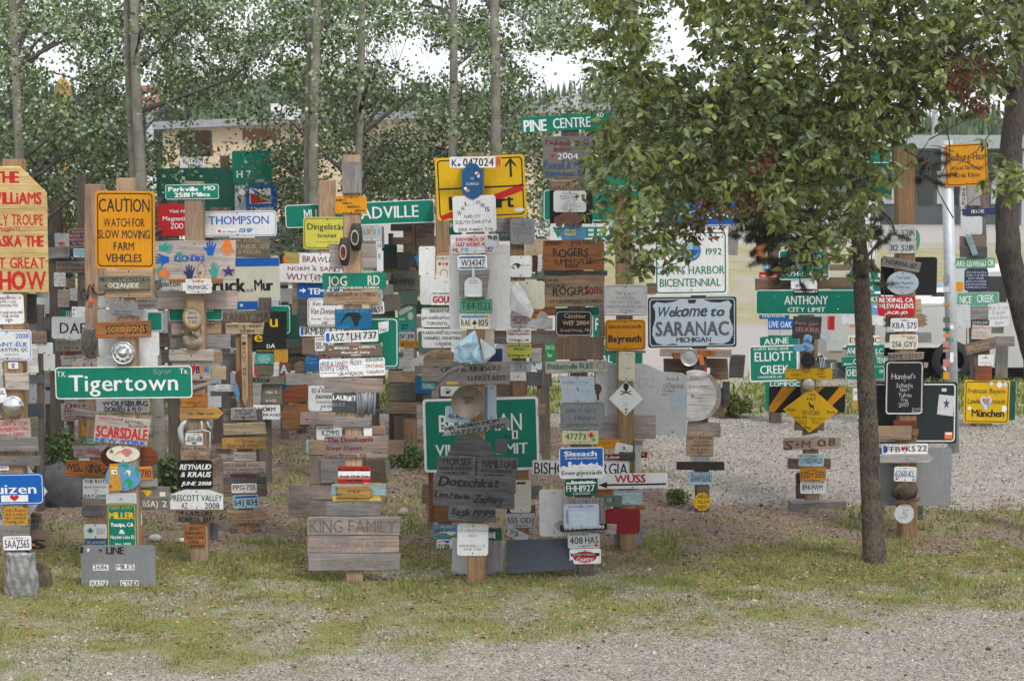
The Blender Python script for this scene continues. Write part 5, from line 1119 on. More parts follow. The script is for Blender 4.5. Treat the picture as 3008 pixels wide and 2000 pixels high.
# stuffed cap: crumpled cloth over a peaked crown
def cloth_blob(name, mat, loc, w, h, d, label, cat, seed, prof, n=26, amp=.18):
    r = random.Random(seed); mb = MB(); rings = 16
    ph = [r.uniform(0, 6.28) for _ in range(8)]
    for i in range(rings + 1):
        t = i / rings; rad = prof(t); z = h * (t - .5)
        for j in range(n):
            a = 2*math.pi*j/n
            k = 1 + amp * (math.sin(3*a + ph[0] + 5*t) * .4 + math.sin(7*a + ph[1] + 9*t) * .35 + math.sin(11*a + ph[2] - 12*t) * .3)
            mb.v.append((w/2*rad*k*math.cos(a), -d/2*rad*k*(math.sin(a)*.5+.5) - .002, z + h*.02*math.sin(5*a + ph[3] + 7*t)))
    for i in range(rings):
        for j in range(n):
            mb.f.append((i*n+j, i*n+(j+1) % n, (i+1)*n+(j+1) % n, (i+1)*n+j)); mb.m.append(0)
    mb.f.append(tuple(range(n))[::-1]); mb.m.append(0); mb.f.append(tuple(rings*n+j for j in range(n))); mb.m.append(0)
    o = mb.build(name, mat, None, loc, None, True); tag(o, label, cat); return o
capm = plain('khaki_cloth', (.36,.31,.22), .9, 0, .1, 14, .35, .6)
loc, w, h = spot('d', 'E', 400, 560, 605, 728, .09)
cp = cloth_blob('cap', capm, loc, w, h, .13, 'Khaki baseball cap with crumpled brim nailed below the gold ring plaque', 'cap', 3, lambda t: (.35 + .75*math.sin(min(1, t*1.5 + .12)*math.pi/2)) * (1 if t < .9 else .8), amp=.05)
m2 = MB(); n = 22
for j in range(n):
    u = j/(n-1)
    for k in range(5):
        v = k/4; m2.v.append(((u-.5)*w*1.15, -.05 - .06*v - .02*math.sin(u*9+v*3), h*.42 + v*h*.35 + .018*math.sin(u*14 + 2*v) + .012*math.sin(u*31+v*5)))
for j in range(n-1):
    for k in range(4): m2.f.append((j*5+k, (j+1)*5+k, (j+1)*5+k+1, j*5+k+1)); m2.m.append(0)
m2.build('brim', capm, cp, smooth=True)
# moccasins: a pair of old slippers
shoe_d = plain('dark_hide', (.035,.03,.028), .6, 0, .3, 14, .4); shoe_l = plain('pale_trim', (.4,.35,.25), .8); shoe_r = plain('red_lining', (.17,.02,.015), .8)
for i, (x0, y0, x1, y1, lab) in enumerate(((500, 850, 650, 1160, 'Dark slipper with pale trim, upper right one of the nailed pair'), (375, 1015, 505, 1330, 'Dark slipper with red lining, lower left one of the nailed pair'))):
    loc, w, h = spot('l', 'G', x0, y0, x1, y1, .09)
    o = cloth_blob('slipper', shoe_d, loc, w, h, .14, lab, 'slipper', 20+i, lambda t: (.35+.65*math.sin(math.pi*min(1, t*.9+.1)) if t < .55 else 1.0 - .35*((t-.55)/.45)**2), amp=.03)
    o['group'] = 'pair of slippers nailed to the Jog Rd post'
    m2 = MB(); m2.lathe([(.055,-.066),(.06,-.074),(.048,-.078),(.044,-.064)], 24, 0, -w*.08, -h*.02, -.008, .62*w/.12, 1.25); m2.build('trim', shoe_l, o, smooth=True)
    m3 = MB(); m3.lathe([(.0005,-.06),(.046,-.069)], 20, 0, -w*.08, -h*.02, -.008, .62*w/.12, 1.25); m3.build('lining', shoe_r if i else shoe_d, o)
# rattan oval snowshoe
loc, w, h = spot('b2', 'B', 935, 440, 1135, 825, .04)
sn = empty('basket', loc); tag(sn, 'Oval woven grey basket shape hung between DAF and Sorensons', 'woven basket'); sn.rotation_euler = (0, math.radians(4), 0)
mb = MB(); n = 34
for i in range(n+1):
    t = i/n; pass
rings = 20
for i in range(rings+1):
    t = i/rings; z = h*(t-.5); hw = w/2*math.sqrt(max(.02, 1-(2*t-1)**2))*(.92+.12*t if t < .9 else 1)
    for j in range(13):
        u = j/12*2-1; mb.v.append((hw*u, -.05*(1-u*u)*math.sqrt(max(0, 1-(2*t-1)**2)) - .004*((i+j) % 2), z))
for i in range(rings):
    for j in range(12): mb.f.append((i*13+j, i*13+j+1, (i+1)*13+j+1, (i+1)*13+j)); mb.m.append(0)
wick = plain('grey_wicker', (.26,.225,.2), .85, 0, .15, 30, .5, .6)
mb.build('weave', wick, sn)
m2 = MB(); m2.tube([(w/2*math.cos(a), -.008, h/2*math.sin(a)) for a in [2*math.pi*k/40 for k in range(41)]], .008, 6, 0, 0, False); m2.build('hoop', wick, sn)
for k in range(12):
    z = h*(-.35+.7*k/11); hw = w/2*math.sqrt(1-(2*z/h)**2)
    m3 = MB(); m3.tube([(-hw,-.006,z),(-hw*.4,-.052,z),(hw*.4,-.052,z),(hw,-.006,z)], .0035, 5); m3.build('cane', plain('dark_cane',(.09,.075,.065),.8), sn)
# bent iron lettering
loc, w, h = spot('b2', 'B', 925, -30, 1215, 165, .02)
def wp(x, y): return ((x-925)/290*w - w/2, -.01, h/2 - (y+30)/195*h)
mb = MB()
for st in ([(985,35),(945,60),(930,110),(950,150),(990,155),(1010,120),(1000,60),(960,30),(975,90),(1010,140)], [(1010,140),(1030,90),(1015,30),(1040,-20),(1060,30),(1080,80),(1120,110)], [(1080,-25),(1075,30),(1100,80),(1150,105),(1195,90),(1215,60)]):
    P = [Vector(wp(*p)) for p in st]; Q = []
    for i in range(len(P)-1):
        for k in range(4): Q.append(P[i].lerp(P[i+1], k/4))
    Q.append(P[-1]); mb.tube(Q, .0055, 6)
ir = mb.build('wire_lettering', plain('black_iron', (.015,.015,.017), .4, .5), None, loc, None, True); tag(ir, 'Curly black wrought iron lettering left of the Oceanside board', 'iron lettering')
loc, w, h = spot('b2', 'B', 1028, 152, 1078, 206, .01)
mb = MB(); mb.lathe([(w/2, .004), (w/2, -.004), (w*.4, -.008), (.0005, -.009)], 20); o = mb.build('reflector', paint((.75,.09,.01), .2), None, loc, None, True); tag(o, 'Small round orange reflector under the iron lettering', 'reflector')
# metal skyline cutout
loc, w, h = spot('b', 'B', 1255, 120, 1635, 372, .006)
sk = [(1255,290),(1262,215),(1300,190),(1330,165),(1335,125),(1375,118),(1385,200),(1390,150),(1410,130),(1428,150),(1432,215),(1470,230),(1500,200),(1512,150),(1560,185),(1595,230),(1592,270),(1628,285),(1635,330),(1615,358),(1580,345),(1560,345),(1500,340),(1450,350),(1380,345),(1340,372),(1310,330),(1280,330)]
P = [((x-1445)/380*w, (246-y)/252*h) for x, y in sk][::-1]
o = solid(P, .004, 'metal_cutout', paint('grey'), loc, 0, 'Grey metal cutout of a skyline with small black names', 'metal cutout', ch=.0006)
m_ = MB(); lay_text(m_, 'Arden', -w*.18, -.02*h, w*.1, .03*h, 2, False, False, -.004); lay_text(m_, 'Betty & Richard', -w*.32, -h*.22, w*.2, -h*.15, 0, True, False, -.004); lay_text(m_, 'Strathmore, Alberta', -w*.4, -h*.35, w*.18, -h*.28, 0, True, False, -.004); m_.build('lettering', ink('black'), o)
m_ = MB(); m_.add([(-.3*w,-.004,-.02),(-.26*w,-.004,.0),(-.3*w,-.004,.02),(-.34*w,-.004,.0)], [(0,1,2,3)]); m_.build('emblem', ink('rose'), o, (0,0,.045))
# wooden bison
loc, w, h = spot('t', 'J', 888, 1262, 1218, 1478, .024)
bs = [(890,1350),(900,1325),(960,1300),(1000,1270),(1080,1262),(1160,1275),(1200,1310),(1218,1340),(1205,1375),(1190,1400),(1175,1420),(1170,1470),(1150,1440),(1140,1405),(1110,1400),(1095,1460),(1070,1455),(1062,1410),(1000,1400),(975,1440),(965,1475),(935,1470),(940,1430),(915,1440),(912,1400),(892,1390)]
P = [((x-1053)/330*w, (1370-y)/216*h) for x, y in bs]
solid(P, .022, 'wooden_bison', plain('red_brown_wood', (.16,.085,.06), .8, 0, .2, 12, .4), loc, 0, 'Reddish brown wooden bison silhouette under the faded list', 'bison cutout')
def crumple(o, strength, size):
    sb = o.modifiers.new('b', 'SUBSURF'); sb.subdivision_type = 'SIMPLE'; sb.levels = sb.render_levels = 5
    tx_ = bpy.data.textures.new('crumple', 'CLOUDS'); tx_.noise_scale = size; tx_.noise_depth = 3
    dm = o.modifiers.new('d', 'DISPLACE'); dm.texture = tx_; dm.strength = strength; dm.mid_level = .5
# white metal scoop
loc, w, h = spot('r', 'G', 1815, 1355, 2030, 1700, .03)
sc = empty('metal_scoop', loc); tag(sc, 'White enamel scoop hanging under the W34347 plate', 'scoop')
wm = paint('silver'); mb = MB(); P = [(-.48*w,-.48*h),(.48*w,-.48*h)] + [(.48*w*math.cos(a), -.05*h+.23*h*math.sin(a)) for a in [math.pi*k/14 for k in range(15)]]
slab(mb, P, .012, 0, .004); bl = mb.build('blade', wm, sc)
m_ = MB(); lay_text(m_, 'Shelly', -.25*w, .05*h, .25*w, .09*h, 2, True, True, -.0075); lay_text(m_, 'Arnold', -.25*w, -.03*h, .25*w, .01*h, 2, True, True, -.0075); m_.build('lettering', ink('navy'), bl)
m2 = MB(); m2.box(-.08*w, -.012, .16*h, .08*w, .004, .48*h); m2.build('handle', wm, sc)
m3 = MB(); m3.tube([(-.3*w,-.012,-.45*h),(.4*w,-.012,-.45*h)], .012, 8); m3.build('lip', wm, sc)
# pale blue tarp folded over the boards
loc, w, h = spot('r', 'H', 1690, 510, 2060, 905, .05)
tp = [(1940,510,-.01),(1800,610,-.05),(1720,690,-.03),(1695,865,-.02),(1840,870,-.06),(1900,905,-.03),(2040,890,-.02),(2058,880,-.01),(1780,680,-.075),(1880,640,-.09),(1990,650,-.03),(1900,760,-.05),(1960,840,-.08)]
V = [((x-1875)/370*w, y, (707-z)/395*h) for x, z, y in tp]
F = [(0,1,9),(1,8,9),(1,2,8),(2,3,8),(3,4,8),(4,11,8),(8,11,9),(4,5,11),(5,12,11),(5,6,12),(6,7,12),(7,10,12),(10,11,12),(9,11,10),(0,9,10)]
o = mesh_obj('plastic_tarp', V, F, plain('pale_blue_plastic', (.3,.46,.56), .35, 0, .5, 8, .25, .5), None, loc, smooth=True); tag(o, 'Pale blue folded plastic tarp tied above the wide carved board', 'tarp'); crumple(o, .05, .16)
md = o.modifiers.new('s', 'SOLIDIFY'); md.thickness = .004
V = [((x-1875)/370*w, -.02-.01*i, (707-z)/395*h) for i, (x, z) in enumerate([(2000,600),(2040,620),(2180,730),(2175,770),(2050,890),(2010,660),(2055,840)])]
o = mesh_obj('plastic_strip', V, [(0,1,6,5),(1,2,3,6),(3,4,6),(4,5,6)], plain('grey_plastic_film', (.33,.37,.37), .3, 0, .5), None, loc); tag(o, 'Crumpled clear grey plastic strip right of the blue tarp', 'plastic strip')
md = o.modifiers.new('s', 'SOLIDIFY'); md.thickness = .003
# driftwood branch
loc, w, h = spot('r', 'H', 1505, 880, 1890, 1145, .06)
def bp_(x, y, d=0): return ((x-1697)/385*w, d, (1012-y)/265*h)
mb = MB(); drift = plain('grey_driftwood', (.15,.135,.125), .85, 0, .15, 25, .45, .6)
mb.tube([bp_(1508,1140),bp_(1560,1060,-.02),(bp_(1640,985,-.03)),bp_(1720,945,-.03),bp_(1790,930,-.03),bp_(1870,935,-.02)], [.006,.014,.018,.02,.024,.016], 9, 0, .08)
mb.tube([bp_(1790,930,-.03),bp_(1770,900,-.04),bp_(1745,888,-.03)], [.014,.009,.004], 7, 0, .1)
mb.tube([bp_(1800,930,-.03),bp_(1830,895,-.05),bp_(1880,885,-.03)], [.014,.01,.006], 7, 0, .1)
mb.tube([bp_(1780,940,-.03),bp_(1760,990,-.05),bp_(1745,1035,-.04)], [.012,.008,.003], 7, 0, .1)
mb.tube([bp_(1820,940,-.03),bp_(1860,955,-.05),bp_(1888,965,-.04)], [.014,.012,.006], 7, 0, .1)
o = mb.build('driftwood_branch', drift, None, loc, None, True); tag(o, 'Grey driftwood branch with knotted end over the wide carved board', 'branch')
# torn white cloth
loc, w, h = spot('s', 'K', 388, 492, 660, 918, .06)
cl = [(470,495,-.005),(395,560,-.01),(392,830,-.01),(450,845,-.05),(540,880,-.05),(625,915,-.04),(660,835,-.03),(620,740,-.04),(560,620,-.03),(500,540,-.02),(470,700,-.07),(550,780,-.06),(430,650,-.04)]
V = [((x-524)/272*w, y, (705-z)/426*h) for x, z, y in cl]
F = [(0,1,12),(1,2,12),(2,3,12),(3,10,12),(12,10,0),(3,4,10),(4,11,10),(4,5,11),(5,6,11),(6,7,11),(7,8,11),(8,10,11),(8,9,10),(9,0,10)]
o = mesh_obj('torn_cloth', V, F, plain('white_cloth', (.62,.62,.64), .8, 0, .1, 6, .12), None, loc, smooth=False); tag(o, 'Torn white cloth hanging over the Kristalovich plates', 'cloth'); crumple(o, .03, .2); md = o.modifiers.new('s', 'SOLIDIFY'); md.thickness = .003
# saw disc
loc, w, h = spot('s', 'K', 690, 840, 825, 985, .01)
mb = MB(); mb.lathe([(w/2,.003),(w/2,-.003),(w*.2,-.003),(w*.19,.0),(.0005,.0)], 26); o = mb.build('saw_disc', METAL, None, loc); tag(o, 'Grey steel saw disc left of the black Clothier tray', 'saw disc')
# corrugated scrap
loc, w, h = spot('l', 'H', 568, 1230, 806, 1490, .02)
mb = MB(); n = 40
for k, zz in enumerate((-.5, .5)):
    for j in range(n+1): mb.v.append((w*(j/n-.5)*(1 if k else .93), -.01*math.sin(j/n*math.pi*7), h*zz*(1 if k else .95) + .01*math.sin(j*.7)))
for j in range(n): mb.f.append((j, j+1, n+2+j, n+1+j)); mb.m.append(0)
o = mb.build('corrugated_sheet', plain('grey_corrugated', (.2,.22,.235), .5, .4, .4, 9, .3), None, loc, None, True); tag(o, 'Grey corrugated metal scrap right of the slate Laurie sign', 'metal sheet'); o.modifiers.new('s', 'SOLIDIFY').thickness = .003
# white bent tubing
loc, w, h = spot('d', 'F', 348, -20, 715, 355, .05)
def fp(x, y, d=-.03): return ((x-531)/367*w, d, (167-y)/375*h)
mb = MB(); mb.tube([fp(425,-20),fp(385,20),fp(357,80),fp(362,150),fp(385,262)], [.012,.022,.03,.028,.02], 8); mb.tube([fp(600,-20),fp(610,50),fp(595,90),fp(430,105)], .009, 6); mb.tube([fp(600,85),fp(640,90),fp(697,105),fp(692,350)], .008, 6); mb.tube([fp(668,-15),fp(680,30),fp(712,72)], .009, 6)
o = mb.build('bent_tubing', paint('silver', .3), None, loc, None, True); tag(o, 'White bent tube frame around the UDW-65B plate', 'bent tubing')
# blue fish shaped strip
loc, w, h = spot('h', 'E', 962, 1080, 1035, 1345, .03)
P = [(x*w, z*h) for x, z in [(-.1,.5),(.05,.35),(.3,.15),(.5,-.1),(.4,-.35),(.15,-.5),(.0,-.35),(-.1,-.15),(-.4,.0),(-.3,.2),(-.15,.35)]]
solid(P, .012, 'fish_cutout', paint('skyblue', .3), loc, 0, 'Blue glossy fish shaped cutout left of the pointed stake', 'fish cutout')
# flip flops
ff = plain('blue_foam', (.2,.36,.55), .7, 0, .2, 9, .15, 0)
for i, (x0, y0, x1, y1, rt, lab) in enumerate(((760,950,885,1135,-14,'Blue flip flop standing upright, upper one of the nailed pair'), (668,1058,905,1152,0,'Blue flip flop lying sideways, lower one of the nailed pair'))):
    loc, w, h = spot('y', 'P', x0, y0, x1, y1, .03)
    L_, W_ = (h, w*.85) if i == 0 else (w, h)
    P = [(-.34,-.47),(.0,-.5),(.34,-.47),(.42,-.3),(.36,-.05),(.46,.2),(.45,.38),(.25,.49),(-.1,.5),(-.4,.42),(-.48,.2),(-.38,-.05),(-.44,-.3)]
    P = [(x*W_, z*L_) for x, z in P]
    if i: P = [(z, -x) for x, z in P][::1]
    o = solid(P, .022, 'flip_flop', ff, loc, rt, lab, 'flip flop', 'pair of flip flops nailed to a post', ch=.004)
    m2 = MB(); q = (lambda x, z: (z*L_, -.03 if abs(x) < .01 else -.012, -x*W_)) if i else (lambda x, z: (x*W_, -.03 if abs(x) < .01 else -.012, z*L_))
    m2.tube([q(-.38,.0), q(.0,.22), q(.38,.0)], .006, 6); m2.tube([q(.0,.22), (q(0.005,.3)[0], -.01, q(0.005,.3)[2])], .005, 6); m2.build('strap', plain('dark_blue_strap', (.08,.16,.3), .6), o)
loc, w, h = spot('y', 'P', 752, 1165, 920, 1330, .03)
mb = MB(); R = w/2; mb.lathe([(R*.97,.012),(R,.0),(R*.95,-.01),(R*.8,-.014),(R*.2,-.006),(.0005,-.006)], 32); o = mb.build('frying_pan', plain('black_iron_pan', (.016,.02,.02), .4, .3), None, loc, None, True); tag(o, 'Round black disc of an old pan below the blue flip flops', 'pan')
loc, w, h = spot('y', 'P', 925, 1185, 1050, 1340, .02)
P = [(x*w, z*h) for x, z in [(-.45,.1),(-.2,.45),(.1,.5),(.35,.1),(.5,-.5),(.0,-.5),(-.1,-.1),(-.3,-.05)]]
o = solid(P, .012, 'striped_fin', paint('navy'), loc, 0, 'Blue fin shape with white stripes right of the black pan', 'fin cutout')
m_ = MB()
for k in range(4): x = -.2 + .14*k; m_.add([(x*w,-.008,.35*h),((x+.05)*w,-.008,.35*h),((x+.2)*w,-.008,-.45*h),((x+.15)*w,-.008,-.45*h)], [(0,1,2,3)])
m_.build('stripes', ink('white'), o)
loc, w, h = spot('y', 'P', 775, 1475, 915, 1580, .02)
mb = MB(); mb.lathe([(w/2,.004),(w*.45,-.01),(.0005,-.012)], 20); o = mb.build('shell_ornament', plain('pearl_shell', (.45,.42,.33), .3, 0, .5, 40, .5), None, loc, None, True); tag(o, 'Small pearly round ornament under the yellow name board', 'ornament')
# white log slice
loc, w, h = spot('x', 'O', 1000, 495, 1400, 1080, .06)
R = h*.5; ox = -w*.5 + w*105/400
P = [(max(-w*.5 + .002*abs(z), R*x + ox), R*z) for x, z in [(math.cos(a)*(1+.015*math.sin(5*a)), math.sin(a)*(1+.012*math.sin(3*a))) for a in [2*math.pi*k/48 for k in range(48)]]]
mb = MB(); slab(mb, P, .06, 0, .006); o = mb.build('log_slice', wood('white'), None, loc); tag(o, 'Big round white painted log slice with grey bark edge', 'log slice')
m_ = MB(); lay_text(m_, 'BOMBASTO', -w*.38, h*.3, w*.1, h*.38, 2, True, False, -.033); lay_text(m_, 'Dave Wes', -w*.42, h*.16, w*.1, h*.21, 2, True, False, -.033); lay_text(m_, 'St', -w*.36, -.03*h, -w*.26, .04*h, 1, True, False, -.033); lay_text(m_, 'Rob', -w*.18, -.06*h, -.02*w, -.02*h, 2, True, False, -.033); m_.build('lettering', ink('grey'), o)
mb = MB(); n = 12; a0 = -1.0
V = []
for k in range(n): a = a0 + 2.0*k/(n-1); V += [(R*1.015*math.cos(a)+ox, -.034, R*1.015*math.sin(a)), (R*1.015*math.cos(a)+ox, .02, R*1.015*math.sin(a)), (R*.9*math.cos(a)+ox-.02, -.0325, R*.93*math.sin(a))]
F = []
for k in range(n-1): F += [(3*k,3*k+3,3*k+4,3*k+1),(3*k,3*k+2,3*k+5,3*k+3)]
mesh_obj('bark', V, F, barkmat('slice_bark', (.33,.3,.27), (.16,.14,.12), .4), o)
# motorhome shaped white panel
loc, w, h = spot('v', 'O', -60, 420, 1005, 1295, .005, True)
th = [(-45,560),(-25,430),(500,425),(560,440),(720,512),(960,530),(1003,560),(1003,1240),(960,1292),(905,1270),(880,1230),(650,1245),(640,1290),(-40,1290)]
P = [((x-472)/1065*w, (857-y)/875*h) for x, y in th][::-1]
o = solid(P, .005, 'metal_cutout', paint('silver'), loc, 0, 'Large white motorhome shaped panel behind the diamond placard', 'metal cutout', ch=.0006)
def tq(x, y): return ((x-472)/1065*w, (857-y)/875*h)
m_ = MB()
for x0, y0, x1, y1 in ((65,598,128,690),(172,598,240,690),(458,598,530,690),(555,598,625,690),(108,765,215,1000)):
    a, b = tq(x0, y1), tq(x1, y0); t_ = .0025
    for q in ((a[0],a[1],b[0],a[1]+t_),(a[0],b[1]-t_,b[0],b[1]),(a[0],a[1],a[0]+t_,b[1]),(b[0]-t_,a[1],b[0],b[1])): m_.add([(q[0],-.0036,q[1]),(q[2],-.0036,q[1]),(q[2],-.0036,q[3]),(q[0],-.0036,q[3])], [(0,1,2,3)])
m_.build('outline', ink('grey'), o)
m_ = MB()
for s, x0, y0, x1, y1 in (('Kevin &',775,575,915,610),('Lee',770,630,825,655),('CASARSASE',735,660,970,705),('I Calgary',722,715,870,745),('July 2003',720,765,790,785)):
    a, b = tq(x0, y1), tq(x1, y0); lay_text(m_, s, a[0], a[1], b[0], b[1], 2, True, False, -.004)
m_.build('lettering', ink('lead'), o)
a, b = tq(850, 970), tq(1003, 760); m_ = MB(); m_.add([(a[0],-.0042,a[1]),(b[0],-.0042,a[1]),(b[0],-.0042,b[1]),(a[0]+.03,-.0042,b[1]),(a[0],-.0042,b[1]-.05)], [(0,1,2,3,4)]); m_.build('patch', ink('paleblue'), o)
a, b = tq(805, 1250), tq(888, 1165); m_ = MB(); m_.lathe([(.012,-.004),(.012,-.003),(.0005,-.003)], 16, 0, (a[0]+b[0])/2, (a[1]+b[1])/2); m_.build('wheel', ink('grey'), o)
# olive spatula, metal pole bracket, burl, white round disc
loc, w, h = spot('t', 'L', 1980, 105, 2068, 300, .02, True)
P = [(x*w, z*h) for x, z in [(-.1,-.5),(.15,-.48),(.2,-.1),(.5,.1),(.48,.35),(.2,.48),(-.3,.5),(-.5,.4),(-.48,0),(-.2,-.15)]]
solid(P, .01, 'spatula', paint('olive'), loc, 0, 'Olive green spatula blade right of the folded blue metal', 'spatula')
loc, w, h = spot('bb', 'V', 840, 1245, 1115, 1440, .1)
o = cloth_blob('tree_burl', plain('mossy_burl', (.085,.07,.05), .95, 0, .1, 22, .55, .8), loc, w, h, .2, 'Gnarled mossy wooden burl near the foot of the orange brown post', 'burl', 9, lambda t: (.55+.45*math.sin(math.pi*t*.9)) , amp=.3)
loc, w, h = spot('bb', 'V', 835, 1425, 1165, 1490, .03)
mb = MB()
for k in range(6): mb.tube([(-w*.5+rnd.uniform(0,.1),-.01*k,rnd.uniform(-.03,.01)),(0,-.012*k,rnd.uniform(-.01,.02)),(w*.45,-.01*k,rnd.uniform(-.0,.04))], [.004,.006,.003], 5)
o = mb.build('twig_bundle', plain('red_twig', (.13,.06,.035), .9), None, loc); tag(o, 'Bundle of reddish twigs under the mossy burl', 'twigs')
loc, w, h = spot('bb', 'Q', 1832, 1328, 2058, 1562, .01)
mb = MB(); mb.lathe([(w/2,.004),(w/2,-.004),(w*.44,-.006),(w*.43,-.003),(.0005,-.003)], 32); o = mb.build('metal_disc', paint('silver'), None, loc, None, False); tag(o, 'Round white disc with faint drawing at the foot of the orange brown post', 'metal disc')
m_ = MB(); lay_text(m_, 'GRANDE', -w*.3, -h*.22, w*.1, -h*.15, 2, True, False, -.0045); lay_text(m_, 'AZ', -w*.1, -h*.1, w*.2, h*.25, 2, True, False, -.0045); m_.build('lettering', ink('grey'), o)
# pale metal mast behind Pine Centre
for i, (px, lab) in enumerate(((1650, 'White steel mast behind the Pine Centre sign, left one of two'), (1690, 'White steel mast behind the Pine Centre sign, right one of two'))):
    Y = 62; b = at(px, 500, Y); t = at(px, 288 - i*8, Y); mb = MB(); mb.box(-.17, -.1, -b.z, .17, .1, t.z - b.z); mb.box(-.19, -.12, t.z-b.z, .19, .12, t.z-b.z+.04)
    o = mb.build('steel_mast', paint('lightgrey'), None, b); tag(o, lab, 'mast', 'white masts far behind the signs')
# stickers on the steel pole
YP = POST['cc']['Y'] - POST['cc']['h'] - .003
pole = [o for o in bpy.data.objects if o.name.startswith('steel_pole')][0]
for k, (y, c, hh) in enumerate([(820,'grey',22),(850,'lightgrey',16),(893,'ochre',7),(940,'lead',16),(968,'dkgreen',10),(985,'orange',10),(1012,'rose',16),(1030,'rose',8),(1066,'rose',22),(1103,'amber',22),(960,'white',12),(1000,'teal',12),(1050,'white',30)]):
    px = 2780 if k < 10 else 2796; q = at(px, y, YP); mpp = m_per_px(px, y, YP); w_ = 8*mpp*(1.2 if k < 10 else .7)
    o = mesh_obj('sticker', [(-w_,0,-hh/2*mpp),(w_,0.004,-hh/2*mpp),(w_,.004,hh/2*mpp),(-w_,0,hh/2*mpp)], [(0,1,2,3)], ink(c), pole); o.location = q - pole.location

# ------------------------------------------------------------------ leaning slate panel, plastic bag, stone, plank on the ground
def lean_panel(name, pts, Y0, Y1, mat, label, cat, th=.006):
    P = [at(px, py, Y0 if k < 2 else Y1) for k, (px, py) in enumerate(pts)]; n = (P[1]-P[0]).cross(P[3]-P[0]).normalized()
    if n.y > 0: n = -n
    V = P + [p - n * th for p in P]; c = sum(V, Vector()) / 8
    o = mesh_obj(name, [v - c for v in V], [(0,1,2,3),(7,6,5,4),(0,4,5,1),(1,5,6,2),(2,6,7,3),(3,7,4,0)], mat, None, c); tag(o, label, cat); return o
YT = POST['t']['Y']
lean_panel('leaning_sheet', [(1494,1684),(1690,1672),(1668,1580),(1487,1586)], YT - .16, YT + .05, paint('slate'), 'Dark slate panel leaning on the ground left of the 408 HAS plate', 'panel')
lean_panel('leaning_sheet', [(1427,1690),(1457,1690),(1447,1615),(1424,1600)], 20.95, 21.0, paint('silver'), 'Torn white sheet standing right of the Bakersfield post foot', 'panel')
lean_panel('leaning_sheet', [(1472,1684),(1486,1684),(1486,1588),(1474,1588)], 21.1, 21.12, paint('lightgrey'), 'Narrow pale sheet standing left of the leaning slate panel', 'panel')
lean_panel('leaning_sheet', [(1326,1692),(1372,1692),(1376,1580),(1330,1580)], 20.98, 21.0, paint('silver'), 'White sheet standing at the ground left of the Bakersfield post', 'panel')
bagm = plain('clear_grey_plastic', (.22,.225,.22), .2, 0, .7, 9, .45, 1.0)
Yb = gY(1748); c = at(64, 1684, Yb); mp_ = m_per_px(64, 1684, Yb)
def bagprof(t): return .97 + .06*math.sin(t*5)
o = cloth_blob('plastic_bag', bagm, Vector((c.x, Yb+.05, 0.2)), 92*mp_, .42, .3, 'Grey plastic bag tied around the foot of the left edge post', 'plastic bag', 15, bagprof, 60, .13)
Ys = gY(1722); c = on_ground(118, 1722)
mb = MB(); slab(mb, [(-.09,-.02),(.11,-.02),(.1,.12),(.04,.22),(-.04,.24),(-.1,.18)], .12, 0, .02); o = mb.build('tree_stump', barkmat('stump_bark', (.16,.12,.085), (.09,.07,.055), .5), None, (c.x, c.y, 0)); tag(o, 'Brown weathered stump slab right of the plastic bag', 'stump')
mb = MB(); slab(mb, [(-.34,-.03),(.34,-.05),(.33,.05),(-.3,.06)], .14, 0, .01); c = on_ground(2398, 1492); o = mb.build('wooden_board', wood('grey'), None, (c.x, c.y, .03), (0, -.05, .1)); tag(o, 'Grey plank lying at the foot of the yellow diamond post', 'board', 'bare boards nailed to the posts')
def rock(loc, sx, sy, sz, mat, label, seed, name='boulder', cat='boulder'):
    r = random.Random(seed); mb = MB(); n, m = 18, 10; ph = [r.uniform(0, 6) for _ in range(6)]
    for i in range(m+1):
        t = math.pi*i/m
        for j in range(n):
            a = 2*math.pi*j/n; k = 1 + .12*math.sin(2*a+ph[0]+2*t) + .08*math.sin(5*a+ph[1]-3*t) + .05*math.sin(9*a+ph[2]+6*t)
            mb.v.append((sx*k*math.sin(t)*math.cos(a), sy*k*math.sin(t)*math.sin(a), sz*k*math.cos(t)))
    for i in range(m):
        for j in range(n): mb.f.append((i*n+j, (i+1)*n+j, (i+1)*n+(j+1) % n, i*n+(j+1) % n)); mb.m.append(0)
    o = mb.build(name, mat, None, loc, None, True); tag(o, label, cat); return o
c = on_ground(185, 1482); rock(Vector((c.x, c.y, .2)), .3, .3, .34, plain('dark_grey_rock', (.075,.075,.075), .85, 0, .2, 7, .4, .6), 'Dark grey boulder behind the bush left of the Roys sign', 5)
c = on_ground(456, 1588); rock(Vector((c.x, c.y, .03)), .06, .05, .04, plain('white_stone', (.5,.48,.44), .8, 0, .2, 20, .2), 'Small white stone on the grass right of the Miller sign', 6, 'stone', 'stone')
c = on_ground(540, 1592); rock(Vector((c.x, c.y, .02)), .06, .04, .025, plain('white_stone', (.5,.48,.44)), 'Flat pale stone just left of the Caylors post foot', 8, 'stone', 'stone')
c = on_ground(1185, 1515); rock(Vector((c.x, c.y, .04)), .06, .05, .05, plain('pale_stone', (.36,.32,.26)), 'Round pale stone on the grass right of the King Family board', 9, 'stone', 'stone')
c = on_ground(2903, 1909); rock(Vector((c.x, c.y, .01)), .025, .02, .018, plain('dark_red_stone', (.07,.02,.015)), 'Dark red stone on the gravel in the lower right', 10, 'stone', 'stone')
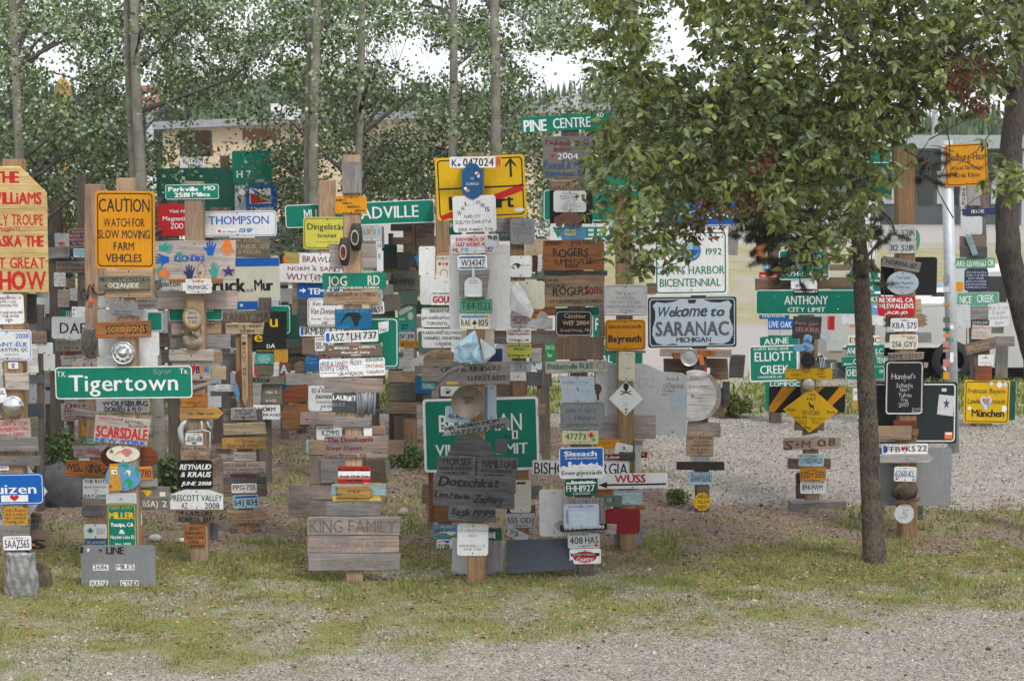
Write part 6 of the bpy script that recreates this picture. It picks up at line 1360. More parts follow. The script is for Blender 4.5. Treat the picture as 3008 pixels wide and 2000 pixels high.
# ------------------------------------------------------------------ ground
def vnoise(x, y, seed=0):
    def hsh(i, j): 
        n = (i * 374761393 + j * 668265263 + seed * 982451653) & 0xffffffff
        n = ((n ^ (n >> 13)) * 1274126177) & 0xffffffff
        return ((n ^ (n >> 16)) & 0xffff) / 65535.0
    xi, yi = np.floor(x).astype(np.int64), np.floor(y).astype(np.int64); fx, fy = x - xi, y - yi
    fx, fy = fx*fx*(3-2*fx), fy*fy*(3-2*fy)
    a, b, c, d = hsh(xi, yi), hsh(xi+1, yi), hsh(xi, yi+1), hsh(xi+1, yi+1)
    return (a*(1-fx)+b*fx)*(1-fy) + (c*(1-fx)+d*fx)*fy
def fbm(x, y, seed=0, o=4):
    s, a, t = 0, 1, 0
    for k in range(o): s = s + a*vnoise(x*2**k, y*2**k, seed+k*17); t += a; a *= .55
    return s / t
def sst(a, b, x): t = np.clip((x-a)/(b-a), 0, 1); return t*t*(3-2*t)
def cover(X, Y):
    """returns grass, litter, pale-gravel, dry-grass masks in 0..1 at a place on the ground"""
    n1, n2, n3 = fbm(X*.9, Y*.9, 3), fbm(X*2.6, Y*2.6, 9), fbm(X*.35, Y*.3, 5)
    edge = 18.2 + np.where(X < 0, .36*X, .25*X) + (n1-.5)*1.5
    g = sst(edge-.9, edge+.9, Y) * (.42 + .34*sst(.36, .6, .5*n1+.5*n2)) + .22*sst(.4,.6,n2)*(Y < 22)
    strip = sst(19.6, 20.6, Y + (n1-.5)*1.2) * (1 - sst(22.2, 23.2, Y + (n1-.5)*1.5))
    g = np.maximum(g * (1 - sst(21.5, 23, Y)), strip * sst(.32, .52, .55*n2+.45*n1) * .92)
    mid = sst(21.8, 23, Y) * (1 - sst(28, 31, Y)); g = np.maximum(g, mid * sst(.46, .62, .5*n1+.5*n2) * .75)
    band = sst(32, 33, Y + (n1-.5)*2) * (1 - sst(37, 38.5, Y)) ; g = np.maximum(g, band * sst(.3, .5, n2) * (X > -99) * .95)
    l = sst(20.3, 21.6, Y + (n1-.5)*1.4) * (1 - sst(30, 33, Y)) * sst(.3, .5, .6*n3+.4*n2+.1)
    right = sst(1.2, 2.6, X + (n1-.5)*1.6) * sst(24.2, 25.6, Y + (n2-.5)*1.6)
    l = l * (1 - right); g = g * (1 - right * (1 - band) * .9)
    Yd = Y + (fbm(X*.12, Y*.12, 41)-.5)*18; p = sst(37, 39, Y + (n1-.5)*2) * (1 - sst(48, 52, Yd)) + sst(74, 79, Yd) * (1 - sst(104, 108, Y))
    dg = sst(48, 52, Yd) * (1 - sst(74, 79, Yd)); p = np.maximum(p, dg*sst(.55,.7,fbm(X*.3,Y*.2,51))*.7); dg = dg*(1-p); far = sst(104, 108, Y); g = np.maximum(g*(1-p)*(1-dg), far*.9)
    return np.clip(g,0,1), np.clip(l,0,1), np.clip(p,0,1), np.clip(dg,0,1)
def hgt(X, Y): return (fbm(X*1.4, Y*1.4, 21)-.5)*.05*sst(16, 19, Y) * (Y < 60) + (fbm(X*7, Y*7, 31, 2)-.5)*.022 * (Y < 40)
gx = np.concatenate([[-900,-300,-120,-60,-30,-18,-12], np.arange(-9,9.01,.09), [12,18,30,60,120,300,900]])
gy = np.concatenate([[-40,0,8,12,14.5], np.arange(15.5,33,.09), np.arange(33,52,.3), np.arange(52,112,1.5), [120,140,180,260,400,700,1500]])
GX, GY = np.meshgrid(gx, gy); Zg = hgt(GX, GY) * ((np.abs(GX) < 9.5)); 
nv = GX.size; nx, ny = len(gx), len(gy)
me = bpy.data.meshes.new('ground'); me.vertices.add(nv)
me.vertices.foreach_set('co', np.stack([GX.ravel(), GY.ravel(), Zg.ravel()], 1).ravel())
ii, jj = np.meshgrid(np.arange(nx-1), np.arange(ny-1)); a = (jj*nx+ii).ravel(); quads = np.stack([a, a+1, a+nx+1, a+nx], 1)
me.loops.add(quads.size); me.loops.foreach_set('vertex_index', quads.ravel().astype('i')); me.polygons.add(len(quads))
me.polygons.foreach_set('loop_start', np.arange(0, quads.size, 4).astype('i'))
me.update(calc_edges=True)
me.polygons.foreach_set('use_smooth', np.ones(len(quads), bool))
cg, cl_, cp_, cd = cover(GX, GY)
at_ = me.color_attributes.new('cover', 'FLOAT_COLOR', 'POINT'); at_.data.foreach_set('color', np.stack([cg.ravel(), cl_.ravel(), cp_.ravel(), cd.ravel()], 1).ravel())
m, nt, b = newmat('gravel_and_turf'); b.inputs['Roughness'].default_value = .95; b.inputs['Specular IOR Level'].default_value = .1
mp = coords(nt, (1,1,1), False)
def voro(sc):
    v = nt.nodes.new('ShaderNodeTexVoronoi'); v.inputs['Scale'].default_value = sc; nt.links.new(mp.outputs[0], v.inputs['Vector']); return v
v1, v2 = voro(52), voro(120)
n1, n2, n3 = noise(nt, mp, 1.2, 6, .65), noise(nt, mp, 14, 5, .7), noise(nt, mp, 60, 4, .7)
sep = nt.nodes.new('ShaderNodeSeparateColor'); nt.links.new(v1.outputs['Color'], sep.inputs[0])
sep2 = nt.nodes.new('ShaderNodeSeparateColor'); nt.links.new(v2.outputs['Color'], sep2.inputs[0])
st = ramp(nt, sep.outputs[0], [(0,(.085,.07,.055)),(.35,(.205,.182,.155)),(.7,(.325,.295,.255)),(1,(.53,.49,.44))])
st2 = ramp(nt, sep2.outputs[0], [(0,(.125,.105,.085)),(.5,(.255,.23,.197)),(1,(.38,.348,.305))])
gr = mixc(nt, n2.outputs[0], st.outputs[0], st2.outputs[0])
big = ramp(nt, n1.outputs[0], [(.3,.86),(.7,1.08)]); gr = mixc(nt, 1, gr.outputs[0], big.outputs[0], 'MULTIPLY')
lit = ramp(nt, sep.outputs[1], [(0,(.045,.032,.025)),(.4,(.13,.09,.07)),(.75,(.23,.165,.13)),(1,(.36,.29,.24))])
lit2 = mixc(nt, n3.outputs[0], lit.outputs[0], (.17,.13,.105))
tf = ramp(nt, n3.outputs[0], [(.3,(.09,.095,.03)),(.5,(.175,.175,.06)),(.7,(.28,.26,.12))])
n5 = noise(nt, mp, 3, 6, .75)
pale = mixc(nt, n5.outputs[0], (.24,.22,.205), (.37,.35,.33))
n4 = noise(nt, mp, .9, 7, .75)
dry = ramp(nt, n4.outputs[0], [(.3,(.15,.165,.06)),(.52,(.27,.24,.125)),(.75,(.34,.30,.18))])
vc = nt.nodes.new('ShaderNodeVertexColor'); vc.layer_name = 'cover'; sc_ = nt.nodes.new('ShaderNodeSeparateColor'); nt.links.new(vc.outputs['Color'], sc_.inputs[0])
def hard(src, nz, lo=.38, hi=.62):
    a = nt.nodes.new('ShaderNodeMath'); a.operation = 'ADD'; nt.links.new(src, a.inputs[0])
    s = nt.nodes.new('ShaderNodeMath'); s.operation = 'MULTIPLY_ADD'; nt.links.new(nz, s.inputs[0]); s.inputs[1].default_value = .9; s.inputs[2].default_value = -.45
    nt.links.new(s.outputs[0], a.inputs[1]); return ramp(nt, a.outputs[0], [(lo,0),(hi,1)])
c = mixc(nt, sc_.outputs[2], gr.outputs[0], pale.outputs[0])
c = mixc(nt, hard(sc_.outputs[1], n2.outputs[0]).outputs[0], c.outputs[0], lit2.outputs[0])
c = mixc(nt, vc.outputs['Alpha'], c.outputs[0], dry.outputs[0])
gm = hard(sc_.outputs[0], n3.outputs[0], .2, .95); c = mixc(nt, gm.outputs[0], c.outputs[0], tf.outputs[0])
nt.links.new(c.outputs[0], b.inputs['Base Color'])
hh = mixc(nt, .5, v1.outputs['Distance'], n3.outputs[0]); bump(nt, b, hh.outputs[0], .9, .02)
me.materials.append(m)
go = bpy.data.objects.new('ground', me); link(go); tag(go, kind='structure')

def tri_cloud(name, V, T, mat, parent=None):
    """V (n,3) float, T (m,3|4) int -> object"""
    me = bpy.data.meshes.new(name); V = np.ascontiguousarray(V, 'f'); T = np.ascontiguousarray(T, 'i')
    me.vertices.add(len(V)); me.vertices.foreach_set('co', V.ravel()); k = T.shape[1]
    me.loops.add(T.size); me.loops.foreach_set('vertex_index', T.ravel()); me.polygons.add(len(T))
    me.polygons.foreach_set('loop_start', np.arange(0, T.size, k).astype('i')); me.update(calc_edges=True)
    for m_ in (mat if isinstance(mat, (list, tuple)) else [mat]): me.materials.append(m_)
    o = bpy.data.objects.new(name, me); link(o, parent); return o
R_ = npr
# grass blades where the turf is
def grass(name, n, x0, x1, y0, y1, hmin, hmax, mat, thr=.25, lab=None, comp=0, wid=.0035):
    X = R_.uniform(x0, x1, n); Y = R_.uniform(y0, y1, n); c = cover(X, Y)[comp]; k = c > thr + R_.uniform(0, .55, n)
    cl = fbm(X*3.1, Y*3.1, 77); k &= cl > .24
    X, Y, cl = X[k], Y[k], cl[k]; n = len(X); Z = hgt(X, Y)
    H = R_.uniform(hmin, hmax, n) * np.where(Y < 19.8, .5, .85) * (.7 + .8*sst(.4,.7,cl)); a = R_.uniform(0, 6.28, n); w = wid*R_.uniform(.6,1.5,n); ln = R_.uniform(.1,.9,n)*H; la = R_.uniform(0,6.28,n)
    dx, dy = np.cos(a)*w, np.sin(a)*w; lx, ly = np.cos(la)*ln, np.sin(la)*ln
    V = np.stack([np.stack([X-dx,Y-dy,Z-.005],1), np.stack([X+dx,Y+dy,Z-.005],1), np.stack([X+dx*.7+lx*.4,Y+dy*.7+ly*.4,Z+H*.6],1), np.stack([X-dx*.7+lx*.4,Y-dy*.7+ly*.4,Z+H*.6],1), np.stack([X+lx,Y+ly,Z+H],1)],1).reshape(-1,3)
    b0 = np.arange(n)*5; T = np.concatenate([np.stack([b0,b0+1,b0+2],1), np.stack([b0,b0+2,b0+3],1), np.stack([b0+3,b0+2,b0+4],1)])
    o = tri_cloud(name, V, T, mat); tag(o, lab, 'grass', kind='stuff'); return o
gm1 = leafmat('grass_blades', (.165,.19,.05), (.165,.19,.05), .3, .6, .2, .6)
gm2 = leafmat('dry_grass_blades', (.33,.29,.13), (.33,.29,.13), .2, .7, .2, .4)
grass('grass', 190000, -6.2, 6.6, 16.9, 22.6, .012, .05, gm1, .16, 'Short patchy green grass along the front of the sign posts', wid=.0025)
grass('grass', 60000, -7, 8, 22.3, 33, .04, .11, gm1, .2, 'Weedy green tufts between and behind the sign posts', wid=.005)
grass('grass', 16000, -7, 9.5, 32, 38.5, .06, .15, gm1, .2, 'Taller green grass strip in front of the pale lot', wid=.012)
grass('dry_grass', 26000, -6, 6.6, 17.2, 22.8, .02, .07, gm2, .12, 'Thin dry straw blades mixed into the front turf', wid=.002)
# litter: bark chips and dead leaves
def chips(name, n, x0, x1, y0, y1, s0, s1, mat, comp, thr, lab, cat, flat=.25):
    X = R_.uniform(x0, x1, n); Y = R_.uniform(y0, y1, n); c = cover(X, Y)
    k = (c[comp] > thr + R_.uniform(0,.5,n)) if comp >= 0 else ((c[0] < .55) & (c[1] < .5) & (c[3] < .3))
    X, Y = X[k], Y[k]; n = len(X); Z = hgt(X, Y) + .004; s = R_.uniform(s0, s1, n); q = R_.normal(size=(n,3)); q[:,2] *= flat
    u = np.stack([np.cos(R_.uniform(0,6.28,n)), np.sin(R_.uniform(0,6.28,n)), R_.normal(0,flat,n)],1); u /= np.linalg.norm(u,axis=1)[:,None]
    v = np.cross(u, np.stack([R_.normal(0,flat,n),R_.normal(0,flat,n),np.ones(n)],1)); v /= np.linalg.norm(v,axis=1)[:,None]
    P = np.stack([X,Y,Z],1); asp = R_.uniform(.35,.9,n)[:,None]; s = s[:,None]; w = np.array([0,0,1.])[None]*s*.35
    V = np.stack([P-u*s-v*s*asp*.4, P+u*s*.7-v*s*asp, P+u*s+v*s*asp*.5, P-u*s*.5+v*s*asp, P+w],1).reshape(-1,3); b0 = np.arange(n)*5
    T = np.concatenate([np.stack([b0,b0+1,b0+4],1),np.stack([b0+1,b0+2,b0+4],1),np.stack([b0+2,b0+3,b0+4],1),np.stack([b0+3,b0,b0+4],1)])
    o = tri_cloud(name, V, T, mat); tag(o, lab, cat, kind='stuff'); return o
def islandmat(name, cols, rough=.9):
    m, nt, b = newmat(name); ge = nt.nodes.new('ShaderNodeNewGeometry'); r = ramp(nt, ge.outputs['Random Per Island'], [(i/(len(cols)-1), c) for i, c in enumerate(cols)])
    nt.links.new(r.outputs[0], b.inputs['Base Color']); b.inputs['Roughness'].default_value = rough; b.inputs['Specular IOR Level'].default_value = .15; return m
chips('leaf_litter', 42000, -7, 7, 20.2, 33, .008, .028, islandmat('dead_leaves_and_bark', [(.05,.035,.025),(.15,.09,.06),(.22,.13,.085),(.1,.075,.06),(.36,.28,.2)]), 1, .1, 'Brown bark chips and dead leaves around the posts', 'leaf litter')
chips('gravel', 52000, -6, 7.5, 16.6, 21, .004, .011, islandmat('gravel_stones', [(.08,.075,.07),(.2,.175,.16),(.3,.275,.255),(.42,.4,.38),(.17,.16,.165)]), -1, 0, 'Loose grey gravel stones in the foreground', 'gravel', .5)
chips('gravel', 2600, -6, 7.5, 16.6, 22, .012, .028, islandmat('larger_stones', [(.1,.09,.08),(.24,.21,.19),(.4,.37,.33),(.3,.28,.25)]), -1, 0, 'Larger loose stones scattered over the foreground gravel', 'gravel', .6)
chips('leaf_litter', 5200, -6, 7.5, 18, 22.5, .014, .03, islandmat('fallen_leaves', [(.16,.08,.04),(.3,.17,.09),(.38,.28,.16),(.12,.06,.035)]), 0, .1, 'Fallen brown leaves lying in the front grass', 'leaf litter', .3)
chips('gravel', 16000, 1, 9, 24, 33, .008, .02, islandmat('gravel_stones_far', [(.1,.09,.085),(.2,.18,.17),(.32,.3,.28),(.45,.43,.41)]), -1, 0, 'Loose gravel stones right of the posts', 'gravel', .5)

# ------------------------------------------------------------------ leaves
def rand_unit(n): q = R_.normal(size=(n,3)); return q/np.linalg.norm(q,axis=1)[:,None]
def leaves(centers, size, mat, name='crown', parent=None, droop=.6, shape='kite', dirs=None):
    n = len(centers); C = centers
    d = rand_unit(n)*(1 if dirs is None else .55) + (0 if dirs is None else dirs); d[:,2] -= droop; d /= np.linalg.norm(d,axis=1)[:,None]      # tip direction
    s = np.cross(d, rand_unit(n)); s /= np.linalg.norm(s,axis=1)[:,None]; nn = np.cross(d, s); L = size*R_.uniform(.65,1.25,n)[:,None]
    if shape == 'kite':
        V = np.stack([C, C+d*L*.45+s*L*.42, C+d*L, C+d*L*.45-s*L*.42],1).reshape(-1,3); b0 = np.arange(n)*4
        T = np.concatenate([np.stack([b0,b0+1,b0+2],1),np.stack([b0,b0+2,b0+3],1)])
    else:
        V = np.stack([C, C+d*L*.3+s*L*.22+nn*L*.06, C+d*L*.62+s*L*.18+nn*L*.03, C+d*L+nn*L*-.06, C+d*L*.62-s*L*.18+nn*L*.03, C+d*L*.3-s*L*.22+nn*L*.06, C+d*L*.45-nn*L*.03],1).reshape(-1,3); b0 = np.arange(n)*7
        T = np.concatenate([np.stack([b0,b0+1,b0+6],1),np.stack([b0+1,b0+2,b0+6],1),np.stack([b0+2,b0+3,b0+6],1),np.stack([b0+3,b0+4,b0+6],1),np.stack([b0+4,b0+5,b0+6],1),np.stack([b0+5,b0,b0+6],1)])
    o = tri_cloud(name, V, T, mat, parent); return o
def limb(mb, a, b_, r0, r1, n=6, sag=.12, m=0, seg=5):
    a, b_ = Vector(a), Vector(b_); L = (b_-a).length; P = []; off = Vector((rnd.uniform(-1,1), rnd.uniform(-1,1), rnd.uniform(.2,1.2))) * L * sag
    for i in range(seg+1):
        t = i/seg; P.append(a.lerp(b_, t) + off*math.sin(math.pi*t) + Vector((rnd.uniform(-1,1), rnd.uniform(-1,1), rnd.uniform(-1,1)))*L*.015*(0 < i < seg))
    mb.tube(P, [r0 + (r1-r0)*i/seg for i in range(seg+1)], n, m); return P
dark_twig = barkmat('aspen_twig_bark', (.09,.08,.065), (.05,.045,.04), .6)
aspen_bark = barkmat('aspen_bark', (.24,.23,.19), (.14,.13,.105), .25, (2.5,2.5,16), .4, (.31,.40))
aspen_leaf = leafmat('aspen_leaves', (.095,.145,.042), (.24,.29,.215), .24, .42, .4, .7)
ASP = [  # px top, px base, base y, width px, label
 (50, 62, 1385, 31, 'Slim aspen tree behind the yellow plywood troupe sign'),
 (405, 462, 1442, 36, 'Aspen tree with twin stems behind the caution sign'),
 (928, 938, 1400, 33, 'Aspen tree with paired trunks left of the Jog Rd post'),
 (1052, 1062, 1370, 27, 'Thin aspen tree directly behind the grey sled board'),
 (1322, 1316, 1410, 30, 'Dark aspen trunk left of the K 047024 plate'),
 (1453, 1426, 1420, 35, 'Pale aspen trunk rising behind the yellow town sign'),
 (1872, 1815, 1380, 30, 'Leaning aspen tree right of the Pine Centre sign')]
GAPS = [(150,175,65,70),(70,130,30,50),(212,240,50,50),(356,12,50,18),(458,20,30,28),(590,125,50,45),(640,250,40,28),(455,395,1,1),(1205,130,75,60),(1250,215,60,36),(1338,130,14,45),(1616,190,30,30),(1665,185,60,45),(1700,250,50,30),(1960,125,55,100),(1560,20,30,15),(1900,190,40,40),(860,10,40,15),(180,255,40,30),(1105,40,20,15),(560,20,15,15),(1800,60,25,25)]
def in_gap(px, py, f=1): return any(((px-a)/(c*f))**2 + ((py-b)/(d*f))**2 < 1 for a, b, c, d in GAPS)
trees = []
for i, (xt, xb, yb, wp_, lab) in enumerate(ASP):
    Y = gY(yb); b0 = at(xb, yb, Y); t0 = at(xt, 0, Y); t1 = t0 + (t0-b0)*.55; r = wp_/2*m_per_px(xb, 800, Y)
    tr = empty('aspen_tree', (b0.x, Y, 0)); tag(tr, lab, 'tree', 'aspen trees behind the signs'); mb = MB(); pts, rad = [], []
    for k in range(15):
        t = k/14; p = Vector((b0.x,Y,-.1)).lerp(t1, t) - tr.location; p.x += .05*math.sin(t*7+i)*(k > 0); p.y += .06*math.sin(t*5+i*2); pts.append(p); rad.append(r*(1.12-.62*t))
    mb.tube(pts, rad, 12, 0, .02); mb.build('trunk', aspen_bark, tr, smooth=True); trees.append(dict(o=tr, pts=pts, rad=rad, Y=Y, cl=[], b=b0, t=t1))
    if i in (1, 2):
        dx = -30 if i == 1 else -22; mb = MB(); P2 = [p + Vector((dx*m_per_px(xb,0,Y)*min(1, k/6), .18*min(1,k/4), 0)) for k, p in enumerate(pts)][(5 if i == 1 else 0):]
        if i == 1: P2[0] = pts[5]
        mb.tube(P2, [q*.72 for q in rad[-len(P2):]], 10, 0, .02); mb.build('trunk', aspen_bark, tr, smooth=True)
def dens(px, py):
    if in_gap(px, py): return 0
    if px > 1950: return .25 if py < 250 else 0
    if py < 330: return 1.0
    if 350 < py < 445 and 500 < px < 850: return .25
    if 445 <= py < 625 and 450 < px < 720: return .16
    if py < 470:
        return .95 if (px < 480 or 860 < px < 1300 or px > 1500) else .7
    if py < 600: 
        if 120 < px < 330 or 820 < px < 930 or 560 < px < 700: return .6
        if 1040 < px < 1300: return .95 if py < 580 else .1
        if 1560 < px < 1680: return .6
        if px < 120 or 330 < px < 540: return .4
        if 700 < px < 830: return .8
        return 0
    if py < 790: return .55 if (160 < px < 250 or 830 < px < 900 or 440 < px < 500 or 1580 < px < 1630) else 0
    return 0
for _ in range(7200):
    px, py = rnd.uniform(-60, 1990), rnd.uniform(-260, 790)
    if py < -20: 
        if rnd.random() > .5: continue
    elif rnd.random() > dens(px, py): continue
    if py < 430 and vnoise(np.array([px/85.]), np.array([py/62.]), 4)[0]*.6 + vnoise(np.array([px/38.]), np.array([py/30.]), 8)[0]*.4 < .47: continue
    Yc = (rnd.uniform(28.2, 33) if rnd.random() < .92 or py > 400 else rnd.uniform(24.4, 27)) if py < 625 else rnd.uniform(28.5, 31)
    c = at(px, py, Yc); best = min(trees, key=lambda t: abs((t['b'].lerp(t['t'], min(1, c.z/ max(.1,t['t'].z)))).x - c.x) + .3*abs(t['Y']-Yc) + rnd.uniform(0,.5)); best['cl'].append(c)
tot = 0
for ti, t in enumerate(trees):
    mbL = []; k = 0; N = len(t['cl'])
    for ci, c in enumerate(t['cl']):
        nl = rnd.randint(34, 52); rad = rnd.uniform(.09, .17); pts = R_.normal(0, 1, (nl, 3))*np.array([rad*1.25, rad*1.1, rad*.72]) + np.array(c)[None]
        mbL.append(pts)
    if not mbL: continue
    C = np.concatenate(mbL) - np.array(t['o'].location)[None]; tot += len(C)
    o = leaves(C, .057, aspen_leaf, 'crown', t['o'], .35); o['kind'] = 'stuff'
    # boughs: gather the clumps on a few dozen limbs
    nb = max(8, N//22); seeds = rnd.sample(t['cl'], min(nb, N)); mbt = MB(); bases = []
    for s in seeds:
        s2 = Vector(s) - t['o'].location
        z = max(2.0, s2.z - abs(s2.x - (t['pts'][7].x))*.55 - .2); H = t['pts'][-1].z; f = min(.98, z/H)*14; a = int(f); p = Vector(t['pts'][min(a,13)]).lerp(t['pts'][min(a+1,14)], f-a)
        L = (s2-p).length; m1 = MB(); P = limb(m1, p, s2, min(.03, .008+.011*L), .004, 6, .1); m1.build('branch', dark_twig, t['o'], smooth=True); bases.append(P)
    for c in t['cl']:
        s2 = Vector(c) - t['o'].location; bst = min((q for P in bases for q in P[2:]), key=lambda q: (q-s2).length)
        if (bst-s2).length < .75: limb(mbt, bst, s2, .005, .002, 4, .15, 0, 3)
    tw = mbt.build('twigs', dark_twig, t['o']); tw['kind'] = 'stuff'
print('aspen leaves', tot)
# ------------------------------------------------------------------ spruce with the rough trunk in front
spruce_bark = barkmat('rough_pine_bark', (.15,.12,.092), (.085,.07,.056), .3, (18,18,7), 1.0, (.38,.55))
def rough_trunk(o, P, rads, mat, n=26, rows=70, amp=.09):
    mb = MB(); P = [Vector(p) for p in P]; K = len(P)-1
    for i in range(rows+1):
        f = i/rows*K; a = min(int(f), K-1); p = P[a].lerp(P[a+1], f-a); r = rads[a] + (rads[a+1]-rads[a])*(f-a)
        for j in range(n):
            an = 2*math.pi*j/n; k = 1 + amp*(vnoise(np.array([j*.9]), np.array([i*.55]), 5)[0]-.5)*2 + .03*math.sin(an*3+i*.1)
            mb.v.append((p.x + r*k*math.cos(an), p.y + r*k*math.sin(an), p.z))
    for i in range(rows):
        for j in range(n): mb.f.append((i*n+j, i*n+(j+1) % n, (i+1)*n+(j+1) % n, (i+1)*n+j)); mb.m.append(0)
    return mb.build('trunk', mat, o, smooth=True)
Y = gY(1652); b0 = at(2568, 1652, Y); sp = empty('spruce_tree', (b0.x, Y, 0)); tag(sp, 'Dark rough trunked spruce standing in front of the Anthony sign end', 'tree')
pp = [at(2568,1680,Y), at(2567,1625,Y), at(2557,1400,Y), at(2546,1140,Y), at(2527,740,Y), at(2510,560,Y), at(2505,300,Y), at(2500,-300,Y), at(2500,-900,Y)]
mp_ = m_per_px(2550, 1000, Y)
rough_trunk(sp, [Vector(p)-sp.location for p in pp], [q*mp_/2 for q in (84,68,60,54,46,43,38,28,14)], spruce_bark, 30, 110)
needle = leafmat('spruce_needles', (.055,.048,.024), (.055,.048,.026), .05, .7, .2, .6)
NC = [(2300,600,90,150,80),(2235,660,70,60,34),(2400,690,70,80,34),(2560,680,60,40,8),(2630,690,30,20,2),(2730,480,40,60,10),(2400,500,80,80,18),(2350,30,120,60,18),(2460,600,60,60,10),(2290,760,80,30,12),(2530,790,50,40,4)]
pts = []; mbn = MB(); limbs_ = []
for cx, cy, rx, ry, k in NC:
    anchor = at(cx, cy, Y-.3)
    m1 = MB(); st_ = Vector((b0.x, Y, anchor.z+.25)) - sp.location; P = limb(m1, st_, anchor - sp.location, .022, .006, 6, .06); m1.build('branch', spruce_bark, sp, smooth=True)
    for _ in range(k):
        c = at(rnd.gauss(cx, rx*.55), rnd.gauss(cy, ry*.55), Y + rnd.uniform(-1.6,.3)) - sp.location
        e = c + Vector((rnd.uniform(-.2,.2), rnd.uniform(-.15,.15), rnd.uniform(-.12,.03)))
        limb(mbn, min(P, key=lambda q: (q-c).length), c, .007, .005, 4, .05, 0, 3); limb(mbn, c, e, .006, .003, 4, .05, 0, 2)
        for q in np.linspace(0,1,150): pts.append(np.array(c.lerp(e, q)))
mbn.build('twigs', spruce_bark, sp)['kind'] = 'stuff'
C = np.array(pts); C = np.repeat(C, 3, 0) + R_.normal(0,.012,(len(C)*3,3)); n = len(C); d = rand_unit(n); L = R_.uniform(.03,.065,n)[:,None]; s = np.cross(d, rand_unit(n)); s /= np.linalg.norm(s,axis=1)[:,None]
V = np.stack([C-s*.0013, C+s*.0013, C+d*L],1).reshape(-1,3); o = tri_cloud('crown', V, np.arange(n*3).reshape(-1,3), needle, sp); o['kind'] = 'stuff'
# ------------------------------------------------------------------ balsam poplar on the right
Yp = gY(1560); b0 = at(3062, 1560, Yp); po = empty('poplar_tree', (b0.x, Yp, 0)); tag(po, 'Large leafed poplar with curved dark trunk at the right edge', 'tree')
tp_ = [(3062,1590,40),(3060,1300,38),(3040,1060,36),(2995,880,36),(2962,740,36),(2958,600,33),(2968,450,31),(2990,250,30),(3005,0,28),(3010,-400,20),(3010,-900,10)]
mp_ = m_per_px(3000, 700, Yp); tpts = [at(a, b_, Yp)-po.location for a, b_, _ in tp_]
rough_trunk(po, tpts, [q*mp_ for _, _, q in tp_], barkmat('poplar_bark', (.085,.07,.06), (.05,.043,.038), .4, (14,14,4), .9, (.36,.5)), 28, 100, .07)
pop_leaf = leafmat('poplar_leaves', (.145,.162,.036), (.17,.205,.10), .34, .42, .45, .6)
red_leaf = leafmat('withered_red_leaves', (.11,.04,.02), (.11,.04,.025), .2, .6, .2, .5)
ELL = [(2350,140,560,250,1.0),(2150,330,330,230,1.0),(1900,480,170,140,.85),(1890,340,100,60,.4),(1925,615,150,120,.8),(1890,720,110,60,.45),(2010,720,60,70,.35),(2230,490,230,140,.9),(2400,540,160,130,.55),(2480,680,100,110,.3),(2360,730,60,40,.3),(2440,790,40,30,.2),(2700,180,260,150,.7),(2930,90,130,130,.7),(2968,525,42,36,.8),(2540,400,100,150,.7),(2600,330,80,90,.4),(2860,290,100,60,.3),(2200,60,420,150,1.0),(2740,60,280,120,.9),(1800,560,60,90,.3)]
def pdens(px, py):
    d = 0
    for cx, cy, rx, ry, w in ELL:
        q = ((px-cx)/rx)**2 + ((py-cy)/ry)**2
        if q < 1: d = max(d, w)
        elif q < 1.25: d = max(d, w*.3)
    if py > 560 + 90*math.sin(px*.02) + (rnd.random()-.5)*80 and px < 2200: d *= .8
    for a, b_, c, e in ((1960,100,85,120),(2060,200,40,45),(2010,330,30,20),(2800,310,30,26),(2960,240,26,30),(2990,360,40,60)):
        if ((px-a)/c)**2 + ((py-b_)/e)**2 < 1: return 0
    return d
cl = []
while len(cl) < 1290:
    px, py = rnd.uniform(1740, 3120), rnd.uniform(-240, 850)
    if rnd.random() < (pdens(px, py) if py > -20 else .5): cl.append(at(px, py, rnd.triangular(17.6, 20.2, 19.2)) )
pts = []; dr = []
for c in cl:
    for _ in range(rnd.randint(3, 5)):
        nl = rnd.randint(4, 7); ctr = np.array(c) + R_.normal(0, .085, 3); u = rand_unit(nl); u[:,2] *= .5; q = u*.012 + ctr[None]; pts.append(q); dr.append(u)
dr = np.concatenate(dr); C = np.concatenate(pts) - np.array(po.location)[None]; print('poplar leaves', len(C))
o = leaves(C, .088, pop_leaf, 'crown', po, .62, 'leaf', dr); o['kind'] = 'stuff'
rc = []
for cx, cy, rx, ry, k in ((2820,230,55,50,34),(2780,170,30,30,8),(2900,190,30,20,7),(2880,310,40,20,8),(2190,585,40,35,14),(2090,610,60,30,9),(2070,680,60,20,8),(2260,470,40,40,8),(2240,480,30,20,4),(2450,410,20,20,3)):
    for _ in range(k): rc.append(R_.normal(0,.045,(rnd.randint(8,16),3)) + np.array(at(rnd.gauss(cx,rx*.5), rnd.gauss(cy,ry*.5), rnd.uniform(17.8,19.2)))[None])
o = leaves(np.concatenate(rc)-np.array(po.location)[None], .05, red_leaf, 'withered_leaves', po, .5, 'leaf'); o['kind'] = 'stuff'
main = [((3000,60),(2300,-40),19.0),((2990,250),(2080,330),18.8),((3005,-60),(2500,-200),18.5),((2990,250),(2650,300),20.5),((3000,20),(2800,160),18.6)]
bases = []
pb = barkmat('poplar_twig_bark', (.1,.085,.07), (.06,.05,.045), .5)
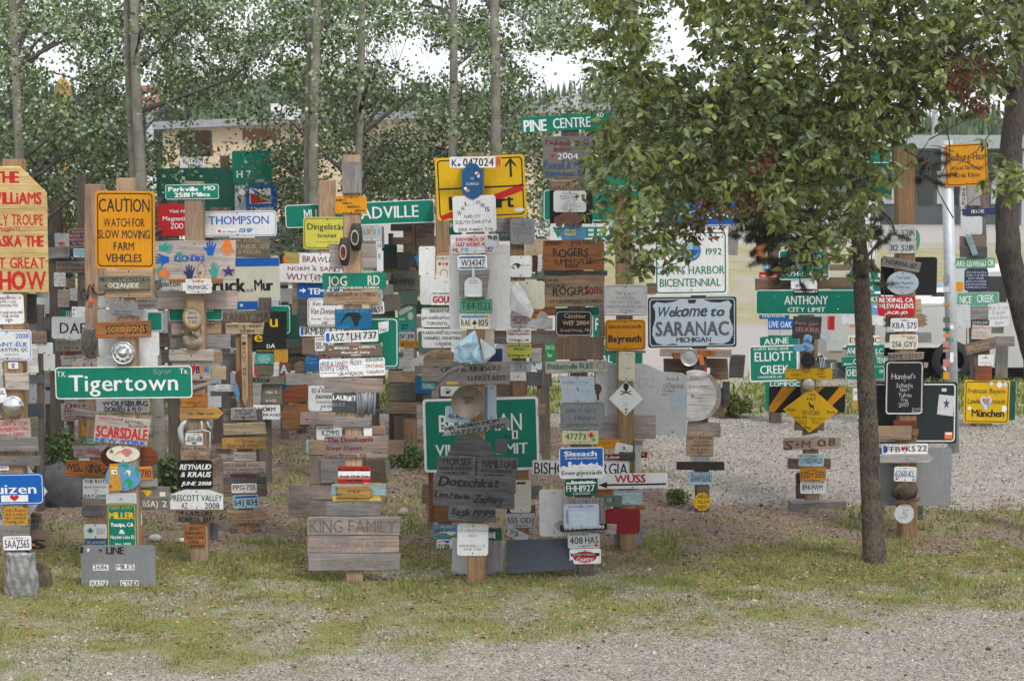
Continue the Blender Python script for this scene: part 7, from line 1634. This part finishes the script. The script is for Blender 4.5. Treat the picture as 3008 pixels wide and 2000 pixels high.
for (ax, ay), (bx, by), Yy in main:
    m1 = MB(); P = limb(m1, at(ax, ay, Yp)-po.location, at(bx, by, Yy)-po.location, .05, .014, 8, .05, 0, 10); m1.build('branch', pb, po, smooth=True); bases.append(P)
    for _ in range(5):
        q = P[rnd.randint(3, 9)]; c = min(rnd.sample(cl, 60), key=lambda c: ((Vector(c)-po.location)-q).length) if False else Vector(rnd.choice(cl)); e = c-po.location
        if (e-q).length < 2.6: m1 = MB(); P2 = limb(m1, q, e, .018, .005, 6, .08); m1.build('branch', pb, po, smooth=True); bases.append(P2)
mbt = MB()
for c in cl:
    s2 = Vector(c)-po.location; bst = min((q for P in bases for q in P[2:]), key=lambda q: (q-s2).length)
    if (bst-s2).length < .6: limb(mbt, bst, s2, .005, .002, 4, .18, 0, 3)
for (a, b_) in (((2962,560),(2800,640)),((2800,640),(2730,470)),((2880,430),(2790,500)),((2880,430),(2990,300)),((2790,430),(2740,560)),((2790,430),(2755,340)),((2560,770),(2600,1000)),((2530,745),(2610,860)),((2640,520),(2730,410)),((2730,410),(2880,330)),((2880,500),(2790,470)),((2900,640),(2820,600)),((2800,445),(2730,430))):
    limb(mbt, at(*a, 20.6)-po.location, at(*b_, 20.4)-po.location, .007, .003, 5, .1, 0, 5)
mbt.build('twigs', pb, po)['kind'] = 'stuff'
# ------------------------------------------------------------------ bushes on the ground
bush_leaf = leafmat('bush_leaves', (.06,.10,.03), (.1,.14,.06), .2, .5, .3, .5)
def bush(px, py, rpx, hpx, lab, n=2600, sz=.05, m=bush_leaf, name='bush'):
    c = on_ground(px, py); mpp = m_per_px(px, py, c.y); bo = empty(name, (c.x, c.y, 0)); tag(bo, lab, 'bush'); w, h = rpx*mpp, hpx*mpp
    q = rand_unit(n)*(R_.uniform(0,1,(n,1))**.4); q = q*np.array([w,w*.8,h*.5])*(1+.25*np.sin(q[:,:1]*9)) + np.array([0,0,h*.5])
    q[:,2] = np.abs(q[:,2]); o = leaves(q, sz, m, 'foliage', bo, .2, 'kite'); o['kind'] = 'stuff'
    mb = MB()
    for _ in range(9): a = rnd.uniform(0,6.28); limb(mb, (0,0,-.03), (w*.6*math.cos(a), w*.5*math.sin(a), h*rnd.uniform(.4,.9)), .012, .004, 5, .08)
    mb.build('stems', pb, bo)
bush(176, 1478, 84, 215, 'Dark green leafy bush behind the blue Dutch sign', 5200)
bush(498, 1470, 40, 130, 'Low green bush left of the black Reynaud sign', 1500)
bush(1200, 1372, 70, 60, 'Low dark undergrowth between the Minnesota board and Donovan board', 1300, .04)
bush(2150, 1225, 50, 66, 'Light green weeds beside the log slice under the far boards', 1400, .06, gm1, 'weed_clump')
bush(1990, 1480, 34, 44, 'Low green weed clump left of the log slice post foot', 500, .04, gm1, 'weed_clump')
far_leaf = leafmat('far_bush_leaves', (.1,.14,.06), (.14,.18,.1), .2, .6, .2, .5)
for i, (px, w_, lab) in enumerate(((2560,70,'Far green bush left of the orange brown post top'),(2690,60,'Far green bush beside the faded red posts'),(2760,50,'Far green bush just left of the steel pole'),(2850,80,'Far green bush behind the Lake Oswego post'),(2970,70,'Far green bush at the right edge before the station'),(2180,90,'Far green bush right of the Ridgetown sign'))): bush(px, 640, w_, 90, lab, 900, .3, far_leaf)
# ------------------------------------------------------------------ pickup truck
def extr(mb, prof, x0, x1, y0, m=0): pass
YC = 37.0
tb = at(2436, 1124, YC); tk = empty('pickup_truck', (tb.x, YC, 0)); tag(tk, 'Silver and tan pickup truck parked behind the signs on the right', 'pickup truck')
mpp = m_per_px(2700, 1000, YC)
def tx(px): return (at(px, 1000, YC).x - tb.x)
def tz(py): return at(2700, py, YC).z
silver_p = plain('silver_car_paint', (.5,.5,.5), .25, .35, .6, 3, .06, 0); tan_p = plain('tan_car_paint', (.33,.29,.24), .3, .3, .5, 3, .06, 0)
blk = plain('black_rubber', (.02,.02,.02), .8); glassm = plain('dark_car_glass', (.02,.025,.03), .08, 0, .8, 3, .1, 0); redl = paint((.4,.01,.01), .15)
L_ = tx(3400); W_ = 1.95
def side(name, pts, y0, y1, mat, parent):
    """outline in the truck's length-height plane, from y0 to y1 in width"""
    n = len(pts); V = [(x, y0, z) for x, z in pts] + [(x, y1, z) for x, z in pts]
    return mesh_obj(name, V, [tuple(range(n)), tuple(range(n, 2*n))[::-1]] + [(i, n+i, n+(i+1) % n, (i+1) % n) for i in range(n)], mat, parent)
zr, zb, zs = tz(898), tz(1018), tz(1080)
def arch(cx, r, z0): return [(cx + r*math.cos(a), z0 + r*math.sin(a)) for a in [math.pi*(1-k/10) for k in range(11)]]
wr = 60*mpp; cxw = tx(2798); cxf = tx(3290); wz = tz(1124)+wr*.55
bed = [(.02, zb), (.0, zr-.1), (.03, zr), (tx(2838), zr), (tx(2838), zb)]
side('bed', bed, 0, W_, silver_p, tk)
low = [(.03, zs+.1), (.0, zb)] + [(tx(2838), zb), (tx(2838), zs-.02)] + [p for p in arch(cxw, wr*1.2, zs)[::-1]] + [(cxw-wr*1.25, zs)]
side('side_panel', low, .004, W_-.004, tan_p, tk)
cab = [(tx(2842), zs), (tx(2842), zr+.02), (tx(2850), zr+.1), (tx(2875), tz(800)), (tx(3040), tz(795)), (tx(3110), zr+.03), (L_-.1, zr-.08), (L_, zb), (L_, zs)] + arch(cxf, wr*1.2, zs)[::-1]
side('cab', cab, .03, W_-.03, silver_p, tk)
side('window', [(tx(2868), zr+.06), (tx(2884), tz(812)), (tx(2955), tz(812)), (tx(2955), zr+.06)], .022, .04, glassm, tk)
side('window', [(tx(2962), zr+.06), (tx(2962), tz(812)), (tx(3030), tz(812)), (tx(3085), zr+.06)], .022, .04, glassm, tk)
d = side('door', [(tx(2860), zs+.06), (tx(2860), zr+.03), (tx(2958), zr+.03), (tx(2958), zs+.06)], .018, .03, silver_p, tk)
side('handle', [(tx(2870), zr-.14), (tx(2870), zr-.1), (tx(2890), zr-.1), (tx(2890), zr-.14)], -.005, .018, blk, d)
side('rail', [(.02, zr), (.02, zr+.035), (tx(2836), zr+.035), (tx(2836), zr)], -.01, .06, paint('silver', .25), tk)
side('trim', [(.03, zb-.015), (.03, zb+.025), (tx(2836), zb+.025), (tx(2836), zb-.015)], -.014, .003, paint('silver', .25), tk)
side('tail_light', [(-.03, tz(968)), (-.03, tz(930)), (.0, tz(928)), (.075, tz(928)), (.075, tz(968))], -.008, .16, redl, tk)
side('bumper', [(tx(2428), tz(1030)), (tx(2428), tz(1002)), (tx(2452), tz(995)), (tx(2475), tz(1000)), (tx(2475), tz(1030))], -.02, W_, paint('lightgrey', .25), tk)
side('side_marker', [(tx(2496), tz(960)), (tx(2496), tz(953)), (tx(2510), tz(953)), (tx(2510), tz(960))], -.006, .003, paint('orange'), tk)
side('underbody', [(.3, zs-.12), (.3, zs+.05), (L_-.3, zs+.05), (L_-.3, zs-.12)], .3, W_-.2, blk, tk)
for cx_ in (cxw, cxf):
    for yy, s in ((.0, 1), (W_, -1)):
        wh = empty('wheel', (cx_, yy, wr)); wh.parent = tk
        mb = MB(); mb.lathe([(wr*.6,-.02*s),(wr*.97,-.02*s),(wr,.02*s),(wr,.2*s),(wr*.97,.22*s)], 32); mb.build('tyre', blk, wh, smooth=True)
        mb = MB(); mb.lathe([(.0005,-.01*s),(wr*.2,-.02*s),(wr*.25,.03*s),(wr*.55,.04*s),(wr*.62,-.01*s)], 24); mb.build('rim', METAL, wh, smooth=True)
# ------------------------------------------------------------------ white camper trailer and a van seen through the gaps on the left
def camper(px0, px1, pyb, pyt, Y, lab, cat, name, m=None):
    x0, x1 = at(px0, 800, Y).x, at(px1, 800, Y).x; zt, zb_ = at(800, pyt, Y).z, .35; o = empty(name, ((x0+x1)/2, Y, 0)); tag(o, lab, cat); w = x1-x0
    m = m or plain('white_coach_paint', (.6,.6,.6), .35, 0, .4, 3, .08, 0)
    side('body', [(-w/2, zb_), (-w/2, zt-.3), (-w/2+.3, zt), (w/2-.15, zt), (w/2, zt-.2), (w/2, zb_)], 0, 2.2, m, o)
    for k in range(3): a = -w/2 + w*(.18+.27*k); side('window', [(a, zt-1.0), (a, zt-.5), (a+w*.15, zt-.5), (a+w*.15, zt-1.0)], -.02, .01, glassm, o)
    side('stripe', [(-w/2, zb_+.5), (-w/2, zb_+.6), (w/2, zb_+.6), (w/2, zb_+.5)], -.006, .002, paint('lightblue'), o)
    for k in (-.25, .25):
        mb = MB(); mb.lathe([(.0005,-.03),(.2,-.03),(.2,.0),(.36,-.02),(.37,.0),(.37,.2)], 24); mb.build('wheel', blk, o, (k*w, 0, .37), smooth=True)
    return o
camper(300, 640, 1000, 520, 44, 'White camper van with a dark windscreen behind the caution sign', 'camper van', 'camper_van')
camper(830, 1010, 1110, 705, 39, 'White trailer glimpsed between the Bruck and Jog Rd signs', 'trailer', 'travel_trailer')
camper(2590, 3300, 930, 868, 47, 'Long low white trailer parked beyond the pickup truck', 'trailer', 'travel_trailer')
# ------------------------------------------------------------------ far buildings
def building(px0, px1, ytop, ybase, name, lab, wallm, roofm, depth=12, gable=None, slope=0, win=8):
    Y = gY(ybase); x0, x1 = at(px0, 500, Y).x, at(px1, 500, Y).x; h = at((px0+px1)/2, ytop, Y).z; o = empty(name, ((x0+x1)/2, Y, 0)); tag(o, lab, 'building'); w = x1-x0
    side('wall', [(-w/2, 0), (-w/2, h-slope/2), (w/2, h+slope/2), (w/2, 0)], 0, depth, wallm, o)
    side('roof', [(-w/2-.4, h-slope/2), (-w/2-.4, h+.35-slope/2), (w/2+.4, h+.35+slope/2), (w/2+.4, h+slope/2)], -.6, depth+.6, roofm, o)
    for k in range(win):
        a = -w/2 + w*(k+.3)/win; f = side('window', [(a, 1.0), (a, 2.2), (a+w/win*.4, 2.2), (a+w/win*.4, 1.0)], -.05, .02, paint('white'), o)
        side('pane', [(a+.08, 1.08), (a+.08, 2.12), (a+w/win*.4-.08, 2.12), (a+w/win*.4-.08, 1.08)], -.06, -.045, glassm, f)
    return o, Y, h
wallb = plain('beige_siding', (.5,.39,.26), .8, 0, .2, 2, .1); roofg = plain('grey_roof', (.25,.26,.27), .7)
building(480, 1780, 352, 640, 'long_building', 'Long beige building with a grey roof edge behind the aspens', wallb, roofg, 14, slope=.9, win=0)
building(2590, 3060, 440, 660, 'filling_station', 'Dark grey green filling station with a canopy on the right', plain('dark_shop_front', (.07,.08,.08), .4), plain('green_grey_canopy', (.2,.25,.23), .7), 10, win=0)
building(110, 330, 520, 700, 'white_shed', 'Small white roofed shed left of the caution sign', plain('white_siding', (.5,.5,.46), .7), plain('white_roof', (.6,.6,.6), .6), 6, win=2)
st_o = [o for o in bpy.data.objects if o.name.startswith('filling_station')][0]
for k in range(9):
    a = -3.4 + k*.78; side('window', [(a,.9),(a,2.3),(a+.62,2.3),(a+.62,.9)], -.08, .0, glassm if k % 3 else paint('lightgrey'), st_o)
for k, c_ in enumerate(('blue','white','blue','red')): a = 1.4 + k*.62; side('fascia_sign', [(a,2.45),(a,2.95),(a+.4,2.95),(a+.4,2.45)], -.2, -.05, paint(c_), st_o)
for k in range(3): a = -2.8 + k*2.6; side('pillar', [(a,0),(a,3.2),(a+.18,3.2),(a+.18,0)], -1.0, -.8, paint('lightgrey'), st_o)
# canopy light strip of the station
Y = gY(660)-1.2; a, b_ = at(2600, 420, Y), at(3060, 436, Y); mb = MB(); mb.box(0, 0, 0, b_.x-a.x, 1, .55); o = mb.build('station_canopy', plain('canopy_fascia', (.27,.31,.29), .5), None, (a.x, Y, b_.z)); tag(o, 'Grey green canopy fascia strip of the filling station on the right', 'canopy')
for i, (px, c_, lab) in enumerate(((2698, 'rose', 'Faded red post near the filling station, left one'), (2716, 'rose', 'Faded red post near the filling station, right one'), (2742, 'lightgrey', 'Pale pole near the filling station beside the red posts'))):
    Y = gY(622+i); a = at(px, 622, Y); mb = MB(); mb.tube([(0,0,0),(-.02,0,2.6 if i < 2 else 5)], .14, 10); o = mb.build('bollard' if i < 2 else 'lamp_pole', paint(c_), None, (a.x, Y, 0)); tag(o, lab, 'post' if i < 2 else 'pole')
def slabpx(px0, py0, px1, py1, Y, th, mat, name, lab, cat):
    a, b_ = at(px0, py1, Y), at(px1, py0, Y); mb = MB(); mb.box(0, 0, 0, b_.x-a.x, th, b_.z-a.z)
    o = empty(name, (a.x, Y, 0)); tag(o, lab, cat); mb.build('panel', mat, o, (0,0,a.z)); m2 = MB(); w = (b_.x-a.x)
    m2.box(w*.45, th+.01, 0, w*.45+max(.06, w*.08), th+.12, a.z+.2); m2.build('post', wood('postd', True), o); return o
slabpx(528, 383, 618, 460, 50, .3, paint('dkbrown'), 'billboard', 'Dark brown billboard in front of the beige building', 'billboard')
slabpx(712, 378, 822, 412, 52, .2, paint('brown'), 'billboard', 'Long brown sign board high before the beige building', 'billboard')
slabpx(1208, 243, 1262, 300, 60, .5, paint('slate'), 'billboard', 'Dark grey box sign above the roof between aspen trunks', 'billboard')
slabpx(735, 233, 790, 290, 60, .4, paint('greengrey'), 'billboard', 'Grey green box sign high between the aspens', 'billboard')
slabpx(795, 305, 858, 352, 70, 3, paint('white'), 'roof_unit', 'White roof unit standing above the beige building', 'roof unit')
slabpx(1275, 432, 1322, 460, 30, .06, paint('navy'), 'billboard', 'Dark blue panel left behind the yellow town sign', 'billboard')
Y = 55; a = at(190, 520, Y); mb = MB(); zt = at(190, 228, Y).z; mb.tube([(0,0,0),(0,0,zt-1.2),(0,0,zt-.7),(0,0,zt-.2),(0,0,zt)], [.12,.14,.24,.2,.05], 10); o = mb.build('totem_pole', wood('amber', True), None, (a.x, Y, 0)); tag(o, 'Tall carved orange brown totem pole far left beyond the aspens', 'totem pole')
Y = 70; a = at(440, 520, Y); fl = empty('neon_sign', (a.x, Y, 0)); tag(fl, 'Red framed roadside sign seen through the aspen leaves', 'roadside sign')
z0, z1 = at(440, 330, Y).z, at(440, 265, Y).z; w = at(495, 300, Y).x - at(375, 300, Y).x
for k in range(5): m1 = MB(); m1.tube([(-w*.45+k*w*.2,0,z0+rnd.uniform(0,.3)),(-w*.35+k*w*.2,0,z1-rnd.uniform(0,.2))], .1, 6); m1.build('letter', paint('rose'), fl)
m1 = MB(); m1.box(-w*.2,0,z1-.1,w*.3,.2,z1+.15); m1.build('panel', paint('rose'), fl); m1 = MB(); m1.tube([(0,.2,0),(0,.2,z0)], .12, 8); m1.build('pole', GALV, fl)
# ------------------------------------------------------------------ far forest and hill
def conifers(name, n, px0, px1, Y0, Y1, hpx0, hpx1, ytop, mat, lab):
    V, T = [], []; k = 0
    for _ in range(n):
        Y = rnd.uniform(Y0, Y1); px = rnd.uniform(px0, px1); zt = at(px, ytop(px) + rnd.uniform(-14, 30), Y).z; H = rnd.uniform(9, 16) if zt > 6 else 8; x = at(px, 400, Y).x; r = H*.17; base = max(-1, zt-H)
        for L in range(7):
            t = L/7; zz = base + (zt-base)*t; rr = r*(1-t)*rnd.uniform(.8,1.2); n_ = 7; dz = (zt-base)/7*1.7
            for j in range(n_):
                a = 2*math.pi*(j+rnd.random()*.5)/n_; b2 = a + .75; q = rnd.uniform(.7,1.15)
                V += [(x+rr*q*math.cos(a), Y+rr*math.sin(a), zz-rnd.uniform(0,.5)), (x+rr*q*math.cos(b2), Y+rr*math.sin(b2), zz-rnd.uniform(0,.5)), (x, Y, zz+dz)]; T.append((k,k+1,k+2)); k += 3
    o = tri_cloud(name, np.array(V), np.array(T), mat); tag(o, lab, 'forest', kind='stuff'); return o
cm1 = leafmat('spruce_forest', (.035,.055,.04), (.035,.055,.04), .05, .8, .1, .4); cm2 = leafmat('green_forest', (.09,.13,.06), (.09,.13,.06), .1, .8, .1, .4)
conifers('forest', 420, -150, 560, 120, 170, 0, 0, lambda p: 300 - 20*math.sin(p*.01), cm1, 'Dark spruce forest behind the left side of the signs')
conifers('forest', 700, 500, 2300, 190, 290, 0, 0, lambda p: 262 + 22*math.sin(p*.006) + (20 if p > 1500 else 0), cm2, 'Pale green wooded hill behind the beige building')
conifers('forest', 420, 2250, 3200, 130, 210, 0, 0, lambda p: 330 + 15*math.sin(p*.01), cm2, 'Green forest beyond the filling station on the right')
# hill under the forest
mb = MB(); xs = np.linspace(-260, 260, 40); n = len(xs)
for k, (yy, f) in enumerate(((105,0),(150,.35),(210,.7),(300,1.0),(420,1.0))):
    for x in xs: mb.v.append((x, yy, (5.0*f)*(1+.15*math.sin(x*.03+k)) - .2))
for k in range(4):
    for j in range(n-1): mb.f.append((k*n+j, k*n+j+1, (k+1)*n+j+1, (k+1)*n+j)); mb.m.append(0)
o = mb.build('hill', plain('hill_undergrowth', (.06,.085,.04), .95, 0, .1, .3, .4, 0), smooth=True); tag(o, kind='structure')
# ------------------------------------------------------------------ air
hz = MB(); hz.box(-420, -30, -3, 420, 460, 60); ho = hz.build('haze', []); hm = bpy.data.materials.new('haze'); hm.use_nodes = True; hn = hm.node_tree; hn.nodes.clear()
hv = hn.nodes.new('ShaderNodeVolumePrincipled'); hv.inputs['Color'].default_value = (.9,.94,1,1); hv.inputs['Density'].default_value = .0004; hv.inputs['Anisotropy'].default_value = .2
hout = hn.nodes.new('ShaderNodeOutputMaterial'); hn.links.new(hv.outputs[0], hout.inputs['Volume']); ho.data.materials.append(hm); tag(ho, kind='stuff')
